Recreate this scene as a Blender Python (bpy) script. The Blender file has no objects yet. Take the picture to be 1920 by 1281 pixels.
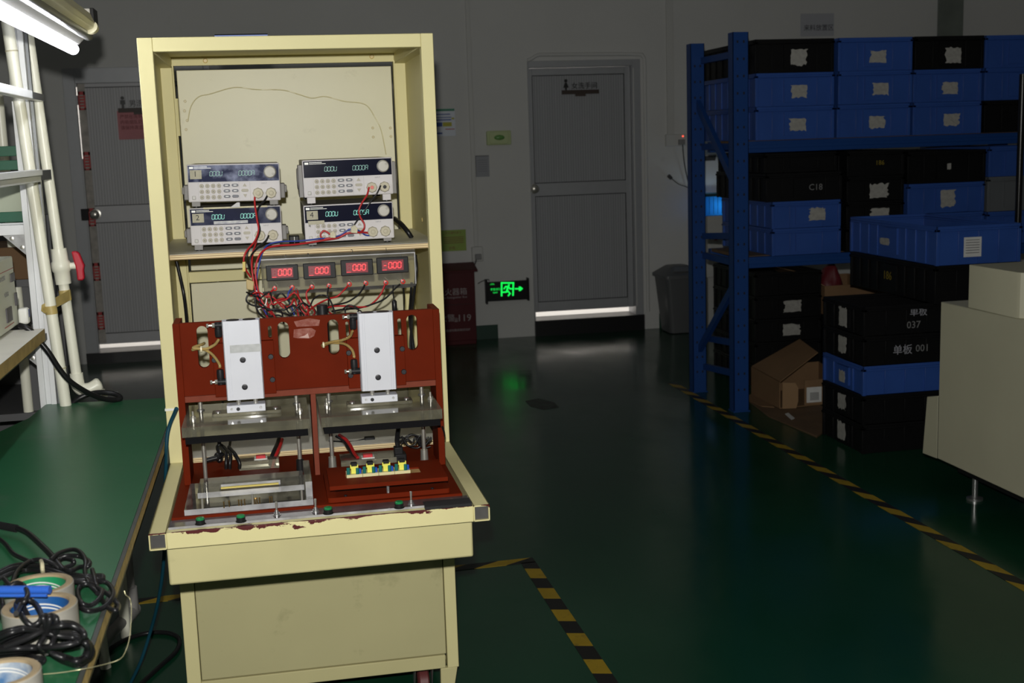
import bpy, bmesh, math, random
from mathutils import Vector, Matrix
random.seed(7)
SC = bpy.context.scene
COL = SC.collection

# ------------------------------------------------------------------ camera
FPX, CAM_H = 2323.15, 1.28
def _axes(yaw, pitch, roll):
    cy, sy, cp, sp = math.cos(yaw), math.sin(yaw), math.cos(pitch), math.sin(pitch)
    f = Vector((sy*cp, cy*cp, -sp)); r = Vector((cy, -sy, 0)); d = f.cross(r)
    cr, sr = math.cos(roll), math.sin(roll)
    return cr*r + sr*d, -sr*r + cr*d, f
AX_R, AX_D, AX_F = _axes(math.radians(10.84), math.radians(9.2096), math.radians(1.8715))
CAM_P = Vector((0, 0, CAM_H))
cam_d = bpy.data.cameras.new('camera'); cam = bpy.data.objects.new('camera', cam_d); COL.objects.link(cam)
cam_d.sensor_fit = 'HORIZONTAL'; cam_d.sensor_width = 36.0; cam_d.lens = 36.0*FPX/1920
cam_d.clip_start = 0.02; cam_d.clip_end = 60
m = Matrix.Identity(4)
for i in range(3):
    m[i][0], m[i][1], m[i][2] = AX_R[i], -AX_D[i], -AX_F[i]
m.translation = CAM_P
cam.matrix_world = m
cam_d.dof.use_dof = True; cam_d.dof.focus_distance = 2.62; cam_d.dof.aperture_fstop = 9.5
SC.camera = cam
SC.view_settings.view_transform = 'Standard'; SC.view_settings.look = 'None'
SC.view_settings.exposure = 0.0; SC.view_settings.gamma = 1.0; SC.view_settings.use_curve_mapping = False

# ------------------------------------------------------------------ world and main light
W = bpy.data.worlds.new('dim_hall'); SC.world = W; W.use_nodes = True
W.node_tree.nodes['Background'].inputs[0].default_value = (0.92, 1.0, 0.95, 1)
W.node_tree.nodes['Background'].inputs[1].default_value = 0.008
fl = bpy.data.lights.new('camera_flash', 'SPOT'); flo = bpy.data.objects.new('camera_flash', fl); COL.objects.link(flo)
fl.energy = 218; fl.color = (1.0, 0.985, 0.93); fl.shadow_soft_size = 0.013
fl.spot_size = math.radians(140); fl.spot_blend = 1.0
flo.location = (-0.012, 0.0, 1.372)
flo.rotation_euler = (Vector((0.02, 2.65, 1.31)) - flo.location).to_track_quat('-Z', 'Y').to_euler()

# ------------------------------------------------------------------ helpers
def at(px, py, X=None, Y=None, Z=None):
    """the point of a known real plane that is seen along a sight line"""
    d = AX_R*((px-960)/FPX) + AX_D*((py-640.5)/FPX) + AX_F
    if Y is not None: t = Y/d.y
    elif X is not None: t = X/d.x
    else: t = (Z-CAM_H)/d.z
    return CAM_P + d*t

MATS = {}
def mat(name, col, rough=0.5, metal=0.0, spec=0.5, var=0.0, vscale=8.0, bump=0.0, bscale=60.0, emit=None, estr=0.0, coat=0.0, col2=None):
    if name in MATS: return MATS[name]
    M = bpy.data.materials.new(name); M.use_nodes = True
    nt = M.node_tree; b = nt.nodes['Principled BSDF']
    b.inputs['Base Color'].default_value = (*col, 1); b.inputs['Roughness'].default_value = rough
    b.inputs['Metallic'].default_value = metal; b.inputs['Specular IOR Level'].default_value = spec
    b.inputs['Coat Weight'].default_value = coat
    if emit: b.inputs['Emission Color'].default_value = (*emit, 1); b.inputs['Emission Strength'].default_value = estr
    tc = nt.nodes.new('ShaderNodeTexCoord')
    if var > 0 or col2:
        n = nt.nodes.new('ShaderNodeTexNoise'); n.inputs['Scale'].default_value = vscale; n.inputs['Detail'].default_value = 6
        nt.links.new(tc.outputs['Object'], n.inputs['Vector'])
        r = nt.nodes.new('ShaderNodeValToRGB'); r.color_ramp.elements[0].position = 0.3; r.color_ramp.elements[1].position = 0.7
        a = col2 if col2 else tuple(max(0, c*(1-var)) for c in col)
        r.color_ramp.elements[0].color = (*a, 1); r.color_ramp.elements[1].color = (*col, 1)
        nt.links.new(n.outputs['Fac'], r.inputs['Fac']); nt.links.new(r.outputs['Color'], b.inputs['Base Color'])
    if bump > 0:
        n2 = nt.nodes.new('ShaderNodeTexNoise'); n2.inputs['Scale'].default_value = bscale; n2.inputs['Detail'].default_value = 4
        nt.links.new(tc.outputs['Object'], n2.inputs['Vector'])
        bp = nt.nodes.new('ShaderNodeBump'); bp.inputs['Strength'].default_value = bump; bp.inputs['Distance'].default_value = 0.002
        nt.links.new(n2.outputs['Fac'], bp.inputs['Height']); nt.links.new(bp.outputs['Normal'], b.inputs['Normal'])
    MATS[name] = M
    return M

def bsdf(M): return M.node_tree.nodes['Principled BSDF']

def acrylic(name, tint=(0.9, 0.9, 0.86), haze=0.12, rough=0.06, dcol=(0.55, 0.53, 0.47)):
    if name in MATS: return MATS[name]
    M = bpy.data.materials.new(name); M.use_nodes = True; nt = M.node_tree; nt.nodes.clear()
    o = nt.nodes.new('ShaderNodeOutputMaterial'); t = nt.nodes.new('ShaderNodeBsdfTransparent'); t.inputs[0].default_value = (*tint, 1)
    g = nt.nodes.new('ShaderNodeBsdfGlossy'); g.inputs['Roughness'].default_value = rough
    d = nt.nodes.new('ShaderNodeBsdfDiffuse'); d.inputs[0].default_value = (*dcol, 1)
    f = nt.nodes.new('ShaderNodeFresnel'); f.inputs[0].default_value = 1.49
    tc = nt.nodes.new('ShaderNodeTexCoord'); n = nt.nodes.new('ShaderNodeTexNoise'); n.inputs['Scale'].default_value = 25; n.inputs['Detail'].default_value = 8
    nt.links.new(tc.outputs['Object'], n.inputs['Vector'])
    mu = nt.nodes.new('ShaderNodeMath'); mu.operation = 'MULTIPLY'; mu.inputs[1].default_value = haze*2; nt.links.new(n.outputs['Fac'], mu.inputs[0])
    m1 = nt.nodes.new('ShaderNodeMixShader'); m2 = nt.nodes.new('ShaderNodeMixShader')
    nt.links.new(mu.outputs[0], m1.inputs[0]); nt.links.new(t.outputs[0], m1.inputs[1]); nt.links.new(d.outputs[0], m1.inputs[2])
    nt.links.new(f.outputs[0], m2.inputs[0]); nt.links.new(m1.outputs[0], m2.inputs[1]); nt.links.new(g.outputs[0], m2.inputs[2])
    nt.links.new(m2.outputs[0], o.inputs[0])
    MATS[name] = M
    return M

def catmull(pts, n=6):
    P = [Vector(p) for p in pts]
    if len(P) < 3: return P
    Q = [P[0]*2-P[1]] + P + [P[-1]*2-P[-2]]
    out = []
    for i in range(1, len(Q)-2):
        for k in range(n):
            t = k/n; a, b, c, d = Q[i-1], Q[i], Q[i+1], Q[i+2]
            out.append(0.5*((2*b) + (c-a)*t + (2*a-5*b+4*c-d)*t*t + (3*b-a-3*c+d)*t**3))
    out.append(P[-1])
    return out

class MB:
    """collects shapes into one mesh"""
    def __init__(s): s.v = []; s.f = []; s.mi = []
    def add(s, vs, fs, mi=0):
        o = len(s.v); s.v += [tuple(v) for v in vs]; s.f += [tuple(i+o for i in f) for f in fs]; s.mi += [mi]*len(fs); return s
    def box(s, x0, x1, y0, y1, z0, z1, mi=0, M=None):
        vs = [Vector(p) for p in ((x0,y0,z0),(x1,y0,z0),(x1,y1,z0),(x0,y1,z0),(x0,y0,z1),(x1,y0,z1),(x1,y1,z1),(x0,y1,z1))]
        if M: vs = [M @ v for v in vs]
        return s.add(vs, [(3,2,1,0),(4,5,6,7),(0,1,5,4),(1,2,6,5),(2,3,7,6),(3,0,4,7)], mi)
    def cyl(s, p0, p1, r, n=16, r2=None, mi=0, caps=True):
        p0, p1 = Vector(p0), Vector(p1); r2 = r if r2 is None else r2
        z = (p1-p0).normalized(); x = z.orthogonal().normalized(); y = z.cross(x)
        vs = []
        for p, q in ((p0, r), (p1, r2)):
            for i in range(n):
                a = 2*math.pi*i/n; vs.append(p + (x*math.cos(a)+y*math.sin(a))*q)
        fs = [(i, (i+1) % n, n+(i+1) % n, n+i) for i in range(n)]
        if caps: fs += [tuple(range(n-1, -1, -1)), tuple(range(n, 2*n))]
        return s.add(vs, fs, mi)
    def lathe(s, p0, axis, prof, n=24, mi=0, caps=True):
        """prof: (distance along axis, radius)"""
        p0 = Vector(p0); z = Vector(axis).normalized(); x = z.orthogonal().normalized(); y = z.cross(x); vs = []; fs = []
        for d, r in prof:
            for i in range(n):
                a = 2*math.pi*i/n; vs.append(p0 + z*d + (x*math.cos(a)+y*math.sin(a))*max(r, 1e-5))
        for k in range(len(prof)-1):
            for i in range(n):
                j = (i+1) % n; fs.append((k*n+i, k*n+j, (k+1)*n+j, (k+1)*n+i))
        if caps: fs.append(tuple(range(n-1, -1, -1))); fs.append(tuple(range((len(prof)-1)*n, len(prof)*n)))
        return s.add(vs, fs, mi)
    def tube(s, pts, r, n=8, sm=6, mi=0):
        P = catmull(pts, sm) if sm else [Vector(p) for p in pts]
        P = [p for i, p in enumerate(P) if i == 0 or (p-P[i-1]).length > 1e-6]
        t = (P[1]-P[0]).normalized(); x = t.orthogonal().normalized(); vs = []; fs = []
        for k, p in enumerate(P):
            t2 = (P[min(k+1, len(P)-1)] - P[max(k-1, 0)])
            if t2.length < 1e-9: t2 = t
            t2.normalize(); x = x - t2*x.dot(t2)
            if x.length < 1e-6: x = t2.orthogonal()
            x.normalize(); y = t2.cross(x); t = t2
            for i in range(n):
                a = 2*math.pi*i/n; vs.append(p + (x*math.cos(a)+y*math.sin(a))*r)
        for k in range(len(P)-1):
            for i in range(n):
                j = (i+1) % n; fs.append((k*n+i, k*n+j, (k+1)*n+j, (k+1)*n+i))
        fs.append(tuple(range(n-1, -1, -1))); fs.append(tuple(range((len(P)-1)*n, len(P)*n)))
        return s.add(vs, fs, mi)
    def prism(s, poly, axis, a, b, mi=0):
        """poly in the two other axes (x,y,z order), extruded along axis from a to b"""
        n = len(poly); vs = []
        for q in (a, b):
            for u, w in poly:
                vs.append({'x': (q, u, w), 'y': (u, q, w), 'z': (u, w, q)}[axis])
        fs = [tuple(range(n-1, -1, -1)), tuple(range(n, 2*n))] + [(i, (i+1) % n, n+(i+1) % n, n+i) for i in range(n)]
        return s.add(vs, fs, mi)
    def mesh(s, me, M=None, mi=0):
        M = M or Matrix.Identity(4)
        return s.add([M @ v.co for v in me.vertices], [tuple(p.vertices) for p in me.polygons], mi)
    def text(s, body, size, x, z, y, align='CENTER', depth=0.0006, mi=0, M=None, sx=1.0):
        """writing on a plane that faces -Y; M places that plane elsewhere"""
        me = text_mesh(body, size, align, depth)
        T = Matrix.Translation((x, y, z)) @ Matrix.Rotation(math.pi/2, 4, 'X') @ Matrix.Diagonal((sx, 1, 1, 1))
        return s.mesh(me, (M @ T) if M else T, mi)
    def seg7(s, txt, x, z, y, h, w, gap, t, mi=0, slant=0.08, depth=0.0006, M=None):
        """seven segment digits on a plane facing -Y, x,z = lower left"""
        S = {'0':'abcdef','1':'bc','2':'abged','3':'abgcd','4':'fgbc','5':'afgcd','6':'afgedc','7':'abc','8':'abcdefg','9':'abcdfg','-':'g','A':'abcefg','V':'bcdef','u':'cde'}
        cx = x
        for ch in txt:
            if ch == ' ': cx += w+gap; continue
            if ch == '.':
                u0 = cx-gap*0.85
                s._quad([(u0, 0), (u0+t, 0), (u0+t, t), (u0, t)], z, y, slant, depth, mi, M); continue
            k = t*0.5; g = t*0.12
            H = lambda v: [(cx+g, v), (cx+k+g, v+k), (cx+w-k-g, v+k), (cx+w-g, v), (cx+w-k-g, v-k), (cx+k+g, v-k)]
            Vv = lambda u, a, b: [(u, a+g), (u-k, a+k+g), (u-k, b-k-g), (u, b-g), (u+k, b-k-g), (u+k, a+k+g)]
            G = {'a': H(h), 'd': H(0), 'g': H(h/2), 'f': Vv(cx, h/2, h), 'b': Vv(cx+w, h/2, h), 'e': Vv(cx, 0, h/2), 'c': Vv(cx+w, 0, h/2)}
            for q in S[ch]: s._quad(G[q], z, y, slant, depth, mi, M)
            cx += w+gap
        return s
    def _quad(s, poly, z, y, slant, depth, mi, M):
        n = len(poly); pts = [(u+slant*v, v) for u, v in poly]
        vs = [Vector((u, y-depth, z+v)) for u, v in pts] + [Vector((u, y, z+v)) for u, v in pts]
        if M: vs = [M @ v for v in vs]
        s.add(vs, [tuple(range(n)), tuple(range(2*n-1, n-1, -1))] + [(i, n+i, n+(i+1) % n, (i+1) % n) for i in range(n)], mi)

_TXT = {}
def text_mesh(body, size, align, depth):
    k = (body, round(size, 5), align, depth)
    if k in _TXT: return _TXT[k]
    c = bpy.data.curves.new('lettering', 'FONT'); c.body = body; c.size = size; c.align_x = align; c.align_y = 'CENTER'
    c.extrude = depth/2; c.resolution_u = 2
    o = bpy.data.objects.new('lettering', c); COL.objects.link(o)
    me = bpy.data.meshes.new_from_object(o)
    bpy.data.objects.remove(o); _TXT[k] = me
    return me

def plate2d(outer, holes, t):
    """flat plate with real holes: returns a mesh in XY, thickness t centred on z=0"""
    c = bpy.data.curves.new('plate', 'CURVE'); c.dimensions = '2D'; c.fill_mode = 'BOTH'; c.extrude = t/2
    for loop in [outer]+holes:
        sp = c.splines.new('POLY'); sp.points.add(len(loop)-1); sp.use_cyclic_u = True
        for p, q in zip(sp.points, loop): p.co = (q[0], q[1], 0, 1)
    o = bpy.data.objects.new('plate', c); COL.objects.link(o)
    me = bpy.data.meshes.new_from_object(o); bpy.data.objects.remove(o)
    return me

def rrect(x0, x1, y0, y1, r, n=5):
    out = []
    for cx, cy, a0 in ((x1-r, y0+r, -90), (x1-r, y1-r, 0), (x0+r, y1-r, 90), (x0+r, y0+r, 180)):
        for k in range(n+1):
            a = math.radians(a0+90*k/n); out.append((cx+r*math.cos(a), cy+r*math.sin(a)))
    return out
ROTX = Matrix.Rotation(math.pi/2, 4, 'X')     # XY plate -> plane facing -Y

def root_of(o):
    while o.parent: o = o.parent
    return o
def build(mb, name, mats, parent=None, bevel=0.0, smooth=30, seg=2, label=None):
    me = bpy.data.meshes.new(name)
    org = root_of(parent).location if parent else Vector((0, 0, 0))
    if parent is None and mb.v:
        xs = [v[0] for v in mb.v]; ys = [v[1] for v in mb.v]; zs = [v[2] for v in mb.v]
        org = Vector(((min(xs)+max(xs))/2, (min(ys)+max(ys))/2, min(zs)))
    me.from_pydata([(v[0]-org.x, v[1]-org.y, v[2]-org.z) for v in mb.v], [], mb.f)
    if not isinstance(mats, (list, tuple)): mats = [mats]
    for M in mats: me.materials.append(M)
    for p, i in zip(me.polygons, mb.mi): p.material_index = i
    bm = bmesh.new(); bm.from_mesh(me); bmesh.ops.recalc_face_normals(bm, faces=bm.faces); bm.to_mesh(me); bm.free()
    if smooth:
        me.shade_smooth(); me.set_sharp_from_angle(angle=math.radians(smooth))
    o = bpy.data.objects.new(name, me); COL.objects.link(o)
    if parent: o.parent = parent
    else: o.location = org
    if bevel:
        b = o.modifiers.new('edge', 'BEVEL'); b.width = bevel; b.segments = seg; b.limit_method = 'ANGLE'; b.angle_limit = math.radians(40)
    if label: o['label'] = label
    return o
def sawn(o, M):
    """give the side faces of a clear sheet their frosted sawn look"""
    o.data.materials.append(M)
    for p in o.data.polygons:
        if abs(p.normal.z) < 0.5: p.material_index = 1
    return o
def tag(o, label, cat, group=None, kind=None):
    o['label'] = label; o['category'] = cat
    if group: o['group'] = group
    if kind: o['kind'] = kind
    return o
def thing(name, loc, label, cat, group=None):
    o = bpy.data.objects.new(name, None); o.empty_display_size = 0.05; COL.objects.link(o); o.location = loc
    return tag(o, label, cat, group)
def struct(mb, name, mats, parent=None, **k):
    o = build(mb, name, mats, parent, **k)
    if parent is None: o['kind'] = 'structure'
    return o
def dup(root, loc, rot=None, label=None, group=None):
    def cp(o, par):
        c = o.copy(); COL.objects.link(c); c.parent = par
        for ch in o.children: cp(ch, c)
        return c
    r = cp(root, None); r.location = loc
    if rot is not None: r.rotation_euler = rot
    if label: r['label'] = label
    if group: r['group'] = group
    return r
def one(mb, name, mats, label, cat, group=None, **k):
    return tag(build(mb, name, mats, None, **k), label, cat, group)

# ------------------------------------------------------------------ materials
def mix_wear(M, wearcol, scale, lo, hi):
    """irregular worn / dirty patches"""
    nt = M.node_tree; b = bsdf(M); tc = nt.nodes.new('ShaderNodeTexCoord')
    n = nt.nodes.new('ShaderNodeTexNoise'); n.inputs['Scale'].default_value = scale; n.inputs['Detail'].default_value = 9; n.inputs['Roughness'].default_value = 0.65
    nt.links.new(tc.outputs['Object'], n.inputs['Vector'])
    mr = nt.nodes.new('ShaderNodeMapRange'); mr.inputs['From Min'].default_value = lo; mr.inputs['From Max'].default_value = hi
    nt.links.new(n.outputs['Fac'], mr.inputs['Value'])
    mx = nt.nodes.new('ShaderNodeMix'); mx.data_type = 'RGBA'; mx.inputs[7].default_value = (*wearcol, 1)
    src = b.inputs['Base Color'].links[0].from_socket if b.inputs['Base Color'].links else None
    if src: nt.links.new(src, mx.inputs[6])
    else: mx.inputs[6].default_value = b.inputs['Base Color'].default_value
    nt.links.new(mr.outputs[0], mx.inputs[0]); nt.links.new(mx.outputs[2], b.inputs['Base Color'])
    return M
CREAM = mat('cream_paint', (0.69, 0.63, 0.33), 0.5, spec=0.25, var=0.06, vscale=5, bump=0.06, bscale=120)
CREAM_DOOR = mix_wear(mat('cream_paint_soiled', (0.60, 0.57, 0.39), 0.40, spec=0.4, var=0.10, vscale=3, bump=0.05, bscale=90), (0.36, 0.33, 0.20), 9, 0.60, 0.80)
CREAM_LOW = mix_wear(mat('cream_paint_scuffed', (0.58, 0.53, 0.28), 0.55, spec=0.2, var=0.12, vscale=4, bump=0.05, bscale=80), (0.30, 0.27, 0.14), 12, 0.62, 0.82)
BLACKP = mat('black_plastic', (0.012, 0.012, 0.013), 0.45, spec=0.2, bump=0.05)
BLACKR = mat('black_rubber', (0.010, 0.010, 0.011), 0.33, spec=0.35)
BLACKX = mat('black_crate_plastic', (0.005, 0.005, 0.0055), 0.5, spec=0.22)
BAKE = mat('red_bakelite', (0.132, 0.0140, 0.0035), 0.55, spec=0.03, var=0.18, vscale=14, bump=0.04)
BAKE_E = mat('red_bakelite_cut_edge', (0.20, 0.050, 0.030), 0.6, spec=0.06, var=0.15, vscale=60)
ALU = mat('anodised_aluminium', (0.60, 0.61, 0.66), 0.55, metal=0.15, spec=0.3, var=0.03, vscale=30)
STEEL = mat('polished_steel', (0.66, 0.64, 0.58), 0.28, metal=0.8)
ZINC = mat('zinc_steel', (0.55, 0.55, 0.55), 0.32, metal=0.9)
BRASS = mat('brass', (0.70, 0.48, 0.18), 0.3, metal=1.0)
CLEAR = acrylic('clear_acrylic', (0.94, 0.94, 0.91), 0.10)
CLEARH = acrylic('hazy_acrylic', (0.75, 0.74, 0.65), 0.36, 0.1, (0.36, 0.34, 0.255))
FROST = acrylic('sawn_acrylic_edge', (0.85, 0.85, 0.85), 0.36, 0.3, (0.85, 0.85, 0.88))
FROSTH = acrylic('sawn_plate_edge', (0.75, 0.74, 0.66), 0.20, 0.3, (0.34, 0.32, 0.22))
WHITEP = mat('white_paper', (0.72, 0.72, 0.70), 0.7, var=0.12, vscale=40)
WHITE = mat('white_plastic', (0.76, 0.76, 0.72), 0.4)
REDW = mat('red_wire_sheath', (0.40, 0.012, 0.014), 0.4)
BLUEW = mat('blue_wire_sheath', (0.02, 0.05, 0.30), 0.4)
PVC = mat('cream_pvc', (0.84, 0.83, 0.70), 0.35, var=0.04, vscale=10)
BLUEST = mat('blue_painted_steel', (0.010, 0.052, 0.215), 0.45, spec=0.3, bump=0.04)
BLUEC = mat('blue_crate_plastic', (0.033, 0.095, 0.37), 0.38, spec=0.4, var=0.15, vscale=6)
# ================================================================== ROOM
def wall_mat():
    M = mat('white_limewash', (0.65, 0.65, 0.635), 0.75, var=0.07, vscale=1.6, bump=0.35, bscale=7)
    return mix_wear(M, (0.40, 0.38, 0.33), 2.2, 0.66, 0.85)
WALLM = wall_mat()
def floor_mat():
    M = mat('green_epoxy_floor', (0.009, 0.062, 0.030), 0.16, spec=0.30, col2=(0.006, 0.045, 0.021), vscale=1.3)
    nt = M.node_tree; b = bsdf(M); tc = nt.nodes.new('ShaderNodeTexCoord')
    n = nt.nodes.new('ShaderNodeTexNoise'); n.inputs['Scale'].default_value = 3.5; n.inputs['Detail'].default_value = 8
    mp = nt.nodes.new('ShaderNodeMapping'); mp.inputs['Scale'].default_value = (1, 0.6, 1)
    nt.links.new(tc.outputs['Object'], mp.inputs[0]); nt.links.new(mp.outputs[0], n.inputs['Vector'])
    r = nt.nodes.new('ShaderNodeMapRange'); r.inputs['From Min'].default_value = 0.3; r.inputs['From Max'].default_value = 0.75
    r.inputs['To Min'].default_value = 0.12; r.inputs['To Max'].default_value = 0.28
    nt.links.new(n.outputs['Fac'], r.inputs['Value']); nt.links.new(r.outputs[0], b.inputs['Roughness'])
    n3 = nt.nodes.new('ShaderNodeTexNoise'); n3.inputs['Scale'].default_value = 9
    nt.links.new(tc.outputs['Object'], n3.inputs['Vector'])
    bp = nt.nodes.new('ShaderNodeBump'); bp.inputs['Strength'].default_value = 0.05; bp.inputs['Distance'].default_value = 0.01
    nt.links.new(n3.outputs['Fac'], bp.inputs['Height']); nt.links.new(bp.outputs['Normal'], b.inputs['Normal'])
    return M
RX0, RX1, RY0, WY, RZ = -3.2, 6.2, -2.6, 7.92, 3.0
TH = 0.16
struct(MB().box(RX0, RX1, RY0, WY+0.001, -0.1, 0), 'floor', floor_mat(), smooth=0)
struct(MB().box(RX0-TH, RX1+TH, RY0-TH, WY+TH, RZ, RZ+0.1), 'ceiling', mat('ceiling_paint', (0.55, 0.55, 0.54), 0.8, var=0.05, vscale=2), smooth=0)
D1 = (-1.160, -0.300, 1.790); D2 = (1.672, 2.420, 1.776)
w = MB()
w.box(RX0-TH, D1[0], WY, WY+TH, -0.1, RZ); w.box(D1[1], D2[0], WY, WY+TH, -0.1, RZ); w.box(D2[1], RX1+TH, WY, WY+TH, -0.1, RZ)
w.box(D1[0], D1[1], WY, WY+TH, D1[2], RZ); w.box(D2[0], D2[1], WY, WY+TH, D2[2], RZ)
struct(w, 'wall_back', WALLM, smooth=0)
struct(MB().box(RX0-TH, RX0, RY0, WY, -0.1, RZ), 'wall_left', WALLM, smooth=0)
struct(MB().box(RX1, RX1+TH, RY0, WY, -0.1, RZ), 'wall_right', WALLM, smooth=0)
struct(MB().box(RX0-TH, RX1+TH, RY0-TH, RY0, -0.1, RZ), 'wall_front', WALLM, smooth=0)
# shallow plaster pier at the back wall, painted grey-green, right of the notice
struct(MB().box(4.525, 4.70, WY-0.03, WY, 0, RZ), 'trim_1', mat('grey_green_pier', (0.22, 0.25, 0.22), 0.6, var=0.35, vscale=5), smooth=0)
# rough plaster reveal round the right-hand door head
e = MB(); pts = [(2.452, 7.915, 0.12)] + [(2.452, 7.915, z) for z in (0.5, 1.2, 1.72)] + [(2.44, 7.915, 1.79), (2.40, 7.915, 1.806), (2.1, 7.915, 1.812), (1.80, 7.915, 1.815), (1.74, 7.915, 1.812), (1.70, 7.915, 1.79), (1.675, 7.915, 1.782)]
e.tube(pts, 0.012, 8, 5)
struct(e, 'trim_2', WALLM, smooth=60)
GREENP = mat('green_skirting_paint', (0.010, 0.055, 0.035), 0.5, var=0.3, vscale=6)
struct(MB().box(1.20, 1.425, WY-0.004, WY, 0, 0.092), 'baseboard_back', GREENP, smooth=0)
struct(MB().box(2.53, 2.75, WY-0.004, WY, 0, 0.10), 'baseboard_back_2', GREENP, smooth=0)

# lit washrooms behind the two doors: light leaks out through the gaps
TILE = mat('white_wall_tile', (0.75, 0.74, 0.72), 0.3)
for i, (x0, x1, zt) in enumerate((D1, D2)):
    r = MB(); zf = 0.07 if i == 0 else 0.105
    r.box(x0-0.35, x1+0.35, WY+TH, WY+1.5, zf-0.1, zf)
    r.box(x0-0.45, x0-0.35, WY+TH, WY+1.5, zf-0.1, 2.3); r.box(x1+0.35, x1+0.45, WY+TH, WY+1.5, zf-0.1, 2.3)
    r.box(x0-0.45, x1+0.45, WY+1.5, WY+1.6, zf-0.1, 2.3); r.box(x0-0.45, x1+0.45, WY+TH, WY+1.6, 2.3, 2.4)
    struct(r, 'wall_washroom_%d' % (i+1), TILE, smooth=0)
    l = bpy.data.lights.new('washroom_ceiling_light', 'AREA'); l.energy = 26 if i else 22; l.size = 0.6; l.color = (1, 0.95, 0.9)
    lo = bpy.data.objects.new('washroom_ceiling_light', l); COL.objects.link(lo); lo.location = ((x0+x1)/2, WY+0.8, 2.25)
    # dark stone sill
    struct(MB().box(x0, x1, WY-0.03, WY+TH, 0, zf-0.002), 'trim_%d' % (3+i), mat('black_stone_sill', (0.012, 0.012, 0.013), 0.35), smooth=0)

# ------------------------------------------------------------------ doors
def ribbed(name, col):
    M = mat(name, col, 0.45); nt = M.node_tree; b = bsdf(M); tc = nt.nodes.new('ShaderNodeTexCoord')
    sx = nt.nodes.new('ShaderNodeSeparateXYZ'); nt.links.new(tc.outputs['Object'], sx.inputs[0])
    cx = nt.nodes.new('ShaderNodeCombineXYZ'); nt.links.new(sx.outputs[0], cx.inputs[0])
    wv = nt.nodes.new('ShaderNodeTexWave'); wv.bands_direction = 'X'; wv.inputs['Scale'].default_value = 19; wv.inputs['Distortion'].default_value = 0.0
    nt.links.new(cx.outputs[0], wv.inputs['Vector'])
    n = nt.nodes.new('ShaderNodeTexNoise'); n.inputs['Scale'].default_value = 30; nt.links.new(cx.outputs[0], n.inputs['Vector'])
    ad = nt.nodes.new('ShaderNodeMath'); ad.operation = 'MULTIPLY'; nt.links.new(wv.outputs['Fac'], ad.inputs[0]); nt.links.new(n.outputs['Fac'], ad.inputs[1])
    r = nt.nodes.new('ShaderNodeValToRGB'); r.color_ramp.elements[0].color = (*[c*0.76 for c in col], 1); r.color_ramp.elements[1].color = (*col, 1)
    r.color_ramp.elements[0].position = 0.05; r.color_ramp.elements[1].position = 0.5
    nt.links.new(ad.outputs[0], r.inputs['Fac']); nt.links.new(r.outputs['Color'], b.inputs['Base Color'])
    bp = nt.nodes.new('ShaderNodeBump'); bp.inputs['Strength'].default_value = 0.10; bp.inputs['Distance'].default_value = 0.003
    nt.links.new(wv.outputs['Fac'], bp.inputs['Height']); nt.links.new(bp.outputs['Normal'], b.inputs['Normal'])
    return M
RIB = ribbed('ribbed_grey_door_panel', (0.40, 0.41, 0.43))
RIB1 = ribbed('ribbed_door_panel_lit', (0.56, 0.56, 0.58))  # left door: brighter copy of the grey panel, extra light put into colour
GALU1 = mat('aluminium_frame_lit', (0.54, 0.54, 0.56), 0.45, metal=0.1, var=0.05, vscale=20)  # left door frame: raised grey carries the extra light too
GALU = mat('grey_aluminium_frame', (0.42, 0.43, 0.45), 0.4, metal=0.2, var=0.05, vscale=20)
def door(n, x0, x1, zb, zt, knob_x, knob_z, midz, jl, jr, jt):
    root = bpy.data.objects.new('door_%d' % n, None); COL.objects.link(root); root.location = ((x0+x1)/2, WY+0.03, zb); root['kind'] = 'structure'
    f = MB(); st = 0.055; yf = WY+0.035
    f.box(x0, x0+st*0.5, yf, yf+0.035, zb, zt); f.box(x1-st*0.7, x1, yf, yf+0.035, zb, zt)
    xa, xb = x0+st*0.5, x1-st*0.7
    f.box(xa, xb, yf+0.001, yf+0.034, zt-0.045, zt); f.box(xa, xb, yf+0.001, yf+0.034, zb, zb+0.065); f.box(xa, xb, yf+0.001, yf+0.034, midz[0], midz[1])
    build(f, 'door_frame', GALU if n == 2 else GALU1, root, bevel=0.002)
    build(MB().box(x0+st*0.45, x1-st*0.6, yf+0.006, yf+0.03, zb+0.05, zt-0.03), 'door_panel', RIB if n == 2 else RIB1, root)
    for za, zb_ in ((zb+0.065, midz[0]), (midz[1], zt-0.045)):
        sq = MB(); sq.box(xa, xb, yf+0.0045, yf+0.007, za, za+0.004).box(xa, xb, yf+0.0045, yf+0.007, zb_-0.004, zb_).box(xa, xa+0.004, yf+0.0045, yf+0.007, za+0.004, zb_-0.004).box(xb-0.004, xb, yf+0.0045, yf+0.007, za+0.004, zb_-0.004)
        build(sq, 'panel_gap_shade', BLACKR, root)  # black strips drawn in for the shaded gaps round each panel
    k = MB(); kp = (knob_x, yf, knob_z)
    k.lathe(kp, (0, -1, 0), [(0, 0.032), (0.006, 0.032), (0.009, 0.014), (0.028, 0.013), (0.034, 0.022), (0.045, 0.029), (0.058, 0.028), (0.066, 0.020), (0.068, 0.004)], 24)
    build(k, 'door_knob', STEEL, root, smooth=50)
    fr = MB()
    fr.box(jl[0], jl[1], WY-0.012, WY+(0.022 if n == 1 else TH), zb-0.05, jt[1]); fr.box(jr[0], jr[1], WY-0.012, WY+TH, zb-0.05, jt[1]); fr.box(jl[1], jr[0], WY-0.012, WY+TH, jt[0], jt[1])
    build(fr, 'door_casing', GALU, root, bevel=0.002)
    return root
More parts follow.
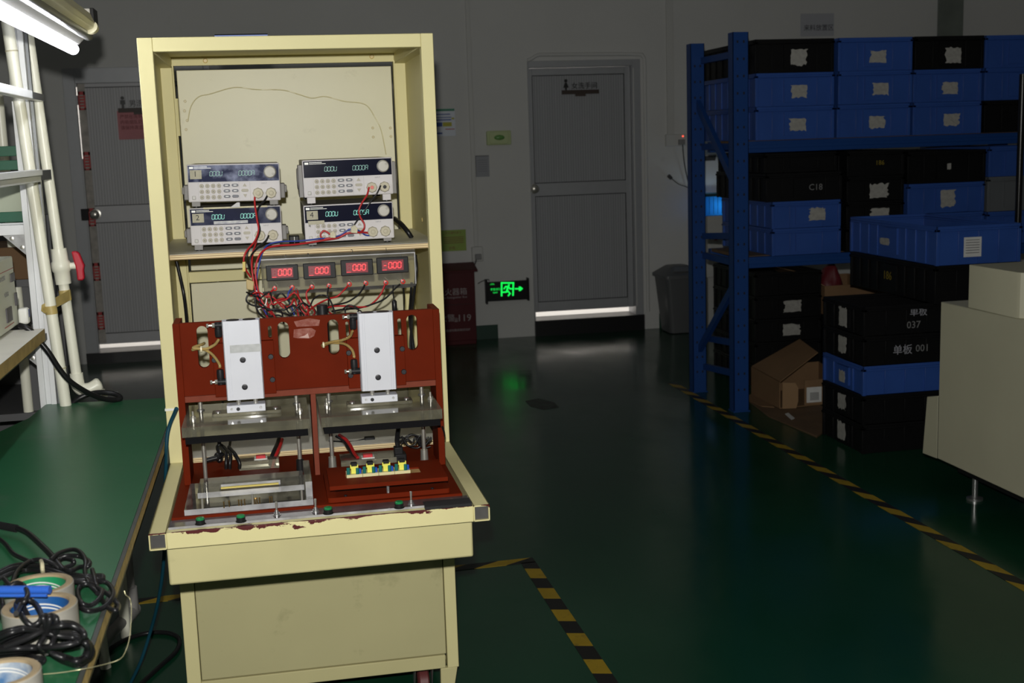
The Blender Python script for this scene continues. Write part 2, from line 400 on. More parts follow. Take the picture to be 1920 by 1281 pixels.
d2 = door(2, 1.682, 2.364, 0.152, 1.733, 1.697, 0.966, (0.915, 0.998), (1.672, 1.680), (2.366, 2.420), (1.735, 1.776))
fl_ = MB().box(2.369, 2.375, WY-0.016, WY-0.011, 0.16, 1.72); build(fl_, 'edge_trim', mat('pale_door_edge', (0.62, 0.62, 0.60), 0.4), d2)
d1 = door(1, -1.0885, -0.345, 0.112, 1.724, -1.042, 0.917, (0.865, 0.965), (-1.160, -1.0905), (-0.34, -0.300), (1.700, 1.790))
build(MB().box(-1.118, -1.075, WY-0.03, WY-0.012, 0.885, 0.955), 'latch_plate', BLACKP, d1, bevel=0.002)
q = MB().box(-1.0905, -1.0835, WY-0.012, WY+0.03, 0.06, 1.255).box(-1.0905, -1.0835, WY-0.012, WY+0.03, 1.575, 1.63).box(-1.0905, -1.0835, WY-0.012, WY+0.03, 1.68, 1.70)
build(q, 'gap_blocker', GALU, d1)  # pieces added to block the door gap, so light leaks only between them
# red and white measuring tape strip stuck down the left door edge
s = MB(); s.box(-1.0865, -1.043, WY+0.032, WY+0.0349, 0.12, 1.70, 0)
for z in (1.60, 1.24, 0.90, 0.565, 0.26):
    s.box(-1.0845, -1.0765, WY+0.0312, WY+0.032, z-0.055, z+0.055, 1); s.box(-1.0535, -1.0445, WY+0.0312, WY+0.032, z-0.055, z+0.055, 1)
    s.box(-1.0845, -1.0445, WY+0.0312, WY+0.032, z+0.035, z+0.055, 1); s.box(-1.0845, -1.0445, WY+0.0312, WY+0.032, z-0.055, z-0.045, 1)
    for q in (-0.03, -0.012, 0.006, 0.022): s.box(-1.0765, -1.0535, WY+0.0312, WY+0.032, z+q-0.005, z+q+0.005, 1)
one(s, 'warning_tape', [mat('dirty_white_tape', (0.56, 0.52, 0.47), 0.6, var=0.4, vscale=20), mat('red_tape_print', (0.60, 0.04, 0.04), 0.5, var=0.3, vscale=40)],
    'red and white printed tape stuck down the edge of the left grey door', 'tape', smooth=0)

def door_sign(x, z, body, sub, label, fig):
    y = WY+0.035
    t = thing('washroom_sign', (x, y, z-0.05), label, 'sign')
    build(MB().box(x-0.125, x+0.125, y-0.006, y, z-0.048, z-0.022), 'sign_bar', mat('dark_brown_sign', (0.045, 0.028, 0.02), 0.5), t, bevel=0.001)
    DK = mat('black_sign_letters', (0.012, 0.012, 0.012), 0.4)
    g = MB(); fx = x-0.095
    g.lathe((fx, y-0.004, z+0.038), (0, 1, 0), [(0, 0.011), (0.004, 0.011)], 14)
    if fig == 'w': g.prism([(fx-0.006, z+0.026), (fx+0.006, z+0.026), (fx+0.018, z-0.006), (fx+0.006, z-0.006), (fx+0.005, z-0.022), (fx-0.005, z-0.022), (fx-0.006, z-0.006), (fx-0.018, z-0.006)], 'y', y-0.004, y)
    else: g.prism([(fx-0.014, z+0.026), (fx+0.014, z+0.026), (fx+0.014, z-0.0), (fx+0.008, z-0.0), (fx+0.008, z-0.022), (fx-0.008, z-0.022), (fx-0.008, z-0.0), (fx-0.014, z-0.0)], 'y', y-0.004, y)
    build(g, 'figure', DK, t)
    build(MB().text(body, 0.044, x+0.028, z+0.002, y-0.003, depth=0.005), 'lettering', DK, t, smooth=0)
    build(MB().box(x-0.035, x+0.035, y-0.005, y, z-0.062, z-0.048).text(sub, 0.012, x, z-0.055, y-0.0055, depth=0.001), 'plaque', mat('brown_sign_plaque', (0.06, 0.04, 0.03), 0.5), t, smooth=0)
door_sign(2.028, 1.612, '女洗手间', 'TOILET', 'dark lettered washroom sign with woman figure on the right grey door', 'w')
door_sign(-0.735, 1.572, '男洗手间', 'TOILET', 'dark lettered washroom sign with man figure on the left grey door', 'm')
y = WY+0.034
pn = thing('paper_notice', (-0.72, y, 1.362), 'pink paper notice stuck below the sign on the left grey door', 'notice')
build(MB().box(-0.868, -0.58, y-0.001, y, 1.362, 1.534), 'sheet', mat('pink_paper', (0.62, 0.25, 0.27), 0.7, var=0.1, vscale=20), pn)
for i, b in enumerate(('严禁在洗手间', '内吸烟乱扔', '请保持清洁卫生')): build(MB().text(b, 0.026, -0.853, 1.497-0.033*i, y-0.0015, 'LEFT', 0.0006), 'lettering', mat('faded_red_ink', (0.22, 0.05, 0.06), 0.7), pn, smooth=0)

# ------------------------------------------------------------------ things on the back wall
def paper(name, x0, x1, z0, z1, M, label, cat, rows, parent_y=WY):
    y = parent_y-0.0005
    t = thing(name, ((x0+x1)/2, y, z0), label, cat)
    build(MB().box(x0, x1, y-0.0015, y, z0, z1), 'sheet', M, t, smooth=0)
    for nm, Mm, rects, texts in rows:
        g = MB()
        for a, b, c, d in rects: g.box(a, b, y-0.0024, y-0.0016, c, d)
        if g.v: build(g, nm, Mm, t, smooth=0)
        for s_, sz, xx, zz in texts: build(MB().text(s_, sz, xx, zz, y-0.002, 'LEFT', 0.0006), 'lettering', Mm, t, smooth=0)
    return t
INK = mat('dark_ink', (0.03, 0.03, 0.04), 0.6)
paper('safety_poster', 1.02, 1.195, 1.322, 1.493, mat('poster_white', (0.68, 0.72, 0.80), 0.5), 'small white poster with green header and blue rows on wall', 'poster', [
    ('header', mat('poster_green', (0.02, 0.22, 0.12), 0.5), [(1.022, 1.193, 1.478, 1.492)], []),
    ('printed_row', mat('poster_blue', (0.03, 0.09, 0.35), 0.5), [(1.03, 1.165, 1.455, 1.461), (1.03, 1.17, 1.436, 1.441), (1.03, 1.17, 1.42, 1.427), (1.03, 1.112, 1.382, 1.408), (1.07, 1.11, 1.335, 1.345)], []),
    ('printed_block', mat('poster_yellow', (0.45, 0.42, 0.02), 0.5), [(1.115, 1.172, 1.382, 1.408), (1.172, 1.19, 1.425, 1.436)], []),
    ('printed_line', mat('poster_red', (0.40, 0.04, 0.05), 0.5), [(1.13, 1.19, 1.362, 1.367)], [])])
paper('paper_notice', 1.316, 1.405, 1.056, 1.192, mat('grey_sheet', (0.30, 0.31, 0.34), 0.4), 'grey laminated sheet on the wall beside the plastic trunking', 'notice', [
    ('sheet_border', mat('grey_sheet_border', (0.12, 0.12, 0.13), 0.4), [(1.316, 1.405, 1.186, 1.192), (1.316, 1.320, 1.056, 1.192)], []),
    ('printed_line', mat('grey_sheet_ink', (0.22, 0.23, 0.25), 0.5), [(1.33, 1.39, 1.16-0.014*i, 1.164-0.014*i) for i in range(6)], [])])
paper('paper_notice', 1.06, 1.236, 0.588, 0.724, mat('yellow_green_card', (0.30, 0.42, 0.08), 0.6, var=0.1, vscale=20), 'yellow-green printed card on the wall above the red fire box', 'notice', [
    ('lettering', mat('card_red_ink', (0.25, 0.10, 0.04), 0.6), [(1.09, 1.22, 0.675-0.012*i, 0.679-0.012*i) for i in range(4)], [('灭火器检查卡', 0.018, 1.10, 0.705), ('合格', 0.022, 1.12, 0.607)])])
paper('area_notice', 3.535, 3.772, 1.90, 2.048, mat('white_sheet', (0.46, 0.47, 0.51), 0.5), 'white area notice sheet high on the wall above the crate rack', 'notice', [
    ('lettering', INK, [], [('来料放置区', 0.043, 3.556, 1.953)])])
# emergency light box
g = thing('alarm_box', (1.47, WY, 1.255), 'pale green ribbed alarm box on the wall left of the right door', 'alarm')
GB = mat('pale_green_plastic', (0.50, 0.58, 0.30), 0.45)
build(MB().prism(rrect(1.391, 1.548, 1.255, 1.345, 0.008), 'y', WY-0.035, WY), 'housing', GB, g, bevel=0.004)
build(MB().prism(rrect(1.405, 1.534, 1.262, 1.338, 0.02), 'y', WY-0.040, WY-0.034), 'cover', GB, g, bevel=0.003)
lens = MB()
lens.v += []; 
prof = [(0, 0.022), (0.006, 0.021), (0.011, 0.016), (0.014, 0.004)]
lens.lathe((0, 0, 0), (0, -1, 0), prof, 24)
lens.v = [(1.47+v[0]*1.55, WY-0.040+v[1], 1.302+v[2]*0.75) for v in lens.v]
build(lens, 'lens', mat('green_lens', (0.16, 0.36, 0.10), 0.3), g, smooth=50)
# trunking and sockets
TR = mat('white_trunking', (0.58, 0.58, 0.56), 0.5)
def socket(x0, x1, z0, z1, label, led=False):
    t = thing('wall_socket', ((x0+x1)/2, WY, z0), label, 'socket')
    build(MB().box(x0, x1, WY-0.03, WY, z0, z1), 'face_plate', TR, t, bevel=0.004)
    xm = x1-0.035; zm = z0+(z1-z0)*0.36
    build(MB().box(xm-0.02, xm+0.02, WY-0.055, WY-0.03, zm-0.02, zm+0.015), 'plug', mat('grey_plug', (0.25, 0.25, 0.25), 0.5), t, bevel=0.003)
    if led: build(MB().lathe((2.700, WY-0.03, 1.272), (0, -1, 0), [(0, 0.005), (0.003, 0.004)], 12), 'indicator_lamp', mat('red_indicator', (0.4, 0.02, 0.01), 0.4, emit=(1, 0.08, 0.04), estr=2.5), t)
    return t
one(MB().box(1.286, 1.312, WY-0.016, WY, 0.612, RZ), 'cable_trunking', TR, 'white plastic cable trunking running down the wall near the alarm box', 'trunking', bevel=0.002)
one(MB().box(2.600, 2.645, WY-0.018, WY, 1.288, RZ), 'cable_trunking', TR, 'white plastic cable trunking running down the wall right of the right door', 'trunking', bevel=0.002)
socket(1.268, 1.340, 0.515, 0.610, 'white wall socket with plug above the green exit sign')
socket(2.585, 2.722, 1.209, 1.286, 'white wide wall socket with red indicator beside the blue rack', True)
DKW = mat('dark_cable_sheath', (0.06, 0.06, 0.06), 0.5)
one(MB().tube([at(893, 487, Y=7.88), at(890, 496, Y=7.885), at(884, 502, Y=7.9)], 0.004), 'loose_cable', DKW, 'dark cord dropping from the socket behind the red fire box', 'cord')
one(MB().tube([(2.69, 7.87, 1.225), at(1283, 305, Y=7.89), at(1290, 340, Y=7.9), at(1297, 368, Y=7.9), at(1310, 420, Y=7.9)], 0.004), 'loose_cable', DKW, 'thin cord hanging from the wide socket behind the rack', 'cord')
pc = MB().tube([at(1256, 332, Y=7.9), at(1272, 345, Y=7.895), at(1286, 350, Y=7.895), at(1297, 356, Y=7.895)], 0.003)
pc.cyl(at(1253, 329, Y=7.9), at(1259, 335, Y=7.9), 0.012, 10)
one(pc, 'loose_cable', DKW, 'loose lead end with small plug lying against the wall', 'cord')

# ------------------------------------------------------------------ exit sign
ex = thing('exit_sign', (1.49, WY, 0.245), 'lit green running man exit sign with arrow low on wall', 'exit sign')
ys = WY-0.045
build(MB().box(1.356, 1.626, ys, WY-0.004, 0.252, 0.376), 'housing', BLACKP, ex, bevel=0.003)
build(MB().box(1.347, 1.358, ys-0.004, WY-0.0, 0.235, 0.395).box(1.624, 1.634, ys-0.004, WY-0.0, 0.243, 0.392), 'end_bracket', BLACKP, ex, bevel=0.002)
GE = mat('green_sign_light', (0.01, 0.3, 0.05), 0.4, emit=(0.006, 0.95, 0.10), estr=0.95)
GE2 = mat('green_sign_light_dim', (0.01, 0.2, 0.05), 0.4, emit=(0.004, 0.5, 0.04), estr=0.55)
pxs = lambda u, v: at(890+u/16.0, 510+v/16.0, Y=ys)
def strokes(L, r):
    g = MB()
    for l in L:
        P = [pxs(*q) for q in l]
        for a, b in zip(P, P[1:]):
            d = (b-a).normalized(); nrm = Vector((-d.z, 0, d.x))*r
            q = [a-nrm-d*r*0.7, b-nrm+d*r*0.7, b+nrm+d*r*0.7, a+nrm-d*r*0.7]
            g.prism([(v.x, v.z) for v in q], 'y', ys-0.0015, ys)
    return g
build(strokes([[(808, 715), (808, 330), (1160, 330), (1150, 700)]], 0.0055), 'doorway_symbol', GE, ex)
mg = strokes([[(985, 470), (955, 600), (830, 610)], [(985, 560), (1060, 650), (1010, 712)], [(880, 505), (930, 440), (1010, 440), (1060, 505), (1150, 505)], [(1000, 450), (970, 580)]], 0.0048)
c = pxs(1025, 395); mg.cyl((c.x, ys-0.0015, c.z), (c.x, ys, c.z), 0.0068, 16)
build(mg, 'running_man_symbol', GE, ex)
ar = strokes([[(1220, 505), (1360, 505)]], 0.005); c = [pxs(*q) for q in ((1325, 435), (1385, 440), (1450, 500), (1385, 565), (1325, 575))]
ar.prism([(v.x, v.z) for v in c], 'y', ys-0.0015, ys); build(ar, 'arrow_symbol', GE, ex)
c = pxs(620, 525); c2 = pxs(620, 625); c3 = pxs(530, 372)
build(MB().text('安全出口', 0.017, c.x, c.z, ys-0.001, depth=0.001, sx=0.95), 'lettering', GE, ex, smooth=0)
build(MB().text('EXIT', 0.0135, c2.x, c2.z, ys-0.001, depth=0.001, sx=1.1), 'lettering', GE, ex, smooth=0)
build(MB().prism([(c3.x-0.017, c3.z-0.004), (c3.x+0.017, c3.z-0.004), (c3.x+0.009, c3.z+0.006), (c3.x-0.009, c3.z+0.006)], 'y', ys-0.001, ys), 'emblem', GE2, ex)
one(MB().tube([at(917, 527, Y=7.88), at(915, 524, Y=7.9), at(905, 527, Y=7.9), at(896, 532, Y=7.9)], 0.003), 'loose_cable', DKW, 'short thin cord running from the exit sign towards the fire box', 'cord')

# ------------------------------------------------------------------ fire extinguisher box
FR = mat('red_painted_steel', (0.075, 0.005, 0.008), 0.5, spec=0.25, var=0.1, vscale=10)
fb = thing('fire_extinguisher_box', (1.02, 7.75, 0), 'dark red fire extinguisher box standing against the back wall', 'fire box')
x0, x1, y0, y1 = 0.80, 1.253, 7.735, 7.90
build(MB().box(x0, x1, y0, y1, 0.03, 0.475).box(x0, x1, y0+0.02, y1-0.01, 0.0, 0.03), 'body', FR, fb, bevel=0.002)
build(MB().prism([(y0-0.015, 0.468), (y1, 0.480), (y1, 0.505), (y1-0.02, 0.515), (y0-0.015, 0.480)], 'x', x0-0.01, x1+0.02), 'lid', FR, fb, bevel=0.002)
build(MB().box(x0+0.02, x1-0.02, y0-0.004, y0, 0.262, 0.265), 'front_seam', mat('dark_red_gap', (0.03, 0.004, 0.004), 0.6), fb)
WL = mat('white_stencil', (0.34, 0.30, 0.30), 0.6)
l = MB()
for body, size, u, v in (('灭火器箱', 0.0485, 876, 547), ('Fire Extinguisher Box', 0.0190, 876, 556.5), ('119', 0.062, 884, 596), ('火警', 0.050, 853, 597), ('☎', 0.026, 860, 600), ('消防设施请勿挪用保持完好', 0.0175, 882, 618)):
    p = at(u, v, Y=y0-0.001); build(MB().text(body, size, p.x, p.z, y0-0.001, 'RIGHT', depth=0.001), 'lettering', WL, fb, smooth=0)
# ================================================================== TEST BENCH CABINET
def chip_mat():
    M = mat('cream_paint_chipped', (0.69, 0.63, 0.33), 0.5, spec=0.25, var=0.06, vscale=6, bump=0.08, bscale=60)
    nt = M.node_tree; b = bsdf(M); tc = nt.nodes.new('ShaderNodeTexCoord'); sx = nt.nodes.new('ShaderNodeSeparateXYZ')
    nt.links.new(tc.outputs['Object'], sx.inputs[0])
    n = nt.nodes.new('ShaderNodeTexNoise'); n.inputs['Scale'].default_value = 26; n.inputs['Detail'].default_value = 8; n.inputs['Roughness'].default_value = 0.62
    mp = nt.nodes.new('ShaderNodeMapping'); mp.inputs['Scale'].default_value = (0.55, 1, 1.0); nt.links.new(tc.outputs['Object'], mp.inputs[0]); nt.links.new(mp.outputs[0], n.inputs['Vector'])
    def mth(op, a, bb):
        q = nt.nodes.new('ShaderNodeMath'); q.operation = op
        for i, v in enumerate((a, bb)):
            if isinstance(v, (int, float)): q.inputs[i].default_value = v
            else: nt.links.new(v, q.inputs[i])
        return q.outputs[0]
    dz = mth('ABSOLUTE', mth('SUBTRACT', sx.outputs[2], 0.626), 0.0)          # distance from the worn top edge
    dy = mth('MAXIMUM', mth('SUBTRACT', sx.outputs[1], -0.4995), 0.0)           # and from the front edge
    d = mth('ADD', dz, mth('MULTIPLY', dy, 0.7))
    n2 = nt.nodes.new('ShaderNodeTexNoise'); n2.inputs['Scale'].default_value = 6.5; n2.inputs['Detail'].default_value = 2; nt.links.new(mp.outputs[0], n2.inputs['Vector'])
    thr = mth('SUBTRACT', mth('ADD', mth('MULTIPLY', d, 17.0), 0.755), mth('MULTIPLY', n2.outputs['Fac'], 0.55))
    edge = mth('ADD', mth('ABSOLUTE', mth('SUBTRACT', sx.outputs[2], 0.6277), 0.0), dy)
    mask = mth('MAXIMUM', mth('GREATER_THAN', n.outputs['Fac'], thr), mth('GREATER_THAN', n.outputs['Fac'], mth('ADD', mth('MULTIPLY', edge, 85.0), 0.41)))
    mx = nt.nodes.new('ShaderNodeMix'); mx.data_type = 'RGBA'; mx.inputs[7].default_value = (0.085, 0.012, 0.012, 1)
    nt.links.new(b.inputs['Base Color'].links[0].from_socket, mx.inputs[6]); nt.links.new(mask, mx.inputs[0]); nt.links.new(mx.outputs[2], b.inputs['Base Color'])
    return M
CHIP = chip_mat()
def ply_mat():
    M = mat('plywood_edge', (0.55, 0.40, 0.20), 0.6); nt = M.node_tree; b = bsdf(M); tc = nt.nodes.new('ShaderNodeTexCoord')
    sx = nt.nodes.new('ShaderNodeSeparateXYZ'); nt.links.new(tc.outputs['Object'], sx.inputs[0])
    n = nt.nodes.new('ShaderNodeTexNoise'); n.inputs['Scale'].default_value = 14; nt.links.new(tc.outputs['Object'], n.inputs['Vector'])
    a = nt.nodes.new('ShaderNodeMath'); a.operation = 'MULTIPLY_ADD'; a.inputs[1].default_value = 0.0016; nt.links.new(n.outputs['Fac'], a.inputs[0]); nt.links.new(sx.outputs[2], a.inputs[2])
    s = nt.nodes.new('ShaderNodeMath'); s.operation = 'MULTIPLY'; s.inputs[1].default_value = 2*math.pi/0.0042; nt.links.new(a.outputs[0], s.inputs[0])
    q = nt.nodes.new('ShaderNodeMath'); q.operation = 'SINE'; nt.links.new(s.outputs[0], q.inputs[0])
    r = nt.nodes.new('ShaderNodeValToRGB'); r.color_ramp.elements[0].position = 0.2; r.color_ramp.elements[0].color = (0.34, 0.22, 0.10, 1); r.color_ramp.elements[1].position = 0.6; r.color_ramp.elements[1].color = (0.74, 0.60, 0.34, 1)
    m2 = nt.nodes.new('ShaderNodeMapRange'); m2.inputs['From Min'].default_value = -1; nt.links.new(q.outputs[0], m2.inputs['Value']); nt.links.new(m2.outputs[0], r.inputs['Fac'])
    nt.links.new(r.outputs['Color'], b.inputs['Base Color']); return M
PLY = ply_mat()
PLYTOP = mix_wear(mat('grey_shelf_laminate', (0.66, 0.64, 0.56), 0.5, var=0.12, vscale=9), (0.42, 0.40, 0.35), 14, 0.55, 0.8)
CX0, CX1 = -0.240, 0.360
cab = thing('test_bench_cabinet', (0.06, 2.65, 0), 'tall cream steel test cabinet with open top bay and tray', 'cabinet')
T = 0.030
def tube_open(mb, x0, x1, y0, y1, z0, z1, t=0.0025):
    mb.box(x0, x1, y0, y1, z0, z0+t); mb.box(x0, x1, y0, y1, z1-t, z1); mb.box(x0, x0+t, y0, y1, z0, z1); mb.box(x1-t, x1, y0, y1, z0, z1)
f = MB()
f.box(CX0, CX0+T, 2.65, 2.65+T, 0.10, 1.508); f.box(CX1-T+0.004, CX1, 2.65, 2.65+T, 0.10, 1.508)
f.box(CX0+T, CX1-T+0.004, 2.6503, 2.65+T, 1.480, 1.508)
build(f, 'front_frame', CREAM, cab, bevel=0.0015)
f = MB(); YR = 3.17
f.box(CX0, CX0+T, YR, YR+T, 0.10, 1.508); f.box(CX1-T, CX1, YR, YR+T, 0.10, 1.508)
f.box(CX0+T, CX1-T, YR, YR+T, 1.486, 1.508); f.box(CX0+T, CX1-T, YR+0.004, YR+T, 0.955, 0.982)
f.box(CX0+T, CX1-T, YR, YR+T, 0.10, 0.13)
build(f, 'rear_frame', CREAM, cab, bevel=0.0015)
for x in (CX0, CX1-T): build(MB().box(x, x+T, 2.68, YR, 1.480, 1.508), 'top_side_rail', CREAM, cab, bevel=0.0015)
f = MB(); f.box(CX0+T, CX1-T, 2.68, YR, 1.5055, 1.5075); build(f, 'top_sheet', CREAM, cab)
for x in (CX0+0.001, CX1-0.003): build(MB().box(x, x+0.002, 2.68, YR, 0.13, 1.480), 'side_sheet', CREAM, cab)
# inner flanges of the rear frame
f = MB(); f.box(-0.209, -0.206, YR-0.008, YR+0.02, 0.13, 1.486).box(0.327, 0.330, YR-0.008, YR+0.02, 0.13, 1.486).box(CX0+T, CX1-T, YR-0.006, YR, 1.4845, 1.4875)
build(f, 'rear_flange', CREAM, cab)
bp = build(MB().box(-0.2005, 0.3225, YR+0.008, YR+0.026, 0.985, 1.4745), 'back_panel', CREAM_DOOR, cab, bevel=0.0015)
bm_ = MB()                                                          # runs of paint and rivets on the back panel
P = [at(u, v, Y=YR+0.0075) for u, v in ((352, 228), (358, 200), (372, 182), (395, 176), (440, 164), (480, 168), (530, 169), (560, 177), (585, 184), (610, 181), (645, 190), (675, 193), (690, 200), (703, 220), (715, 245), (724, 290))]
bm_.tube([Vector((p.x, p.y+0.0006, p.z)) for p in P], 0.0014, 6, 6)
build(bm_, 'paint_run', mat('cream_paint_run', (0.64, 0.59, 0.37), 0.3), bp, smooth=60)
rv = MB()
for u, v in ((347, 190), (346, 208), (351, 226), (349, 243), (699, 240), (700, 257), (732, 240), (733, 256)):
    c = at(u, v, Y=YR+0.008); rv.lathe(c, (0, -1, 0), [(0, 0.0035), (0.001, 0.003)], 10)
build(rv, 'rivet', mat('cream_rivet', (0.45, 0.38, 0.18), 0.4), bp)
for u, v in ((385, 114), (697, 106)): c = at(u, v, Y=YR); build(MB().lathe((c.x, YR, c.z), (0, -1, 0), [(0, 0.006), (0.0015, 0.004)], 12), 'weld_spot', mat('yellowed_weld', (0.60, 0.46, 0.18), 0.4), cab)
c = at(768, 413, Y=2.95); build(MB().lathe((CX1-0.003, 2.95, c.z), (-1, 0, 0), [(0, 0.006), (0.002, 0.004)], 12), 'weld_spot', mat('yellowed_weld', (0.60, 0.46, 0.18), 0.4), cab)
hg = MB(); a = at(331, 185, Y=YR); b_ = at(337, 255, Y=YR)
hg.cyl((-0.2045, YR, b_.z), (-0.2045, YR, a.z), 0.004, 12); build(hg, 'hinge', CREAM, bp)
build(MB().box(-0.203, 0.325, YR+0.004, YR+0.012, 0.13, 0.953), 'lower_back_panel', CREAM_DOOR, cab, bevel=0.001)
# shelf boards
def board(x0, x1, y0, y1, z0, z1, name):
    b = MB(); b.box(x0, x1, y0, y1, z0, z1-0.0005, 0); b.box(x0, x1, y0, y1, z1-0.0005, z1, 1)
    return build(b, name, [PLY, PLYTOP], cab)
sh = board(-0.237, 0.357, 2.6805, 3.165, 1.0555, 1.0665, 'plywood_shelf')
g = MB()
for (u, v, s_) in ((535, 481, '4'), (578, 479, '3'), (660, 472, '2'), (724, 469, '1')):
    c = at(u, v, Y=2.68); g.text(s_, 0.012, c.x, c.z, 2.6800, depth=0.0005)
build(g, 'pencil_marks', mat('black_marker', (0.01, 0.01, 0.01), 0.6), sh, smooth=0)
board(-0.209, 0.333, 2.660, 3.165, 0.6215, 0.6330, 'lower_plywood_shelf')
# tray of square tube, front ends left open
for x in (CX0, CX1-T):
    f = MB(); tube_open(f, x, x+T, 2.147, 2.6495, 0.598, 0.628); build(f, 'tray_side_tube', CHIP, cab, bevel=0.0008)
f = MB().box(CX0+T, CX1-T, 2.1475, 2.177, 0.598, 0.6278); build(f, 'tray_front_tube', CHIP, cab, bevel=0.0015)
for x0 in (CX0, CX1-T): build(MB().box(x0+0.0026, x0+T-0.0026, 2.153, 2.155, 0.6006, 0.6254), 'tube_mouth_shade', mat('grey_bare_tube', (0.065, 0.062, 0.06), 0.6, var=0.4, vscale=40), cab)  # plug plates in the bare tube ends, dark for the shaded hollow
build(MB().box(CX0+T, CX1-T, 2.177, 2.6495, 0.600, 0.604), 'tray_floor', CREAM, cab)
build(MB().box(-0.2135, 0.3305, 2.170, 2.6495, 0.524, 0.5975), 'apron_box', CREAM_LOW, cab, bevel=0.004)
# worn black tape on the right of the tray front
tp = MB(); a = at(795, 951, Z=0.628); tp.box(a.x, 0.328, 2.1495, 2.1860, 0.6326, 0.6332).box(a.x, 0.328, 2.1495, 2.1628, 0.6279, 0.6326)
build(tp, 'black_tape_strip', mat('black_grip_tape', (0.012, 0.012, 0.013), 0.8, bump=0.5, bscale=300), cab)
# lower body
f = MB(); f.box(CX0, CX0+0.027, 2.65, 3.2, 0.10, 0.60); 
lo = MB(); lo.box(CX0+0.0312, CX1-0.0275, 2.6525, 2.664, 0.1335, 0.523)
build(MB().box(CX0+0.028, CX1-0.024, 2.666, 2.668, 0.125, 0.53), 'gap_shade_sheet', mat('dark_gap_shade', (0.02, 0.02, 0.015), 0.8), cab)  # black sheet put behind the door so its gaps read as shade
ld = build(lo, 'lower_door', mix_wear(mat('cream_door_darker_soiled', (0.50, 0.46, 0.25), 0.55, spec=0.2, var=0.10, vscale=3, bump=0.05, bscale=80), (0.27, 0.25, 0.13), 8, 0.58, 0.80), cab, bevel=0.002)  # darker base cream for this door, dirt patches over it
build(MB().box(CX0+T, CX1-T, 2.6505, 2.68, 0.10, 0.1315), 'bottom_rail', CREAM_LOW, cab, bevel=0.002)
build(MB().box(CX0+0.002, CX1-0.002, 2.69, 3.17, 0.104, 0.112), 'bottom_sheet', CREAM_LOW, cab)
def caster(x, y):
    c = MB(); c.box(x-0.035, x+0.035, y-0.035, y+0.035, 0.0935, 0.0995)
    c.prism([(y-0.02, 0.0935), (y+0.02, 0.0935), (y+0.03, 0.035), (y+0.010, 0.03)], 'x', x-0.022, x-0.019); c.prism([(y-0.02, 0.0935), (y+0.02, 0.0935), (y+0.03, 0.035), (y+0.010, 0.03)], 'x', x+0.019, x+0.022)
    o = build(c, 'caster', ZINC, cab, bevel=0.001)
    wl = MB().lathe((x-0.014, y+0.018, 0.036), (1, 0, 0), [(0, 0.010), (0.001, 0.030), (0.005, 0.0345), (0.023, 0.0345), (0.027, 0.030), (0.028, 0.010)], 24)
    build(wl, 'caster_wheel', mat('maroon_wheel', (0.13, 0.03, 0.03), 0.5), o, smooth=40)
for x, y in ((0.285, 2.715), (-0.165, 2.715), (0.285, 3.12), (-0.165, 3.12)): caster(x, y)
build(MB().prism([(0.318, 0.0995), (0.357, 0.0995), (0.339, 0.0), (0.316, 0.0)], 'y', 2.652, 2.668), 'support_foot', CREAM_LOW, cab, bevel=0.002)
# blue folder lying on the cabinet roof
fo = thing('document_folder', (-0.02, 2.87, 1.508), 'blue folder lying flat on top of the cream cabinet', 'folder')
build(MB().box(-0.090, 0.02, 2.75, 3.02, 1.5085, 1.5112).box(-0.090, 0.02, 2.75, 3.02, 1.5190, 1.5210).box(-0.090, 0.02, 3.015, 3.02, 1.5085, 1.521).box(-0.090, 0.02, 2.750, 2.7520, 1.5085, 1.521), 'cover', BLUEC, fo)
build(MB().box(-0.088, 0.018, 2.7525, 3.012, 1.5112, 1.5190), 'pages', WHITEP, fo)

# ================================================================== PRESS FIXTURE
fx = thing('press_fixture', (0.06, 2.42, 0.604), 'red bakelite twin press fixture with two aluminium air cylinders', 'press')
build(MB().box(-0.2045, 0.319, 2.205, 2.600, 0.604, 0.637), 'base_plate', BAKE, fx, bevel=0.0012)
for x0, x1 in ((-0.195, -0.182), (0.3055, 0.3185)):
    build(MB().box(x0, x1, 2.42, 2.51, 0.637, 0.955), 'side_panel', BAKE, fx, bevel=0.001)
build(MB().box(0.057, 0.067, 2.4185, 2.51, 0.637, 0.801), 'centre_panel', BAKE_E, fx, bevel=0.001)
holes = []
def slot(x0, x1, z0, z1, r=None): holes.append(rrect(x0, x1, z0, z1, (r or (x1-x0)/2)*0.999, 6))
slot(-0.1515, -0.1305, 0.866, 0.948); slot(0.0015, 0.0230, 0.875, 0.947); slot(0.0975, 0.1190, 0.876, 0.946); slot(0.2525, 0.2740, 0.875, 0.946)
slot(-0.0168, -0.0098, 0.917, 0.9405); slot(0.1328, 0.1392, 0.910, 0.940); slot(0.2348, 0.2425, 0.9035, 0.940)
me = plate2d([(-0.182, 0.813), (0.3055, 0.813), (0.3055, 0.955), (-0.182, 0.955)], holes, 0.012)
cp = MB().mesh(me, Matrix.Translation((0, 2.43, 0)) @ ROTX)
cpo = build(cp, 'cross_plate', BAKE, fx)
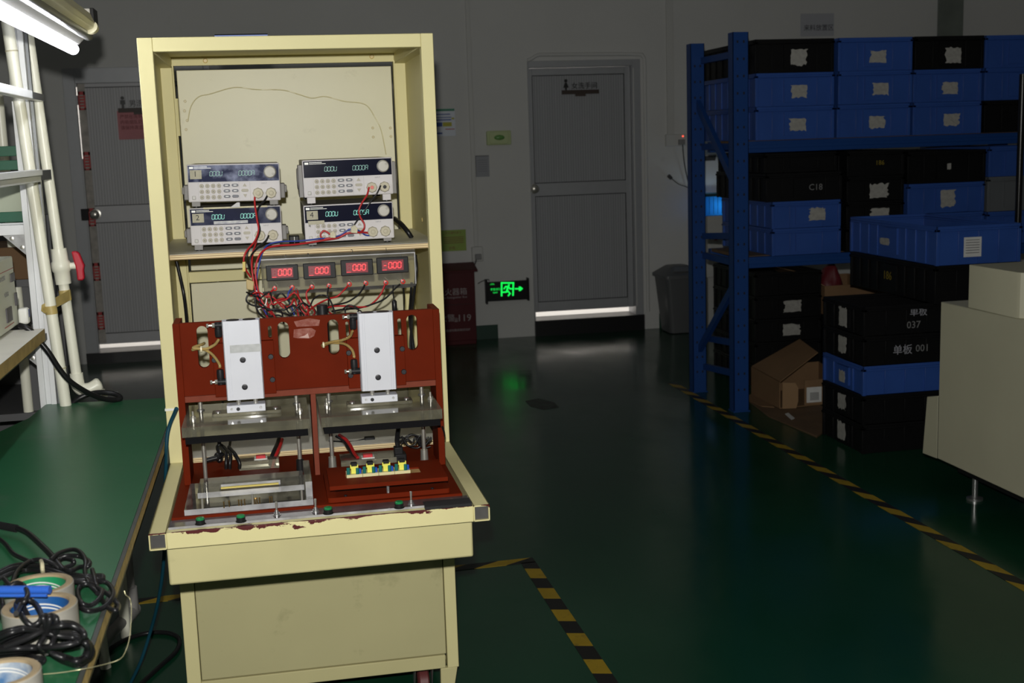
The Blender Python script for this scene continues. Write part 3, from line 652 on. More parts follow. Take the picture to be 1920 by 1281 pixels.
# scuffed remains of a label on the cross plate
sc = MB(); sc.v = []; P = [at(u, v, Y=2.4238) for u, v in ((551, 618), (566, 616), (584, 615), (592, 620), (589, 630), (580, 635), (562, 635), (550, 633))]
sc.prism([(p.x, p.z) for p in P], 'y', 2.4236, 2.4242)
P = [at(u, v, Y=2.4238) for u, v in ((551, 603), (580, 597), (600, 600), (598, 611), (556, 613))]
sc.prism([(p.x, p.z) for p in P], 'y', 2.4237, 2.4242)
P = [at(u, v, Y=2.4236) for u, v in ((560, 633), (572, 629), (577, 625), (580, 634))]
sc.prism([(p.x, p.z) for p in P], 'y', 2.4232, 2.4238, 1)
build(sc, 'scraped_label', [mat('faint_glue_residue', (0.30, 0.12, 0.09), 0.7, col2=(0.19, 0.026, 0.010), vscale=130), mat('paper_scrap', (0.50, 0.32, 0.28), 0.7)], cpo, smooth=0)
build(MB().box(-0.182, 0.3055, 2.4185, 2.505, 0.801, 0.8128), 'guide_plate', BAKE_E, fx, bevel=0.001)
HEX = mat('black_oxide_screw', (0.016, 0.016, 0.020), 0.4, metal=0.3)
def socket_screw(p, r, parent, depth=0.004):
    s = MB().lathe(p, (0, -1, 0), [(0, r), (depth*0.8, r), (depth, r*0.85), (depth, r*0.5), (depth*0.3, r*0.45)], 18)
    return build(s, 'socket_screw', HEX, parent, smooth=30)
TUBEM = acrylic('amber_air_tube', (0.80, 0.66, 0.36), 0.40, 0.12, (0.62, 0.46, 0.18))
for side, (mx0, mx1, mz0, mz1, cx0, cx1, bolts, scr) in enumerate((
        (-0.1235, -0.0078, 0.8095, 0.914, -0.1013, -0.0307, ((402, 675), (507.7, 668.7), (511, 711.8)), ((455.3, 675), (459, 725.8))),
        (0.1325, 0.2455, 0.8085, 0.908, 0.1550, 0.2235, ((653.8, 661.6), (657.4, 703.8), (754, 654), (757, 697)), ((706.8, 656.7), (709, 707.7))))):
    mp_ = build(MB().box(mx0, mx1, 2.410, 2.424, mz0, mz1), 'mount_plate', BAKE, fx, bevel=0.001)
    for u, v in bolts: socket_screw(at(u, v, Y=2.410), 0.0052, mp_)
    # air cylinder: extruded body with grooves
    w_ = cx1-cx0; yf, yb = 2.379, 2.4095
    prof = [(cx0, yb), (cx0, yf+0.004), (cx0+0.002, yf)]
    for gx in (0.10*w_, 0.155*w_, 0.845*w_, 0.90*w_):
        prof += [(cx0+gx, yf), (cx0+gx, yf+0.0025), (cx0+gx+0.0010, yf+0.0025), (cx0+gx+0.0010, yf)]
    prof += [(cx1-0.002, yf), (cx1, yf+0.004), (cx1, yb)]
    cyl_ = build(MB().prism(prof, 'z', 0.8075, 0.9598), 'air_cylinder', ALU, fx)
    for u, v in scr: socket_screw(at(u, v, Y=yf), 0.0056, cyl_, 0.0015)
    ec = MB(); 
    for q in (0.28, 0.72): ec.lathe((cx0+w_*q, (yf+yb)/2, 0.9598), (0, 0, 1), [(0, 0.0125), (0.0010, 0.012)], 20)
    build(ec, 'end_plug', BLACKP, cyl_)
    rd = MB()
    for q in (0.30, 0.75): rd.cyl((cx0+w_*q, (yf+yb)/2-0.004, 0.797), (cx0+w_*q, (yf+yb)/2-0.004, 0.8080), 0.0042, 16)
    build(rd, 'piston_rod', STEEL, cyl_)
    bar = MB().box(cx0-0.0015, cx1+0.0005, yf-0.002, yb, 0.7835, 0.7975)
    bo = build(bar, 'end_bar', ALU, cyl_, bevel=0.001)
    sb = MB()
    for q, r in ((0.11, 0.0026), (0.88, 0.0026)): sb.lathe((cx0+w_*q, yf-0.002, 0.791), (0, -1, 0), [(0, r), (0.0008, r*0.8)], 12)
    build(sb, 'end_bar_screw', ZINC, bo)
    socket_screw((cx0+w_*0.28, yf-0.002, 0.7905), 0.0034, bo, 0.002)
    if side == 0:
        a = at(418, 655, Y=yf); tpm = MB().box(cx0+0.012, cx1-0.001, yf-0.0004, yf, 0.899, 0.914)
        build(tpm, 'tape_residue', mat('grey_tape_residue', (0.52, 0.53, 0.53), 0.75, var=0.2, vscale=90), cyl_)
    # push-in fittings and air hose
    fts = ((408.5, 610, 630, 387, 612), (414, 716, 695, 394, 713.5)) if side == 0 else ((661, 594, 615, 642, 597), (664.5, 696, 676, 646, 696))
    ends = []
    for k, (u, v0, v1, us, vs) in enumerate(fts):
        yq = 2.396; a = at(u, v0, Y=yq); b_ = at(u, v1, Y=yq); s_ = at(us, vs, Y=yq)
        q = MB(); q.cyl((cx0+0.002, yq, a.z), (a.x-0.006, yq, a.z), 0.0062, 14)
        q.lathe((a.x, yq, a.z+(0.005 if k == 0 else -0.005)), (0, 0, b_.z-a.z), [(0, 0.0058), (0.012, 0.0058), (0.0125, 0.0068), (abs(b_.z-a.z)+0.003, 0.0068), (abs(b_.z-a.z)+0.007, 0.0058)], 16)
        fo_ = build(q, 'air_fitting', BLACKP, cyl_, smooth=40)
        n_ = MB(); n_.cyl((a.x-0.006, yq, a.z), (a.x-0.011, yq, a.z), 0.0048, 6); n_.cyl((a.x-0.011, yq, a.z), (s_.x+0.004, yq, a.z), 0.0022, 10); n_.cyl((s_.x+0.004, yq, a.z), (s_.x, yq, a.z), 0.0042, 6)
        n_.cyl((cx0+0.003, yq, a.z), (cx0-0.002, yq, a.z), 0.0055, 6)
        build(n_, 'flow_screw', mat('nickel', (0.68, 0.66, 0.58), 0.3, metal=0.9), fo_)
        ends.append(Vector((a.x, yq, b_.z + (-0.006 if k == 0 else 0.006))))
    if side == 0: routes = ([(408, 640), (402, 647), (388, 654), (372, 654), (362, 652)], [(412, 685), (407, 676), (397, 664), (384, 656), (370, 654), (361, 656)])
    else: routes = ([(660, 622), (656, 631), (642, 638), (625, 641), (608, 645), (604, 648)], [(664, 668), (660, 656), (648, 646), (632, 643), (616, 644), (604, 650)])
    for k, R in enumerate(routes):
        pts = [ends[k]] + [at(u, v, Y=2.396+0.004*i) for i, (u, v) in enumerate(R)]
        if side == 0: pts += [Vector((-0.141, 2.43, 0.912)), Vector((-0.141, 2.47, 0.908))]
        build(MB().tube(pts, 0.0029, 8, 5), 'air_hose', TUBEM, cyl_, smooth=60)
    # white cable tie round the hoses
    c = at(378, 655, Y=2.405) if side == 0 else at(607, 647, Y=2.405)
    build(MB().lathe((c.x-0.002, c.y, c.z), (1, 0, 0), [(0, 0.006), (0.003, 0.006)], 12), 'hose_tie', mat('clear_cable_tie', (0.72, 0.66, 0.45), 0.4), cyl_)

# press plates, guide rods
for side, (px0, px1, rods, bolts) in enumerate(((-0.1835, 0.0500, (-0.1560, 0.0295), ((362, 783), (562, 768))), (0.0710, 0.3010, (0.0935, 0.2800), ((612.5, 758), (807, 746))))):
    pl = sawn(build(MB().box(px0, px1, 2.305, 2.512, 0.7585, 0.7770), 'press_plate', CLEARH, fx), FROSTH)
    build(MB().box(px0+0.005, px1-0.004, 2.309, 2.505, 0.7445, 0.7583), 'foam_pad', mat('black_foam', (0.008, 0.008, 0.009), 0.9, spec=0.05, bump=0.4, bscale=400), pl)
    cx0, cx1 = ((-0.1013, -0.0307), (0.1550, 0.2235))[side]
    build(MB().prism(rrect(cx0-0.030, cx1+0.030, 2.376, 2.416, 0.006), 'z', 0.7771, 0.7834), 'clamp_block', CLEARH, pl, bevel=0.001)
    kb = MB()
    for x in (cx0-0.019, cx1+0.019): kb.lathe((x, 2.396, 0.7834), (0, 0, 1), [(0, 0.005), (0.002, 0.005), (0.003, 0.003)], 14)
    build(kb, 'clamp_screw', ZINC, pl)
    for u, v in bolts:
        c = at(u, v, Z=0.780); s = MB()
        s.lathe((c.x, c.y, 0.777), (0, 0, 1), [(0, 0.0062), (0.0015, 0.0062), (0.0016, 0.0050), (0.0055, 0.0050), (0.0056, 0.0022), (0.0150, 0.0022)], 12)
        build(s, 'stud_bolt', STEEL, pl, smooth=30)
        s = MB().cyl((c.x, c.y, 0.7587), (c.x, c.y, 0.7765), 0.0048, 14); build(s, 'spacer', ZINC, pl)
    for x in rods:
        for y_ in (2.455, ):
            build(MB().cyl((x, y_, 0.637), (x, y_, 0.8015), 0.0040, 18), 'guide_rod', STEEL, fx)
            if x > -0.1: build(MB().lathe((x, y_, 0.637), (0, 0, 1), [(0, 0.0085), (0.001, 0.0085), (0.026, 0.0075), (0.027, 0.0042)], 18), 'rod_collar', STEEL if side else BLACKP, fx)
        build(MB().lathe((x, 2.455, 0.7771), (0, 0, 1), [(0, 0.0075), (0.002, 0.0075), (0.003, 0.0045)], 16), 'bushing', ZINC, pl)

# left nest: clear blocks
nl = sawn(build(MB().box(-0.182, 0.046, 2.212, 2.392, 0.6372, 0.6475), 'clear_nest_base', CLEAR, fx), FROST)
ux0, ux1, uy0, uy1 = -0.150, 0.031, 2.166, 2.270
me = plate2d([(-0.156, 2.200), (0.031, 2.200), (0.031, 2.300), (-0.156, 2.300)], [rrect(-0.118, -0.010, 2.216, 2.246, 0.001, 1)], 0.010)
un = sawn(build(MB().mesh(me, Matrix.Translation((0, 0, 0.675))), 'clear_nest_plate', CLEAR, fx), FROST)
build(MB().box(-0.116, -0.014, 2.218, 2.224, 0.670, 0.6815), 'yellow_strip', mat('pcb_yellow', (0.62, 0.50, 0.12), 0.5), un)
sawn(build(MB().box(0.034, 0.046, 2.232, 2.392, 0.6476, 0.676), 'clear_end_block', CLEAR, fx), FROST)
pn_ = MB()
for x, y_ in ((-0.150, 2.214), (-0.150, 2.294), (0.026, 2.214), (0.026, 2.294), (-0.062, 2.214)): pn_.cyl((x, y_, 0.6475), (x, y_, 0.672), 0.0022, 10)
build(pn_, 'standoff', STEEL, un)
pg = MB()
for u, v in ((420, 950), (430, 948), (448, 946), (453, 946), (459, 945), (478, 943), (482, 942), (487, 942), (506, 940), (510, 940)):
    c = at(u, v, Z=0.650); pg.cyl((c.x, c.y, 0.6475), (c.x, c.y, 0.657), 0.0011, 8); pg.lathe((c.x, c.y, 0.657), (0, 0, 1), [(0, 0.0016), (0.002, 0.0012)], 8)
build(pg, 'contact_pins', mat('gold_pin', (0.75, 0.50, 0.20), 0.3, metal=1.0), fx)
# right nest: red board on standoffs above a second board
build(MB().prism(rrect(0.072, 0.298, 2.212, 2.400, 0.006), 'z', 0.6372, 0.6465), 'lower_nest_board', BAKE, fx, bevel=0.0008)
me = plate2d([(0.076, 2.188), (0.291, 2.188), (0.291, 2.322), (0.076, 2.322)], [rrect(0.1085, 0.248, 2.236, 2.274, 0.003, 3)], 0.0075)
rb = build(MB().mesh(me, Matrix.Translation((0, 0, 0.6715))), 'nest_board', BAKE, fx)
build(MB().box(0.108, 0.2485, 2.2355, 2.2745, 0.6683, 0.6722), 'nest_slot_floor', mat('tan_board', (0.46, 0.28, 0.11), 0.6, var=0.2, vscale=30), rb)
st = MB()
for x, y_ in ((0.086, 2.315), (0.281, 2.315), (0.183, 2.217)): st.cyl((x, y_, 0.6465), (x, y_, 0.668), 0.003, 12)
build(st, 'standoff', ZINC, rb)
sk = MB()
for x in (0.105, 0.265): sk.lathe((x, 2.219, 0.6465), (0, 0, 1), [(0, 0.003), (0.002, 0.003), (0.0025, 0.001)], 12)
build(sk, 'board_screw', HEX, fx)
# power boxes behind the nests
for side, (x0, x1, y0, y1, sx_) in enumerate(((-0.092, -0.012, 2.50, 2.545, -0.048), (0.110, 0.222, 2.44, 2.50, 0.165))):
    bx = build(MB().box(x0, x1, y0, y1, 0.6372, 0.656), 'clear_power_box', CLEAR, fx, bevel=0.0008); sawn(bx, CLEARH)
    sw = MB().box(sx_-0.0095, sx_+0.0095, y0+0.010, y0+0.024, 0.656, 0.663)
    so = build(sw, 'rocker_switch', mat('red_rocker', (0.55, 0.03, 0.04), 0.35), bx, bevel=0.001)
    build(MB().box(sx_-0.013, sx_+0.013, y0+0.005, y0+0.028, 0.656, 0.6575), 'switch_bezel', WHITE, bx)
# clear front strip with buttons
bs = thing('control_strip', (0.06, 2.19, 0.628), 'clear acrylic control strip with green buttons along the tray front', 'control panel')
sawn(build(MB().box(-0.207, 0.327, 2.163, 2.2045, 0.6282, 0.6325), 'strip', acrylic('mauve_clear_strip', (0.72, 0.67, 0.68), 0.16, 0.1, (0.45, 0.40, 0.42)), bs), FROST)
for sgn in (-0.16, 0.0, 0.15, 0.30): 
    build(MB().box(sgn-0.004, sgn+0.004, 2.182, 2.200, 0.604, 0.6281), 'strip_support', CLEAR, bs)
GRN = mat('green_button', (0.012, 0.20, 0.06), 0.3)
def button(u, v):
    c = at(u, v, Z=0.6325); x, y_ = c.x, c.y
    b_ = build(MB().lathe((x, y_, 0.6326), (0, 0, 1), [(0, 0.0096), (0.0008, 0.0096), (0.0009, 0.0080), (0.0075, 0.0080), (0.008, 0.0074)], 20), 'push_button', BLACKP, bs, smooth=30)
    build(MB().lathe((x, y_, 0.6404), (0, 0, 1), [(0, 0.0072), (0.0035, 0.0072), (0.0042, 0.0062)], 20), 'button_cap', GRN, b_, smooth=30)
for u, v in ((376, 983), (452, 978), (615.5, 963), (748.5, 952)): button(u, v)
def toggle(u, v):
    c = at(u, v, Z=0.6325); x, y_ = c.x, c.y
    b_ = build(MB().lathe((x, y_, 0.6326), (0, 0, 1), [(0, 0.0075), (0.001, 0.0075), (0.0011, 0.0055), (0.004, 0.0055), (0.0041, 0.0040), (0.008, 0.0036)], 14), 'toggle_switch', ZINC, bs, smooth=30)
    build(MB().lathe((x, y_, 0.640), (0.03, 0.05, 1), [(0, 0.0015), (0.012, 0.0022), (0.016, 0.0024), (0.017, 0.0015)], 12), 'toggle_lever', STEEL, b_, smooth=40)
toggle(519, 966); toggle(771, 946); toggle(592, 960)
# four small converter boards in the right nest
YT = mat('yellow_transformer_tape', (0.75, 0.72, 0.10), 0.4); CAPG = mat('green_capacitor_sleeve', (0.01, 0.16, 0.14), 0.35, var=0.3, vscale=200)
def module(x):
    y_, z = 2.2555, 0.6723
    t = thing('circuit_board', (x, y_, z), '', 'circuit board', 'converter boards in the red nest')
    build(MB().box(x-0.0145, x+0.0145, y_-0.016, y_+0.016, z, z+0.0076), 'board', mat('cream_pcb', (0.62, 0.56, 0.30), 0.5), t)
    z += 0.0076
    tr = build(MB().box(x-0.0055, x+0.0065, y_-0.009, y_+0.006, z, z+0.0135), 'transformer', YT, t, bevel=0.0006)
    build(MB().box(x-0.0055, x+0.0065, y_-0.006, y_+0.004, z+0.0135, z+0.0185).box(x-0.0048, x+0.0058, y_-0.0065, y_+0.0045, z+0.0185, z+0.0195), 'ferrite_core', BLACKP, tr, bevel=0.0005)
    build(MB().box(x-0.0068, x-0.0050, y_-0.0095, y_-0.004, z+0.010, z+0.0165).box(x+0.0060, x+0.0078, y_-0.0095, y_-0.004, z+0.010, z+0.0165), 'bobbin_lug', YT, tr)
    for dx, dy, r, h in ((-0.0108, -0.0105, 0.0032, 0.0125), (0.0060, -0.0125, 0.0032, 0.0115)):
        build(MB().lathe((x+dx, y_+dy, z), (0, 0, 1), [(0, r), (h-0.0006, r), (h, r*0.85)], 14), 'capacitor', CAPG, t, smooth=30)
    build(MB().lathe((x+0.0108, y_-0.0085, z), (0, 0, 1), [(0, 0.0025), (0.0085, 0.0025), (0.009, 0.002)], 12), 'blue_capacitor', mat('blue_capacitor', (0.01, 0.07, 0.45), 0.4), t)
    build(MB().box(x-0.0125, x-0.009, y_+0.003, y_+0.010, z, z+0.008), 'black_capacitor', BLACKP, t)
    return t
m0 = module(0.1245)
m0['label'] = 'small board with yellow transformer at the left end of the nest'
for i, lb in enumerate(('small board with yellow transformer, second from the left in the red nest', 'small board with yellow transformer, third from the left in the red nest', 'small board with yellow transformer beside the empty slot')):
    dup(m0, (0.1245+0.0297*(i+1), 2.2555, 0.6723), label=lb)
# ================================================================== ELECTRONIC LOADS
CASEW = mat('light_grey_bezel', (0.60, 0.575, 0.575), 0.6, spec=0.08); CASEG = mat('grey_case_sheet', (0.33, 0.31, 0.27), 0.5, bump=0.1, bscale=300)
GREYBUMP = mat('grey_rubber_bumper', (0.20, 0.19, 0.18), 0.55)
WIN = mat('navy_display_window', (0.009, 0.010, 0.022), 0.10, spec=0.12)
WINF = mat('navy_window_with_film', (0.30, 0.33, 0.46), 0.3, spec=0.02, col2=(0.014, 0.018, 0.055), vscale=34)
rp = [n for n in WINF.node_tree.nodes if n.type == 'VALTORGB'][0]; rp.color_ramp.elements[0].position = 0.42; rp.color_ramp.elements[1].position = 0.76
WINF2 = mat('navy_window_worn_film', (0.14, 0.15, 0.22), 0.3, spec=0.02, col2=(0.012, 0.015, 0.040), vscale=22)
rp = [n for n in WINF2.node_tree.nodes if n.type == 'VALTORGB'][0]; rp.color_ramp.elements[0].position = 0.46; rp.color_ramp.elements[1].position = 0.85
TEAL = mat('teal_display_segment', (0.02, 0.2, 0.17), 0.4, emit=(0.22, 0.75, 0.62), estr=0.40)
TEALD = mat('teal_display_segment_dim', (0.02, 0.12, 0.10), 0.4, emit=(0.16, 0.48, 0.42), estr=0.20)
KEYL = mat('beige_key', (0.42, 0.39, 0.32), 0.55, spec=0.2); KEYD = mat('dark_key', (0.06, 0.065, 0.085), 0.45); KNOB = mat('grey_knob', (0.50, 0.48, 0.43), 0.5, spec=0.2)
TERM = mat('ivory_terminal', (0.48, 0.44, 0.33), 0.5, spec=0.2); KAPT = mat('label_paper', (0.46, 0.43, 0.32), 0.75, var=0.25, vscale=60)
def load_unit(label, win, volts, amps, seg, feet, sticker, bumper, loc, rot, tc):
    """front lower-left at local origin; x right, y back, z up. built at the origin, then placed"""
    Wd, Hd, D = 0.1935, 0.0800, 0.30
    t = thing('electronic_load', (0, 0, 0), label, 'electronic load', 'stacked electronic loads on the plywood shelf')
    build(MB().box(0.001, Wd-0.001, 0.012, D, 0.003, Hd-0.001), 'case', CASEG, t, bevel=0.002)
    fr = MB().box(0, Wd, 0.0, 0.014, 0, Hd); build(fr, 'front_bezel', CASEW, t, bevel=0.0025)
    wn = build(MB().box(0.002, Wd-0.002, -0.0008, 0.0, 0.0425, Hd-0.0025), 'display_window', win, t)
    d = MB().seg7(volts, 0.0465, 0.0548, -0.0009, 0.0098, 0.0052, 0.0016, 0.0012, slant=0.12); d.seg7(amps, 0.107, 0.0548, -0.0009, 0.0098, 0.0052, 0.0016, 0.0012, slant=0.12)
    build(d, 'display_digits', seg, wn)
    lg = MB().box(0.005, 0.013, -0.0012, -0.0008, Hd-0.0095, Hd-0.0050); lg.box(0.0145, 0.042, -0.0012, -0.0008, Hd-0.0062, Hd-0.0050); lg.box(0.0145, 0.050, -0.0012, -0.0008, Hd-0.0090, Hd-0.0080)
    build(lg, 'printed_caption', WHITE, wn)
    kn = MB().lathe((Wd-0.0205, -0.0008, 0.0612), (0, -1, 0), [(0, 0.0135), (0.002, 0.0130), (0.009, 0.0120), (0.011, 0.0105), (0.0115, 0.004)], 32)
    ko = build(kn, 'rotary_knob', KNOB, t, smooth=40)
    a = {'1': -0.6, '2': 3.4}.get(sticker, 0.7)
    build(MB().lathe((Wd-0.0205+0.0075*math.cos(a), -0.0121, 0.0612+0.0075*math.sin(a)), (0, -1, 0), [(0, 0.0026), (0.0004, 0.0022)], 14), 'finger_dimple', mat('knob_dimple', (0.36, 0.34, 0.30), 0.5), ko)
    # keypad
    bd = MB()
    for x in (0.0215, 0.072, 0.1065, 0.1295): bd.box(x, x+0.0004, -0.0004, 0.0, 0.003, 0.0405)
    build(bd, 'panel_lines', mat('grey_panel_line', (0.33, 0.32, 0.32), 0.5), t)
    for r in range(3):
        for c in range(4):
            x, z = 0.0285+c*0.0120, 0.0340-r*0.0120
            k = build(MB().lathe((x, 0, z), (0, -1, 0), [(0, 0.0046), (0.0022, 0.0043), (0.0026, 0.0034)], 16), 'number_key', KEYL, t, smooth=40)
            build(MB().lathe((x, -0.0026, z), (0, -1, 0), [(0, 0.0014), (0.0002, 0.0012)], 8), 'key_legend', mat('key_legend_grey', (0.16, 0.15, 0.14), 0.5), k)
        for c in range(2):
            x, z = 0.0808+c*0.0175, 0.0345-r*0.0118
            k = build(MB().prism(rrect(x-0.0070, x+0.0070, z-0.0030, z+0.0030, 0.0029), 'y', -0.0022, 0), 'function_key', KEYD, t, bevel=0.0004)
            if not (r == 2 and c == 1): build(MB().box(x-0.003, x+0.003, -0.0025, -0.0022, z-0.0006, z+0.0008), 'key_legend', WHITE, k)
    for z, sh in ((0.0345, 'u'), (0.0230, 'o'), (0.0118, 'd')):
        x = 0.1185
        poly = {'u': [(x-0.0042, z-0.0030), (x+0.0042, z-0.0030), (x, z+0.0036)], 'd': [(x-0.0042, z+0.0030), (x, z-0.0036), (x+0.0042, z+0.0030)], 'o': rrect(x-0.0075, x+0.0075, z-0.0030, z+0.0030, 0.0029)}[sh]
        build(MB().prism(poly, 'y', -0.0018, 0), 'arrow_key', KEYL, t, bevel=0.0004)
    build(MB().box(0.0080, 0.0155, -0.0025, 0, 0.0055, 0.0135), 'power_switch', mat('power_button_grey', (0.44, 0.43, 0.40), 0.45), t, bevel=0.0012)
    build(MB().text('INPUT', 0.0042, 0.160, 0.0372, -0.0002, depth=0.0003), 'input_caption', mat('caption_grey', (0.22, 0.22, 0.22), 0.5), t, smooth=0)
    for k in range(2):
        x, z = 0.1460+k*0.0275, 0.0165
        prof = []
        n = 24
        q = MB(); 
        vs = []
        for yy, rr in ((0, 0.0085), (-0.004, 0.0085), (-0.0041, 0.0112), (-0.013, 0.0108), (-0.0145, 0.0095)):
            for i in range(n):
                an = 2*math.pi*i/n; r2 = rr*(1+(0.06*math.cos(8*an) if rr > 0.0105 else 0)); vs.append((x+r2*math.cos(an), yy, z+r2*math.sin(an)))
        fs = [(j*n+i, j*n+(i+1) % n, (j+1)*n+(i+1) % n, (j+1)*n+i) for j in range(4) for i in range(n)] + [tuple(range(4*n, 5*n))]
        q.add(vs, fs); to = build(q, 'input_terminal', TERM, t, smooth=40)
        if tc: build(MB().lathe((x, -0.0145, z), (0, -1, 0), [(0, 0.0040), (0.0006, 0.0036)], 16), 'terminal_socket', mat('red_socket', (0.55, 0.06, 0.03), 0.4) if k == 0 else BLACKP, to)
        else: build(MB().lathe((x, -0.0145, z), (0, -1, 0), [(0, 0.0050), (0.003, 0.0046), (0.0036, 0.003)], 16), 'terminal_cap', TERM, to, smooth=40)
    for x in (0.006, Wd-0.024):
        fb_ = build(MB().box(x, x+0.018, 0.004, 0.022, -feet+0.002, 0.001), 'foot', GREYBUMP if not tc else CASEW, t, bevel=0.001)
        build(MB().lathe((x+0.009, 0.013, -feet), (0, 0, 1), [(0, 0.007), (0.003, 0.007)], 14), 'rubber_foot', BLACKR, fb_)
    build(MB().box(0.006, 0.024, D-0.03, D-0.012, -feet, 0.004).box(Wd-0.024, Wd-0.006, D-0.03, D-0.012, -feet, 0.004), 'rear_foot', BLACKR, t)
    if bumper == 'handle':
        for s, x in ((-1, 0.0), (1, Wd)):
            h = MB().box(min(x, x+s*0.010), max(x, x+s*0.010), 0.016, 0.06, 0.004, 0.036); h.box(min(x+s*0.008, x+s*0.014), max(x+s*0.008, x+s*0.014), 0.020, 0.055, 0.016, 0.032)
            build(h, 'side_bumper', GREYBUMP, t, bevel=0.002)
    elif bumper == 'disc':
        for s, x in ((-1, 0.0), (1, Wd)):
            h = MB().lathe((x, 0.05, 0.040), (s, 0, 0), [(0, 0.026), (0.008, 0.026), (0.012, 0.022), (0.0125, 0.004)], 24); h.box(min(x, x+s*0.009), max(x, x+s*0.009), 0.02, 0.08, 0.000, 0.07)
            build(h, 'side_bumper', GREYBUMP, t, bevel=0.001, smooth=40)
    if sticker:
        sx_, sz = 0.006, 0.049
        so = build(MB().box(sx_, sx_+0.024, -0.0016, -0.0010, sz, sz+0.0190), 'number_sticker', KAPT, t)
        build(MB().text(sticker, 0.0165, sx_+0.011, sz+0.010, -0.0018, depth=0.0004), 'handwritten_number', mat('black_marker', (0.01, 0.01, 0.01), 0.6), so, smooth=0)
    if sticker == '4':
        so = build(MB().box(0.008, 0.043, -0.0016, -0.0010, 0.0385, 0.0465), 'label_sticker', KAPT, t)
        build(MB().text('4', 0.010, 0.011, 0.036, -0.0006, depth=0.0004), 'handwritten_mark', mat('black_marker', (0.01, 0.01, 0.01), 0.6), t, smooth=0)
    if sticker == '2':
        build(MB().box(0.050, 0.122, -0.0012, -0.0008, 0.0440, 0.0505), 'peeled_film', mat('peeled_grey_film', (0.50, 0.50, 0.48), 0.5, col2=(0.18, 0.19, 0.25), vscale=70), t)
        build(MB().box(0.030, 0.165, -0.0012, 0.004, 0.0770, 0.0806), 'masking_tape', mat('yellowed_tape', (0.60, 0.55, 0.36), 0.6, var=0.3, vscale=50), t)
    t.location = loc; t.rotation_euler = rot
    return t
ZS = 1.0665
R_ = math.radians
load_unit('electronic load with sticker 2, lower left on the plywood shelf', WINF2, '0.00V', '0.000A', TEAL, 0.0125, '2', 'handle', (-0.1688, 2.748, ZS+0.0125), (0, R_(0.35), 0), False)
load_unit('electronic load with sticker 1, stacked on the lower left load', WINF, '0.00V', '0.000A', TEALD, 0.0115, '1', 'handle', (-0.1672, 2.738, ZS+0.0125+0.0805+0.0125), (0, R_(0.9), 0), False)
load_unit('electronic load with sticker 4 and taped leads, lower right on shelf', WIN, '0.00V', '0.005A', TEAL, 0.0085, '4', '', (0.0735, 2.728, ZS+0.0088), (0, R_(-0.5), 0), False)
load_unit('electronic load without number sticker, on top of the lower right load', WIN, '0.00V', '0.000A', TEALD, 0.0150, '', 'disc', (0.0760, 2.726, ZS+0.0088+0.0810+0.0160), (0, R_(-0.3), 0), True)
# grey corner bracket caught between the two left units
c = at(441, 386, Y=2.735)
one(MB().prism([(c.x-0.011, 1.1580), (c.x+0.010, 1.1580), (c.x+0.010, 1.168), (c.x+0.004, 1.168)], 'y', 2.730, 2.742), 'label_tag', mat('grey_tag', (0.45, 0.44, 0.43), 0.5), 'small grey tag squeezed between the two left loads', 'tag')
# small black adapter standing between the two stacks
ad = thing('power_adapter', (0.052, 2.80, ZS), 'small black adapter on the shelf between the two load stacks', 'adapter')
build(MB().box(0.040, 0.062, 2.80, 2.84, ZS, ZS+0.020), 'body', BLACKP, ad, bevel=0.002)
build(MB().box(0.0505, 0.0515, 2.7992, 2.80, ZS+0.003, ZS+0.018), 'label_line', WHITE, ad)

# ================================================================== AMMETER PANEL
mp = thing('meter_panel', (0.14, 2.68, 0.972), 'clear acrylic panel with four red digital meters below the shelf', 'meter panel')
me = plate2d([(-0.0245, 0.986), (0.3035, 0.986), (0.3035, 1.0550), (-0.0245, 1.0550)], [], 0.003)
TILT = Matrix.Translation((0, 2.668, 0))
def PM(): return TILT
YF = 2.6665
pf = build(MB().box(-0.0245, 0.3035, YF, YF+0.003, 0.9800, 1.0490), 'front_sheet', acrylic('smoky_clear_sheet', (0.86, 0.85, 0.80), 0.13, 0.15, (0.45, 0.43, 0.37)), mp, bevel=0.0008)
build(MB().box(-0.0245, 0.3035, YF-0.0004, YF, 1.0470, 1.0490).box(0.3015, 0.3035, YF-0.0004, YF, 0.980, 1.047), 'edge_highlight', FROST, mp)  # bright strips painted on as the highlight along the sheet's edges
build(MB().prism([(YF, 0.9800), (YF+0.003, 0.9800), (YF+0.03, 0.9715), (YF+0.03, 0.9690)], 'x', -0.0245, 0.3035), 'bottom_flange', acrylic('highlight_acrylic', (0.85, 0.85, 0.88), 0.42, 0.05, (0.72, 0.72, 0.76)), mp)  # pale diffuse colour gives the flange its painted highlight
build(MB().box(-0.0245, 0.3035, YF, 2.74, 1.0490, 1.0550), 'top_flange', CLEAR, mp)
build(MB().box(-0.0245, -0.022, YF+0.003, 2.74, 0.9800, 1.0490), 'end_cheek', CLEARH, mp)
SEGR = mat('red_led_segment', (0.4, 0.02, 0.02), 0.4, emit=(1.0, 0.035, 0.05), estr=1.15); SEGOFF = mat('unlit_led_segment', (0.24, 0.055, 0.065), 0.5)
WINR = mat('red_display_filter', (0.24, 0.045, 0.055), 0.3, spec=0.2, emit=(0.22, 0.008, 0.012), estr=0.12)
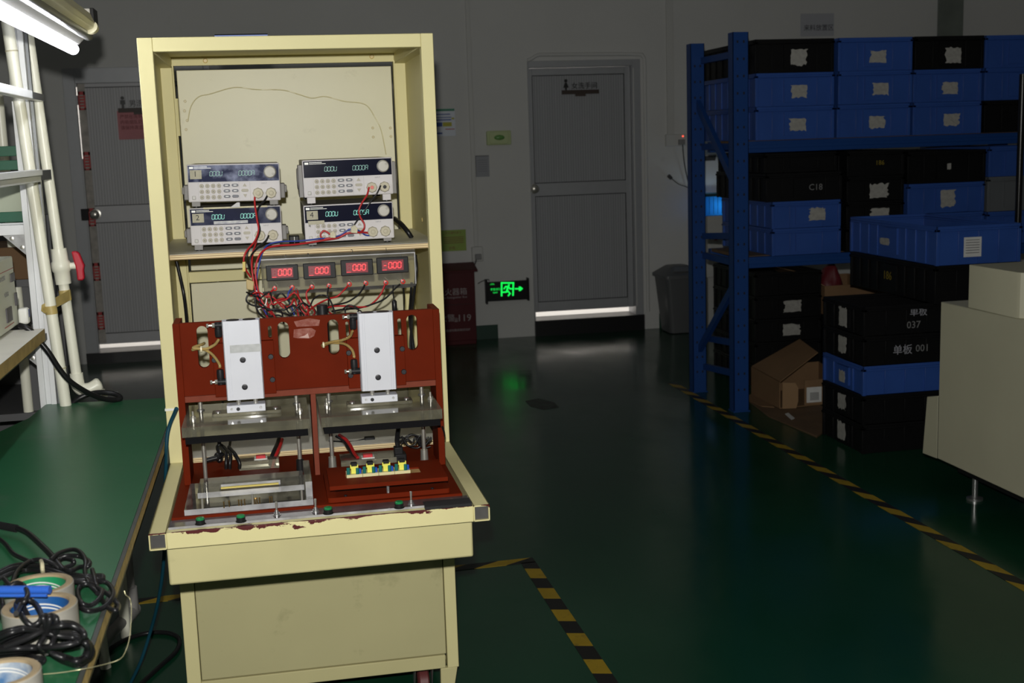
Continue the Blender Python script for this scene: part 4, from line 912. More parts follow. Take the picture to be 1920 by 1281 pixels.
for (xa, xb, za, zb, txt) in ((-0.0145, 0.0525, 1.0030, 1.0360, '0.00'), (0.0630, 0.1312, 1.0030, 1.0365, '0.00'), (0.1425, 0.2110, 1.0055, 1.0395, '0.00'), (0.2190, 0.2875, 1.0065, 1.0410, '-0.00')):
    pm_ = build(MB().box(xa, xb, YF-0.008, YF, za, zb), 'panel_meter', BLACKP, mp, bevel=0.0015)
    wx0, wx1, wz0, wz1 = xa+0.011, xb-0.011, za+0.006, zb-0.006
    do = build(MB().box(wx0, wx1, YF-0.0088, YF-0.0078, wz0, wz1), 'meter_display', WINR, pm_)
    h = 0.0125; cw = 0.0068
    build(MB().seg7('8', wx0+0.0030, wz0+0.0050, YF-0.0089, h, cw, 0.002, 0.0016), 'unlit_digit', SEGOFF, do)
    x0 = wx0+0.0140
    d = MB().seg7('0.00'.replace('.', '.'), x0, wz0+0.0050, YF-0.0089, h, cw, 0.0032, 0.0019)
    if txt[0] == '-': d.seg7('-', wx0+0.0028, wz0+0.0050, YF-0.0097, h, cw, 0.002, 0.0019)
    build(d, 'lit_digits', SEGR, do)
    build(MB().box(wx0+0.001, wx0+0.010, YF-0.0091, YF-0.0089, wz0+0.0015, wz0+0.0024), 'lit_bar', SEGR, do)
JACKS = [(515, 541), (548, 539), (585, 538), (617, 536), (655, 533), (686, 531), (723.5, 530), (755.5, 528)]
REDJ = mat('red_binding_post', (0.55, 0.03, 0.02), 0.35)
for u, v in JACKS:
    c = at(u, v, Y=YF-0.004)
    j = build(MB().lathe((c.x, YF, c.z), (0, -1, 0), [(0, 0.0030), (0.002, 0.0054), (0.008, 0.0052), (0.0085, 0.0036)], 16), 'jack_socket', REDJ, mp, smooth=40)
    build(MB().lathe((c.x, YF-0.0085, c.z), (0, -1, 0), [(0, 0.0024), (0.0004, 0.0022)], 12), 'jack_contact', mat('dark_jack_bore', (0.05, 0.04, 0.04), 0.4), j)
# thin meter wires behind the clear sheet
for k, (u, v) in enumerate(((530, 531), (598, 528), (668, 524), (735, 520))):
    for q in range(2):
        a = at(u-14+26*q, v, Y=YF+0.012); b_ = at(*JACKS[2*k+q], Y=YF+0.012)
        build(MB().tube([a, (a+b_)/2+Vector((0.006*(1-2*q), 0.006, -0.002)), b_], 0.0006, 5, 4), 'meter_wire', (WHITE, DKW)[q], mp)

# ================================================================== LEADS
def P_(L, Y): return [at(u, v, Y=(Y[i] if isinstance(Y, (list, tuple)) else Y)) for i, (u, v) in enumerate(L)]
def lead(L, Y, M, r, label, cat='wire', name='test_lead', group=None, extra=None):
    g = MB().tube(P_(L, Y), r, 8, 5)
    if extra: g.mesh(extra)
    return one(g, name, M, label, cat, group, smooth=60)
lead([(478, 365), (477.5, 378), (479, 392), (482, 412), (485, 432), (478, 452), (463, 470), (457, 486), (460, 504), (470, 520)], [2.728, 2.722, 2.71, 2.70, 2.69, 2.675, 2.66, 2.655, 2.66, 2.67], REDW, 0.0021, 'red lead hanging from the left terminal of load 1')
lead([(503, 364), (496, 376), (487, 386), (482, 398), (484, 415), (487, 432), (480, 450), (467, 466), (463, 482), (467, 500), (478, 520)], [2.728, 2.722, 2.715, 2.708, 2.70, 2.69, 2.678, 2.664, 2.66, 2.664, 2.672], BLACKR, 0.0021, 'black lead hanging from the right terminal of load 1')
lead([(483, 440), (480, 455), (474, 475), (472, 500), (476, 530), (483, 560), (497, 585), (505, 604)], [2.735, 2.70, 2.672, 2.655, 2.65, 2.65, 2.65, 2.62], REDW, 0.0021, 'red lead dropping from the left terminal of load 2')
lead([(504, 442), (498, 452), (482, 466), (470, 482), (471, 505), (480, 530), (478, 560), (484, 585), (500, 600)], [2.735, 2.715, 2.68, 2.662, 2.66, 2.66, 2.655, 2.65, 2.62], BLACKR, 0.0021, 'black lead dropping from the right terminal of load 2')
lead([(700, 438), (684, 436), (668, 436), (650, 438), (634, 446), (610, 450), (580, 455), (550, 459), (520, 461), (500, 466), (486, 480), (479, 505), (483, 540), (495, 572), (520, 600)], [2.722, 2.715, 2.71, 2.71, 2.71, 2.705, 2.70, 2.69, 2.68, 2.672, 2.66, 2.652, 2.65, 2.65, 2.62], REDW, 0.0022, 'red lead lying along the shelf edge from load 4')
lead([(702, 441), (686, 441), (672, 432), (656, 430), (640, 440), (620, 446), (596, 448), (560, 452), (528, 453), (505, 458), (494, 470), (486, 495), (481, 530), (487, 565), (500, 590)], [2.722, 2.716, 2.711, 2.712, 2.712, 2.71, 2.70, 2.695, 2.686, 2.68, 2.668, 2.658, 2.655, 2.655, 2.63], BLUEW, 0.0016, 'thin blue lead lying beside the red lead from load 4')
lead([(692, 351), (688, 366), (679, 380), (673, 395), (676, 408), (683, 420), (682, 430), (674, 437)], [2.712, 2.706, 2.70, 2.698, 2.70, 2.70, 2.70, 2.708], REDW, 0.0020, 'red lead hanging from load 3 terminal across load 4')
lead([(714, 348), (706, 364), (694, 380), (682, 398), (671, 412), (664, 422)], [2.712, 2.708, 2.712, 2.712, 2.708, 2.706], BLACKR, 0.0016, 'thin black lead hanging from load 3 terminal')
lead([(620, 440), (608, 433), (601, 440), (606, 448), (622, 446)], 2.705, REDW, 0.0020, 'small red wire loop taped on load 4')
# masking tape wraps
MASK = mat('masking_tape', (0.62, 0.57, 0.40), 0.7, var=0.2, vscale=60)
for (u, v, s, lb) in ((664, 430, 0.0075, 'masking tape wad round the leads on load 4, near the arrow keys'), (624, 440, 0.0065, 'masking tape wrap round the leads on the keypad of load 4')):
    c = at(u, v, Y=2.705); q = MB().prism([(c.x-s, c.z-s*0.9), (c.x+s*0.8, c.z-s*1.1), (c.x+s, c.z+s*0.3), (c.x+s*0.1, c.z+s*1.3), (c.x-s*0.9, c.z+s*0.6)], 'y', 2.697, 2.7065)
    one(q, 'tape_wrap', MASK, lb, 'tape', bevel=0.001)
c = at(469, 533, Y=2.655); one(MB().prism([(c.x-0.008, c.z-0.010), (c.x+0.006, c.z-0.013), (c.x+0.009, c.z+0.006), (c.x-0.007, c.z+0.012)], 'y', 2.645, 2.668), 'tape_wrap', mat('brown_masking_tape', (0.48, 0.36, 0.16), 0.6), 'brown masking tape wrapped round the bundle left of the meter panel', 'tape', bevel=0.002)
c = at(457, 500, Y=2.65); one(MB().prism([(c.x-0.003, c.z-0.010), (c.x+0.003, c.z-0.010), (c.x+0.004, c.z+0.010), (c.x-0.002, c.z+0.010)], 'y', 2.645, 2.66), 'cable_marker', mat('yellow_wire', (0.55, 0.42, 0.08), 0.5), 'yellow marker sleeve on the leads left of the shelf', 'marker')
# leads from the jack sockets
lead([(513, 543), (504, 551), (500, 563), (505, 578), (514, 592), (520, 606)], [2.655, 2.648, 2.645, 2.63, 2.60, 2.56], REDW, 0.0019, 'red lead from the first jack of the meter panel')
lead([(547, 541), (541, 549), (540, 560), (546, 574), (552, 590)], [2.655, 2.648, 2.645, 2.63, 2.60], BLUEW, 0.0017, 'blue lead from the second jack of the meter panel')
lead([(583, 540), (575, 548), (576, 562), (585, 576), (590, 588), (578, 598)], [2.655, 2.648, 2.645, 2.63, 2.60, 2.56], REDW, 0.0019, 'red lead from the third jack of the meter panel')
lead([(616, 539), (614, 550), (616, 565), (615, 585)], [2.655, 2.648, 2.64, 2.60], BLACKR, 0.0017, 'black lead from the fourth jack of the meter panel')
lead([(653, 535), (643, 546), (632, 556), (618, 560), (600, 568), (582, 580), (570, 597)], [2.655, 2.648, 2.645, 2.64, 2.63, 2.60, 2.56], REDW, 0.0019, 'red lead from the fifth jack, sagging to the left')
lead([(684, 534), (678, 545), (668, 556), (650, 567), (625, 573), (606, 580)], [2.655, 2.65, 2.645, 2.64, 2.63, 2.60], BLACKR, 0.0019, 'black lead from the sixth jack, sagging to the left')
lead([(722, 533), (716, 548), (706, 562), (692, 573), (676, 576), (650, 574), (622, 575), (604, 582)], [2.655, 2.65, 2.645, 2.64, 2.635, 2.63, 2.62, 2.60], REDW, 0.0019, 'red lead from the seventh jack, longest sag to the left')
lead([(750, 533), (738, 544), (722, 560), (700, 570), (672, 578), (645, 580), (622, 584)], [2.655, 2.65, 2.645, 2.64, 2.635, 2.62, 2.60], BLACKR, 0.0019, 'black lead from the eighth jack, longest sag to the left')
# tangle behind the top of the press
random.seed(11)
for k in range(9):
    col = (REDW, BLACKR)[(k+1) % 2]; pts = []; u, v = 462+k*9, 548+((k*37) % 30)
    ys = 2.60+0.015*(k % 4)
    for i in range(8):
        pts.append(at(u, v, Y=ys)); u += random.uniform(4, 18); v += random.uniform(-14, 19); v = min(max(v, 545), 597); ys += random.uniform(-0.008, 0.008)
    pts.append(at(u, 606, Y=2.56))
    one(MB().tube(pts, 0.0018, 7, 5), 'tangled_lead', col, ('red' if col is REDW else 'black')+' lead in the tangle above the left end of the press', 'wire', 'tangled '+('red' if col is REDW else 'black')+' leads above the press', smooth=60)
lead([(478, 545), (466, 552), (462, 564), (472, 572), (490, 576), (512, 582), (540, 590), (560, 600)], [2.65, 2.648, 2.646, 2.64, 2.635, 2.62, 2.60, 2.56], BLACKR, 0.0019, 'black lead looping out furthest left below the shelf')
lead([(640, 582), (655, 572), (672, 580), (664, 592), (648, 588), (652, 576), (676, 583), (682, 596)], [2.60, 2.605, 2.60, 2.59, 2.585, 2.59, 2.57, 2.55], BLACKR, 0.0015, 'thin black wires knotted behind the right cylinder top')
lead([(500, 560), (497, 572), (484, 580)], 2.64, WHITE, 0.0014, 'white cable tie tail in the lead bundle', 'cable tie', 'cable_tie')
lead([(480, 545), (486, 550), (492, 549)], 2.645, WHITE, 0.0012, 'white cable tie on the bundle left of the meter panel', 'cable tie', 'cable_tie')
a = at(604, 578, Y=2.53)
mo = thing('black_sleeve', (a.x, 2.53, 0.90), 'black cylindrical housing standing behind the press top', 'housing')
build(MB().lathe((a.x, 2.53, 0.813), (0, 0, 1), [(0, 0.0112), (0.148, 0.0112), (0.150, 0.0102), (0.150, 0.006), (0.146, 0.006)], 24), 'sleeve', BLACKP, mo, smooth=40)
c = at(558, 590, Y=2.50); one(MB().box(c.x-0.006, c.x+0.006, 2.495, 2.507, 0.9555, c.z+0.006), 'wire_connector', BLACKP, 'small black connector on the top edge of the press', 'connector', bevel=0.001)
# cords in the right rear corner
lead([(779, 478), (781, 510), (777, 545), (773, 580), (772, 610), (770, 640), (770, 670), (768, 700)], [2.70, 2.70, 2.68, 2.64, 2.60, 2.56, 2.54, 2.53], BLACKR, 0.0032, 'thick black cord running down inside the right cabinet post', 'cord', 'loose_cable')
lead([(772, 530), (770, 560), (768, 600), (774, 640), (776, 670), (770, 700)], [2.72, 2.70, 2.62, 2.56, 2.54, 2.53], BLACKR, 0.0030, 'second black cord behind the right slot of the press', 'cord', 'loose_cable')
lead([(757, 540), (758, 560), (757, 600)], [2.74, 2.72, 2.62], BLACKR, 0.0014, 'thin black wire behind the inline plug', 'cord', 'loose_cable')
t = MB().tube(P_([(737, 535), (737, 550), (738.5, 560)], 2.62), 0.0014, 7, 4); c = at(739, 562, Y=2.62); d_ = at(739, 585, Y=2.62)
t.lathe(c, (0, 0, -1), [(0, 0.0025), (0.004, 0.0055), (0.022, 0.0055), (0.026, 0.004)], 14); t.tube([d_, d_+Vector((0, -0.03, -0.03)), d_+Vector((0, -0.05, -0.06))], 0.0016, 7, 4)
one(t, 'inline_plug', BLACKR, 'black inline barrel plug hanging behind the right cylinder', 'plug', smooth=40)
lead([(331, 490), (338, 520), (345, 555), (350, 600), (352, 640)], [2.75, 2.75, 2.75, 2.72, 2.66], BLACKR, 0.0035, 'black cord running down inside the left cabinet post', 'cord', 'loose_cable')
lead([(740, 410), (752, 420), (764, 434), (772, 446)], [2.90, 2.86, 2.84, 2.84], BLACKR, 0.0055, 'thick black cord behind the lower right load', 'cord', 'loose_cable')
# plugs and cords on the fixture base
for k, (u, v) in enumerate(((412, 834), (408, 850))):
    c = at(u, v, Y=2.56); d = at(u+(6 if k else 2), v+20, Y=2.545)
    one(MB().lathe(c, d-c, [(0, 0.006), (0.004, 0.009), (0.012, 0.0085), (0.020, 0.005)], 14).tube([c, c+Vector((0.004, 0.02, 0.03)), c+Vector((0.01, 0.05, 0.08))], 0.0025, 7, 4), 'round_plug', BLACKR, ('upper' if k == 0 else 'lower')+' round black plug behind the left clear nest', 'plug', smooth=40)
lead([(394, 860), (404, 862), (415, 855), (424, 846), (430, 838), (432, 825)], [2.52, 2.52, 2.53, 2.55, 2.57, 2.60], BLACKR, 0.0028, 'black cord curling to the left on the press base', 'cord', 'loose_cable')
c = at(398, 861, Y=2.515); one(MB().cyl((c.x-0.013, 2.515, c.z-0.002), (c.x+0.010, 2.515, c.z+0.002), 0.0052, 12), 'barrel_plug', BLACKR, 'black barrel plug lying at the left of the press base', 'plug', smooth=40)
for k, (u0, u1) in enumerate(((424, 424), (432, 431), (441, 449))):
    lead([(u1, 879), (u1, 868), (u0, 852), (u0-6, 845), (u0-12, 838)], [2.50, 2.50, 2.51, 2.53, 2.55], BLACKR, 0.0034, ('leftmost', 'middle', 'rightmost')[k]+' of three black cords plugged in behind the left nest', 'cord', 'loose_cable', 'black cords behind the left nest')
lead([(523, 822), (520, 832), (514, 845), (509, 858), (507, 872)], [2.60, 2.58, 2.55, 2.53, 2.515], BLACKR, 0.0042, 'black lead of the red and black pair behind left nest', 'wire')
lead([(529, 824), (526, 834), (521, 846), (515, 860), (511, 876)], [2.60, 2.575, 2.545, 2.525, 2.51], REDW, 0.0036, 'red lead of the pair behind left nest', 'wire')
lead([(636, 816), (648, 824), (657, 836), (664, 850), (671, 859)], [2.56, 2.54, 2.51, 2.48, 2.455], REDW, 0.0036, 'red lead curving down to the right power box', 'wire')
lead([(630, 818), (643, 826), (653, 840), (661, 852), (668, 860)], [2.56, 2.545, 2.515, 2.485, 2.46], BLACKR, 0.0028, 'black lead curving down beside the red lead to the right power box', 'wire')
c = at(748, 846, Y=2.47); pb = thing('power_plug', (c.x, 2.47, 0.640), 'black angled power plug behind the right red nest', 'plug')
build(MB().box(c.x-0.010, c.x+0.008, 2.462, 2.482, c.z-0.006, c.z+0.010).box(c.x-0.012, c.x+0.014, 2.458, 2.486, 0.6375, c.z-0.004), 'plug_body', BLACKP, pb, bevel=0.002)
build(MB().tube([(c.x-0.001, 2.472, c.z+0.008), (c.x-0.002, 2.478, c.z+0.022), (c.x+0.004, 2.50, c.z+0.040)], 0.005, 8, 4), 'plug_cord', BLACKR, pb)
random.seed(5)
for k in range(6):
    pts = [at(752+random.uniform(-6, 6), 818+k*3, Y=2.53+0.01*k)]
    for i in range(5): pts.append(at(762+i*11+random.uniform(-5, 5), 826+random.uniform(-10, 14), Y=2.52+0.012*k))
    one(MB().tube(pts, 0.0019, 7, 5), 'coiled_cable', BLACKR, 'thin black cord in the tangle behind the right rod', 'cord', 'tangled black cords behind the right rod', smooth=60)
lead([(829, 800), (833, 812), (833, 822), (829, 832)], [2.40, 2.41, 2.43, 2.45], BLACKR, 0.0018, 'black wire loop sticking out past the right side panel', 'wire')
c = at(699, 822, Y=2.60); sw = thing('inline_switch', (c.x, 2.60, 0.629), 'small black inline switch on the lower plywood behind the right press', 'switch')
build(MB().box(c.x-0.011, c.x+0.012, 2.70, 2.715, 0.6292, 0.639), 'switch_body', BLACKP, sw, bevel=0.002)
build(MB().tube([(c.x-0.011, 2.707, 0.634), (c.x-0.04, 2.70, 0.632), (c.x-0.09, 2.69, 0.640)], 0.0018, 7, 5), 'switch_cord', BLACKR, sw)
# blue air hose down the left of the cabinet
HOSE = mat('teal_air_hose', (0.008, 0.055, 0.085), 0.35)
lead([(331, 766), (327, 776), (319, 795), (314, 815), (312, 840), (312, 860), (311, 885), (310, 930), (309, 985), (308, 1040), (303, 1090), (294, 1140), (282, 1185), (264, 1240), (243, 1285)], [2.60, 2.61, 2.62, 2.62, 2.62, 2.63, 2.64, 2.66, 2.70, 2.75, 2.80, 2.85, 2.90, 2.92, 2.95], HOSE, 0.0042, 'teal air hose tied to the left cabinet post and dropping to the floor', 'hose', 'air_hose')
z_ = at(320, 770, Y=2.64).z; one(MB().box(CX0-0.0015, CX0+T+0.0015, 2.6485, 2.6815, z_-0.0025, z_+0.0025), 'cable_tie', WHITE, 'white cable tie round the left cabinet post', 'cable tie')
# ================================================================== LEFT BENCH
MATG = mix_wear(mat('green_antistatic_mat', (0.020, 0.125, 0.052), 0.36, var=0.2, vscale=3, bump=0.06, bscale=40), (0.075, 0.13, 0.085), 7, 0.58, 0.85)
BZ = 0.680
bn = thing('work_bench', (-0.55, 2.1, 0), 'narrow work bench with green antistatic mat and worn wooden edge', 'bench')
outl = [(-0.2465, 1.0), (-0.2465, 3.125), (-0.565, 3.135), (-0.575, 2.98), (-0.66, 2.70), (-0.78, 2.3), (-0.95, 1.9), (-1.05, 1.0)]
build(MB().prism(outl, 'z', BZ-0.021, BZ-0.003), 'bench_board', mix_wear(mat('chipboard_edge', (0.66, 0.46, 0.15), 0.7, var=0.35, vscale=60), (0.20, 0.15, 0.07), 40, 0.55, 0.75), bn)
o2 = [(-0.2526, 1.0), (-0.2526, 3.11), (-0.565, 3.137), (-0.577, 2.98), (-0.662, 2.70), (-0.782, 2.3), (-0.952, 1.9), (-1.05, 1.0)]
build(MB().prism(o2, 'z', BZ-0.0029, BZ), 'green_mat', MATG, bn)
build(MB().box(-0.2522, -0.2462, 1.0, 3.11, BZ-0.0029, BZ-0.0008), 'rubber_edge_strip', mat('grey_edge_strip', (0.06, 0.065, 0.06), 0.6, var=0.3, vscale=30), bn)
build(MB().box(-0.96, -0.28, 1.05, 1.09, 0.60, BZ-0.0211).box(-0.60, -0.28, 3.03, 3.07, 0.60, BZ-0.0211).box(-0.29, -0.262, 1.09, 3.03, 0.615, BZ-0.0211), 'bench_frame', mat('dark_steel', (0.06, 0.06, 0.06), 0.5), bn)
LEGM = mat('grey_pvc_leg', (0.30, 0.29, 0.28), 0.45)
lp = at(246, 1150, Z=0.04); lt = at(242, 970, Y=lp.y+0.02)
lg = MB(); lg.tube([(lp.x, lp.y, 0.655), (lp.x, lp.y, 0.35), (lp.x, lp.y, 0.055)], 0.0160, 14, 4); lg.lathe((lp.x, lp.y, 0.115), (0, 0, -1), [(0, 0.016), (0.001, 0.021), (0.045, 0.0215), (0.075, 0.021), (0.09, 0.012)], 16)
build(lg, 'leg', LEGM, bn, smooth=40)
lg = MB(); e_ = Vector((lp.x, lp.y, 0.045)); lg.tube([e_, e_+Vector((-0.05, -0.22, 0)), e_+Vector((-0.15, -0.75, 0.0))], 0.0160, 14, 4); lg.cyl(e_+Vector((0.004, 0.02, 0)), e_+Vector((-0.012, -0.055, 0)), 0.0212, 16)
build(lg, 'floor_rail', LEGM, bn, smooth=40)
for x, y in ((-0.30, 1.07), (-0.93, 1.07), (-0.57, 3.05)): build(MB().cyl((x, y, 0), (x, y, 0.60), 0.016, 14), 'leg', LEGM, bn)
# ------------------------------------------------ tape rolls
KR = mix_wear(mat('kraft_core', (0.33, 0.255, 0.15), 0.7, var=0.25, vscale=40), (0.22, 0.17, 0.10), 30, 0.55, 0.8)
SIDE = mat('clear_tape_winding', (0.30, 0.285, 0.25), 0.3, var=0.25, vscale=25)
def roll(px, py, zb, h, R, r, stripe, base, label, tilt=(0, 0), txt=None):
    """tape roll lying flat; px,py marks the centre of its upper rim"""
    c = at(px, py, Z=zb+h)
    t = thing('tape_roll', (c.x, c.y, zb), label, 'tape roll', 'tape rolls on the green bench')
    g = MB().lathe((c.x, c.y, zb), (0, 0, 1), [(0, R-0.001), (0.001, R), (h-0.001, R), (h, R-0.001), (h, r+0.0045)], 40, caps=False); build(g, 'tape_winding', [SIDE], t, smooth=40)
    build(MB().add([], []).lathe((c.x, c.y, zb+h-0.0004), (0, 0, 1), [(0, R-0.001), (0.0012, R-0.0015), (0.0012, r+0.001), (0, r+0.001)], 40, caps=False), 'winding_edge', KR, t, smooth=40)
    q = MB(); n = 40; vs = []; fs = []
    for zz, rr in ((zb, r), (zb+h, r), (zb+h, r+0.0055), (zb, r+0.0055)):
        vs += [(c.x+rr*math.cos(2*math.pi*i/n), c.y+rr*math.sin(2*math.pi*i/n), zz) for i in range(n)]
    for k in range(4): fs += [(k*n+i, k*n+(i+1) % n, ((k+1) % 4)*n+(i+1) % n, ((k+1) % 4)*n+i) for i in range(n)]
    q.add(vs, fs); build(q, 'cardboard_core', KR, t, smooth=40)
    # printed sleeve inside the core
    q = MB(); n = 40; rows = [0.004, h*0.16, h*0.48, h*0.52, h*0.57, h*0.61, h*0.66, h-0.002]; cols = [1, 1, 0, 1, 0, 1, 0]
    rr = r-0.0004; vs = []; fs = []; mi = []
    for zz in rows: vs += [(c.x+rr*math.cos(2*math.pi*i/n), c.y+rr*math.sin(2*math.pi*i/n), zb+zz+0.010*math.sin(2*math.pi*i/n-0.5)*(0 if zz in (rows[0], rows[-1]) else 1)) for i in range(n)]
    for k in range(len(rows)-1):
        for i in range(n): q.f.append((k*n+i, k*n+(i+1) % n, (k+1)*n+(i+1) % n, (k+1)*n+i)); q.mi.append(cols[len(cols)-1-k])
    q.v = vs; build(q, 'printed_sleeve', [stripe, base], t, smooth=60)
    if txt:
        for ang, s_, zz in txt:
            M = Matrix.Translation((c.x, c.y, 0)) @ Matrix.Rotation(math.radians(ang), 4, 'Z')
            build(MB().text(s_, 0.014, 0, zb+h*zz, -R-0.0006, depth=0.0005, M=M), 'handwriting', mat('black_marker', (0.01, 0.01, 0.01), 0.6), t, smooth=0)
    return t
SW = mat('sleeve_white', (0.55, 0.55, 0.53), 0.6, var=0.15, vscale=30)
SG = mat('sleeve_green', (0.01, 0.20, 0.08), 0.5, var=0.1, vscale=40); SB = mat('sleeve_blue', (0.008, 0.07, 0.23), 0.5, var=0.1, vscale=40)
roll(72, 1096, BZ, 0.045, 0.044, 0.0345, SW, SG, 'tape roll with green printed core, rear one of three on bench', txt=None)
roll(74, 1135, BZ, 0.050, 0.045, 0.0350, SW, SB, 'tape roll with blue and white core and handwriting, middle one on bench', txt=[(32, 'Jo', 0.62), (36, '胶带', 0.28)])
roll(2, 1262, BZ, 0.042, 0.042, 0.0325, SW, mat('sleeve_blue_worn', (0.03, 0.10, 0.22), 0.6, col2=(0.40, 0.42, 0.42), vscale=55), 'tape roll with worn blue core in the near left corner of bench')
# ------------------------------------------------ black cables on the bench
def cable(L, Z, label, r=0.0036, M=BLACKR, name='power_cable', cat='cable', group=None):
    pts = [at(u, v, Z=(Z[i] if isinstance(Z, (list, tuple)) else Z)) for i, (u, v) in enumerate(L)]
    return one(MB().tube(pts, r, 9, 6), name, M, label, cat, group, smooth=60)
b0 = BZ+0.004
cable([(-12, 985), (8, 985), (30, 990), (52, 1000), (75, 1020), (97, 1042), (112, 1062), (128, 1076)], [b0+0.012, b0+0.012, b0+0.012, b0+0.014, b0+0.016, b0+0.016, b0+0.012, b0+0.004], 'black cable with ribbed strain relief reaching in from the left', 0.0046)
g = MB()
for i in range(12):
    c = at(-2+i*2.9, 985+i*0.55, Z=b0+0.012); c2 = at(-0.6+i*2.9, 985.2+i*0.55, Z=b0+0.012); g.cyl(c, c2, 0.0062, 10)
one(g, 'strain_relief', BLACKP, 'ribbed black strain relief sleeve at the far left of bench', 'strain relief')
cable([(-10, 1005), (8, 1018), (25, 1038), (48, 1050), (62, 1056)], b0+0.004, 'thin black cable bending in from left below the ribbed sleeve', 0.0034)
# tangled bundles, traced strand by strand
def zc(L, Z, label, r=0.0033, grp=None, lift=0.0):
    n_ = len(L); pts = []
    for i_, (u, v) in enumerate(L):
        if Z == 'pile': pts.append(at(u/3.99, 960+v/3.99, Z=b0+lift+min(0.052, max(0.0, (1085-v)/300*0.052))+0.003*math.sin(2.3*i_))); continue
        z_ = Z[0]+(Z[1]-Z[0])*i_/(n_-1) if isinstance(Z, tuple) else Z
        pts.append(at(u/3.99, 960+v/3.99, Z=z_+0.0035*math.sin(2.3*i_)))
    return one(MB().tube(pts, r, 9, 6), 'power_cable', BLACKR, label, 'cable', grp, smooth=60)
GA = 'black cable strands of the rear bundle'; GB_ = 'black cable strands of the front bundle'
LA = 'black cable strand of the bundle behind the tape rolls'; LB = 'black cable strand of the bundle in front of the tape rolls'
for k in range(4):
    zc([(-20, 455+16*k), (90, 405+18*k), (200, 392+16*k), (320, 405+14*k), (430, 440+12*k), (530, 466+9*k), (640, 478+6*k), (760, 476+8*k), (752, 500+4*k), (600, 508+5*k), (420, 482+10*k)], b0+0.004+0.005*(k % 2), LA, grp=GA)
zc([(380, 360), (440, 310), (540, 282), (605, 305), (640, 370), (636, 450), (655, 520), (700, 575), (730, 610)], (b0+0.020, b0+0.006), 'black cable arching highest over the rear bundle')
zc([(430, 350), (500, 328), (600, 335), (668, 372), (655, 410), (600, 412), (530, 440), (470, 425), (540, 395), (548, 365), (480, 352), (420, 380), (300, 430)], b0+0.010, 'black cable making small loops on the green mat behind the rolls')
zc([(690, 432), (706, 490), (726, 560), (762, 590), (742, 650), (672, 700), (610, 680), (584, 620), (592, 560), (640, 540), (720, 545)], b0+0.010, 'black cable forming the inner loop at the bench edge')
zc([(640, 505), (730, 508), (806, 535), (848, 600), (822, 672), (745, 728), (650, 738), (590, 695), (578, 620), (600, 560), (680, 530), (760, 520)], b0+0.006, 'black cable forming the big loop at the bench edge')
zc([(770, 590), (840, 640), (884, 700), (868, 738), (820, 722), (770, 670), (745, 620)], b0+0.003, 'black cable tail hanging over the bench edge')
one(MB().tube([at(77, 1052, Z=BZ+0.030), at(79, 1058, Z=BZ+0.034), at(80, 1070, Z=BZ+0.026), at(82, 1080, Z=BZ+0.008)], 0.0030, 8, 5), 'cable_tie', mat('yellowed_tie', (0.50, 0.46, 0.30), 0.5), 'yellowed tie band round the rear cable bundle', 'cable tie')
zc([(90, 540), (130, 440), (220, 372), (310, 358), (400, 390), (450, 430)], (b0+0.03, b0+0.012), 'black cable arching over the tie band of the rear bundle')
zh = BZ+0.056
zc([(30, 500), (90, 570), (140, 640), (170, 700), (215, 790), (260, 850), (330, 900)], (zh+0.006, b0+0.02), 'black cable running across the fronts of both tape rolls')
zc([(70, 560), (120, 532), (175, 550), (206, 610), (190, 660), (150, 700), (120, 760)], zh+0.010, 'black cable loop just above the blue spiral hose end')
zc([(130, 660), (210, 658), (265, 690), (305, 760), (300, 815), (240, 850), (180, 800), (130, 730), (122, 690), (150, 660)], zh, 'black cable loop lying over the blue cored tape roll')
zc([(0, 620), (20, 700), (10, 780), (40, 800), (120, 795), (180, 830), (200, 880)], (zh-0.01, b0+0.02), 'black cable curling at the far left below the blue hose')
for k in range(4):
    zc([(-20, 1010-30*k), (80, 950-22*k), (190, 905-12*k), (320, 890+6*k), (450, 908+10*k), (560, 912+16*k), (640, 955+14*k), (690-14*k, 1030), (660-12*k, 1105-6*k), (585-8*k, 1143-12*k), (500, 1130-14*k), (420, 1088-8*k), (370, 1040)], 'pile', LB, grp=GB_, lift=0.004+0.007*(k % 3))
for k in range(4):
    zc([(-20, 1080-22*k), (120, 1060-18*k), (260, 1040-10*k), (400, 1022-6*k), (520, 1010-8*k), (600, 985-10*k), (634, 930-4*k), (600, 870+6*k), (530, 832+8*k), (440, 835+10*k), (340, 860+10*k), (200, 930+10*k), (40, 1010)], 'pile', LB, grp=GB_, lift=0.010+0.007*(k % 3))
for k in range(2):
    zc([(352+52*k, 900), (372+52*k, 800), (340+40*k, 775), (322+90*k, 790), (340+95*k, 850), (330+80*k, 930), (290+90*k, 1000), (330+20*k, 1040)], 'pile', lift=0.022, label=('left', 'right')[k]+' black cable wrap binding the front bundle')
for k in range(3):
    zc([(-20, 1090+18*k), (80, 1100+12*k), (180, 1075+18*k), (260, 1090+14*k), (325, 1100), (310, 1130), (240, 1140)], b0+0.004, LB, grp=GB_)
# blue spiral air line
bl = MB(); bl.cyl(at(-10, 1107, Z=BZ+0.063), at(92, 1106, Z=BZ+0.063), 0.0050, 12); bl.cyl(at(-10, 1117, Z=BZ+0.060), at(88, 1117, Z=BZ+0.060), 0.0022, 10)
a, b_ = at(0, 1106.5, Z=BZ+0.063), at(92, 1106, Z=BZ+0.063)
for i in range(26): c = a+(b_-a)*(i/25.0); bl.cyl(c, c+(b_-a).normalized()*0.0014, 0.0055, 12)
one(bl, 'spiral_hose', mat('blue_spiral_hose', (0.022, 0.095, 0.42), 0.35), 'bright blue spiral hose lying across the tape rolls', 'hose', smooth=40)
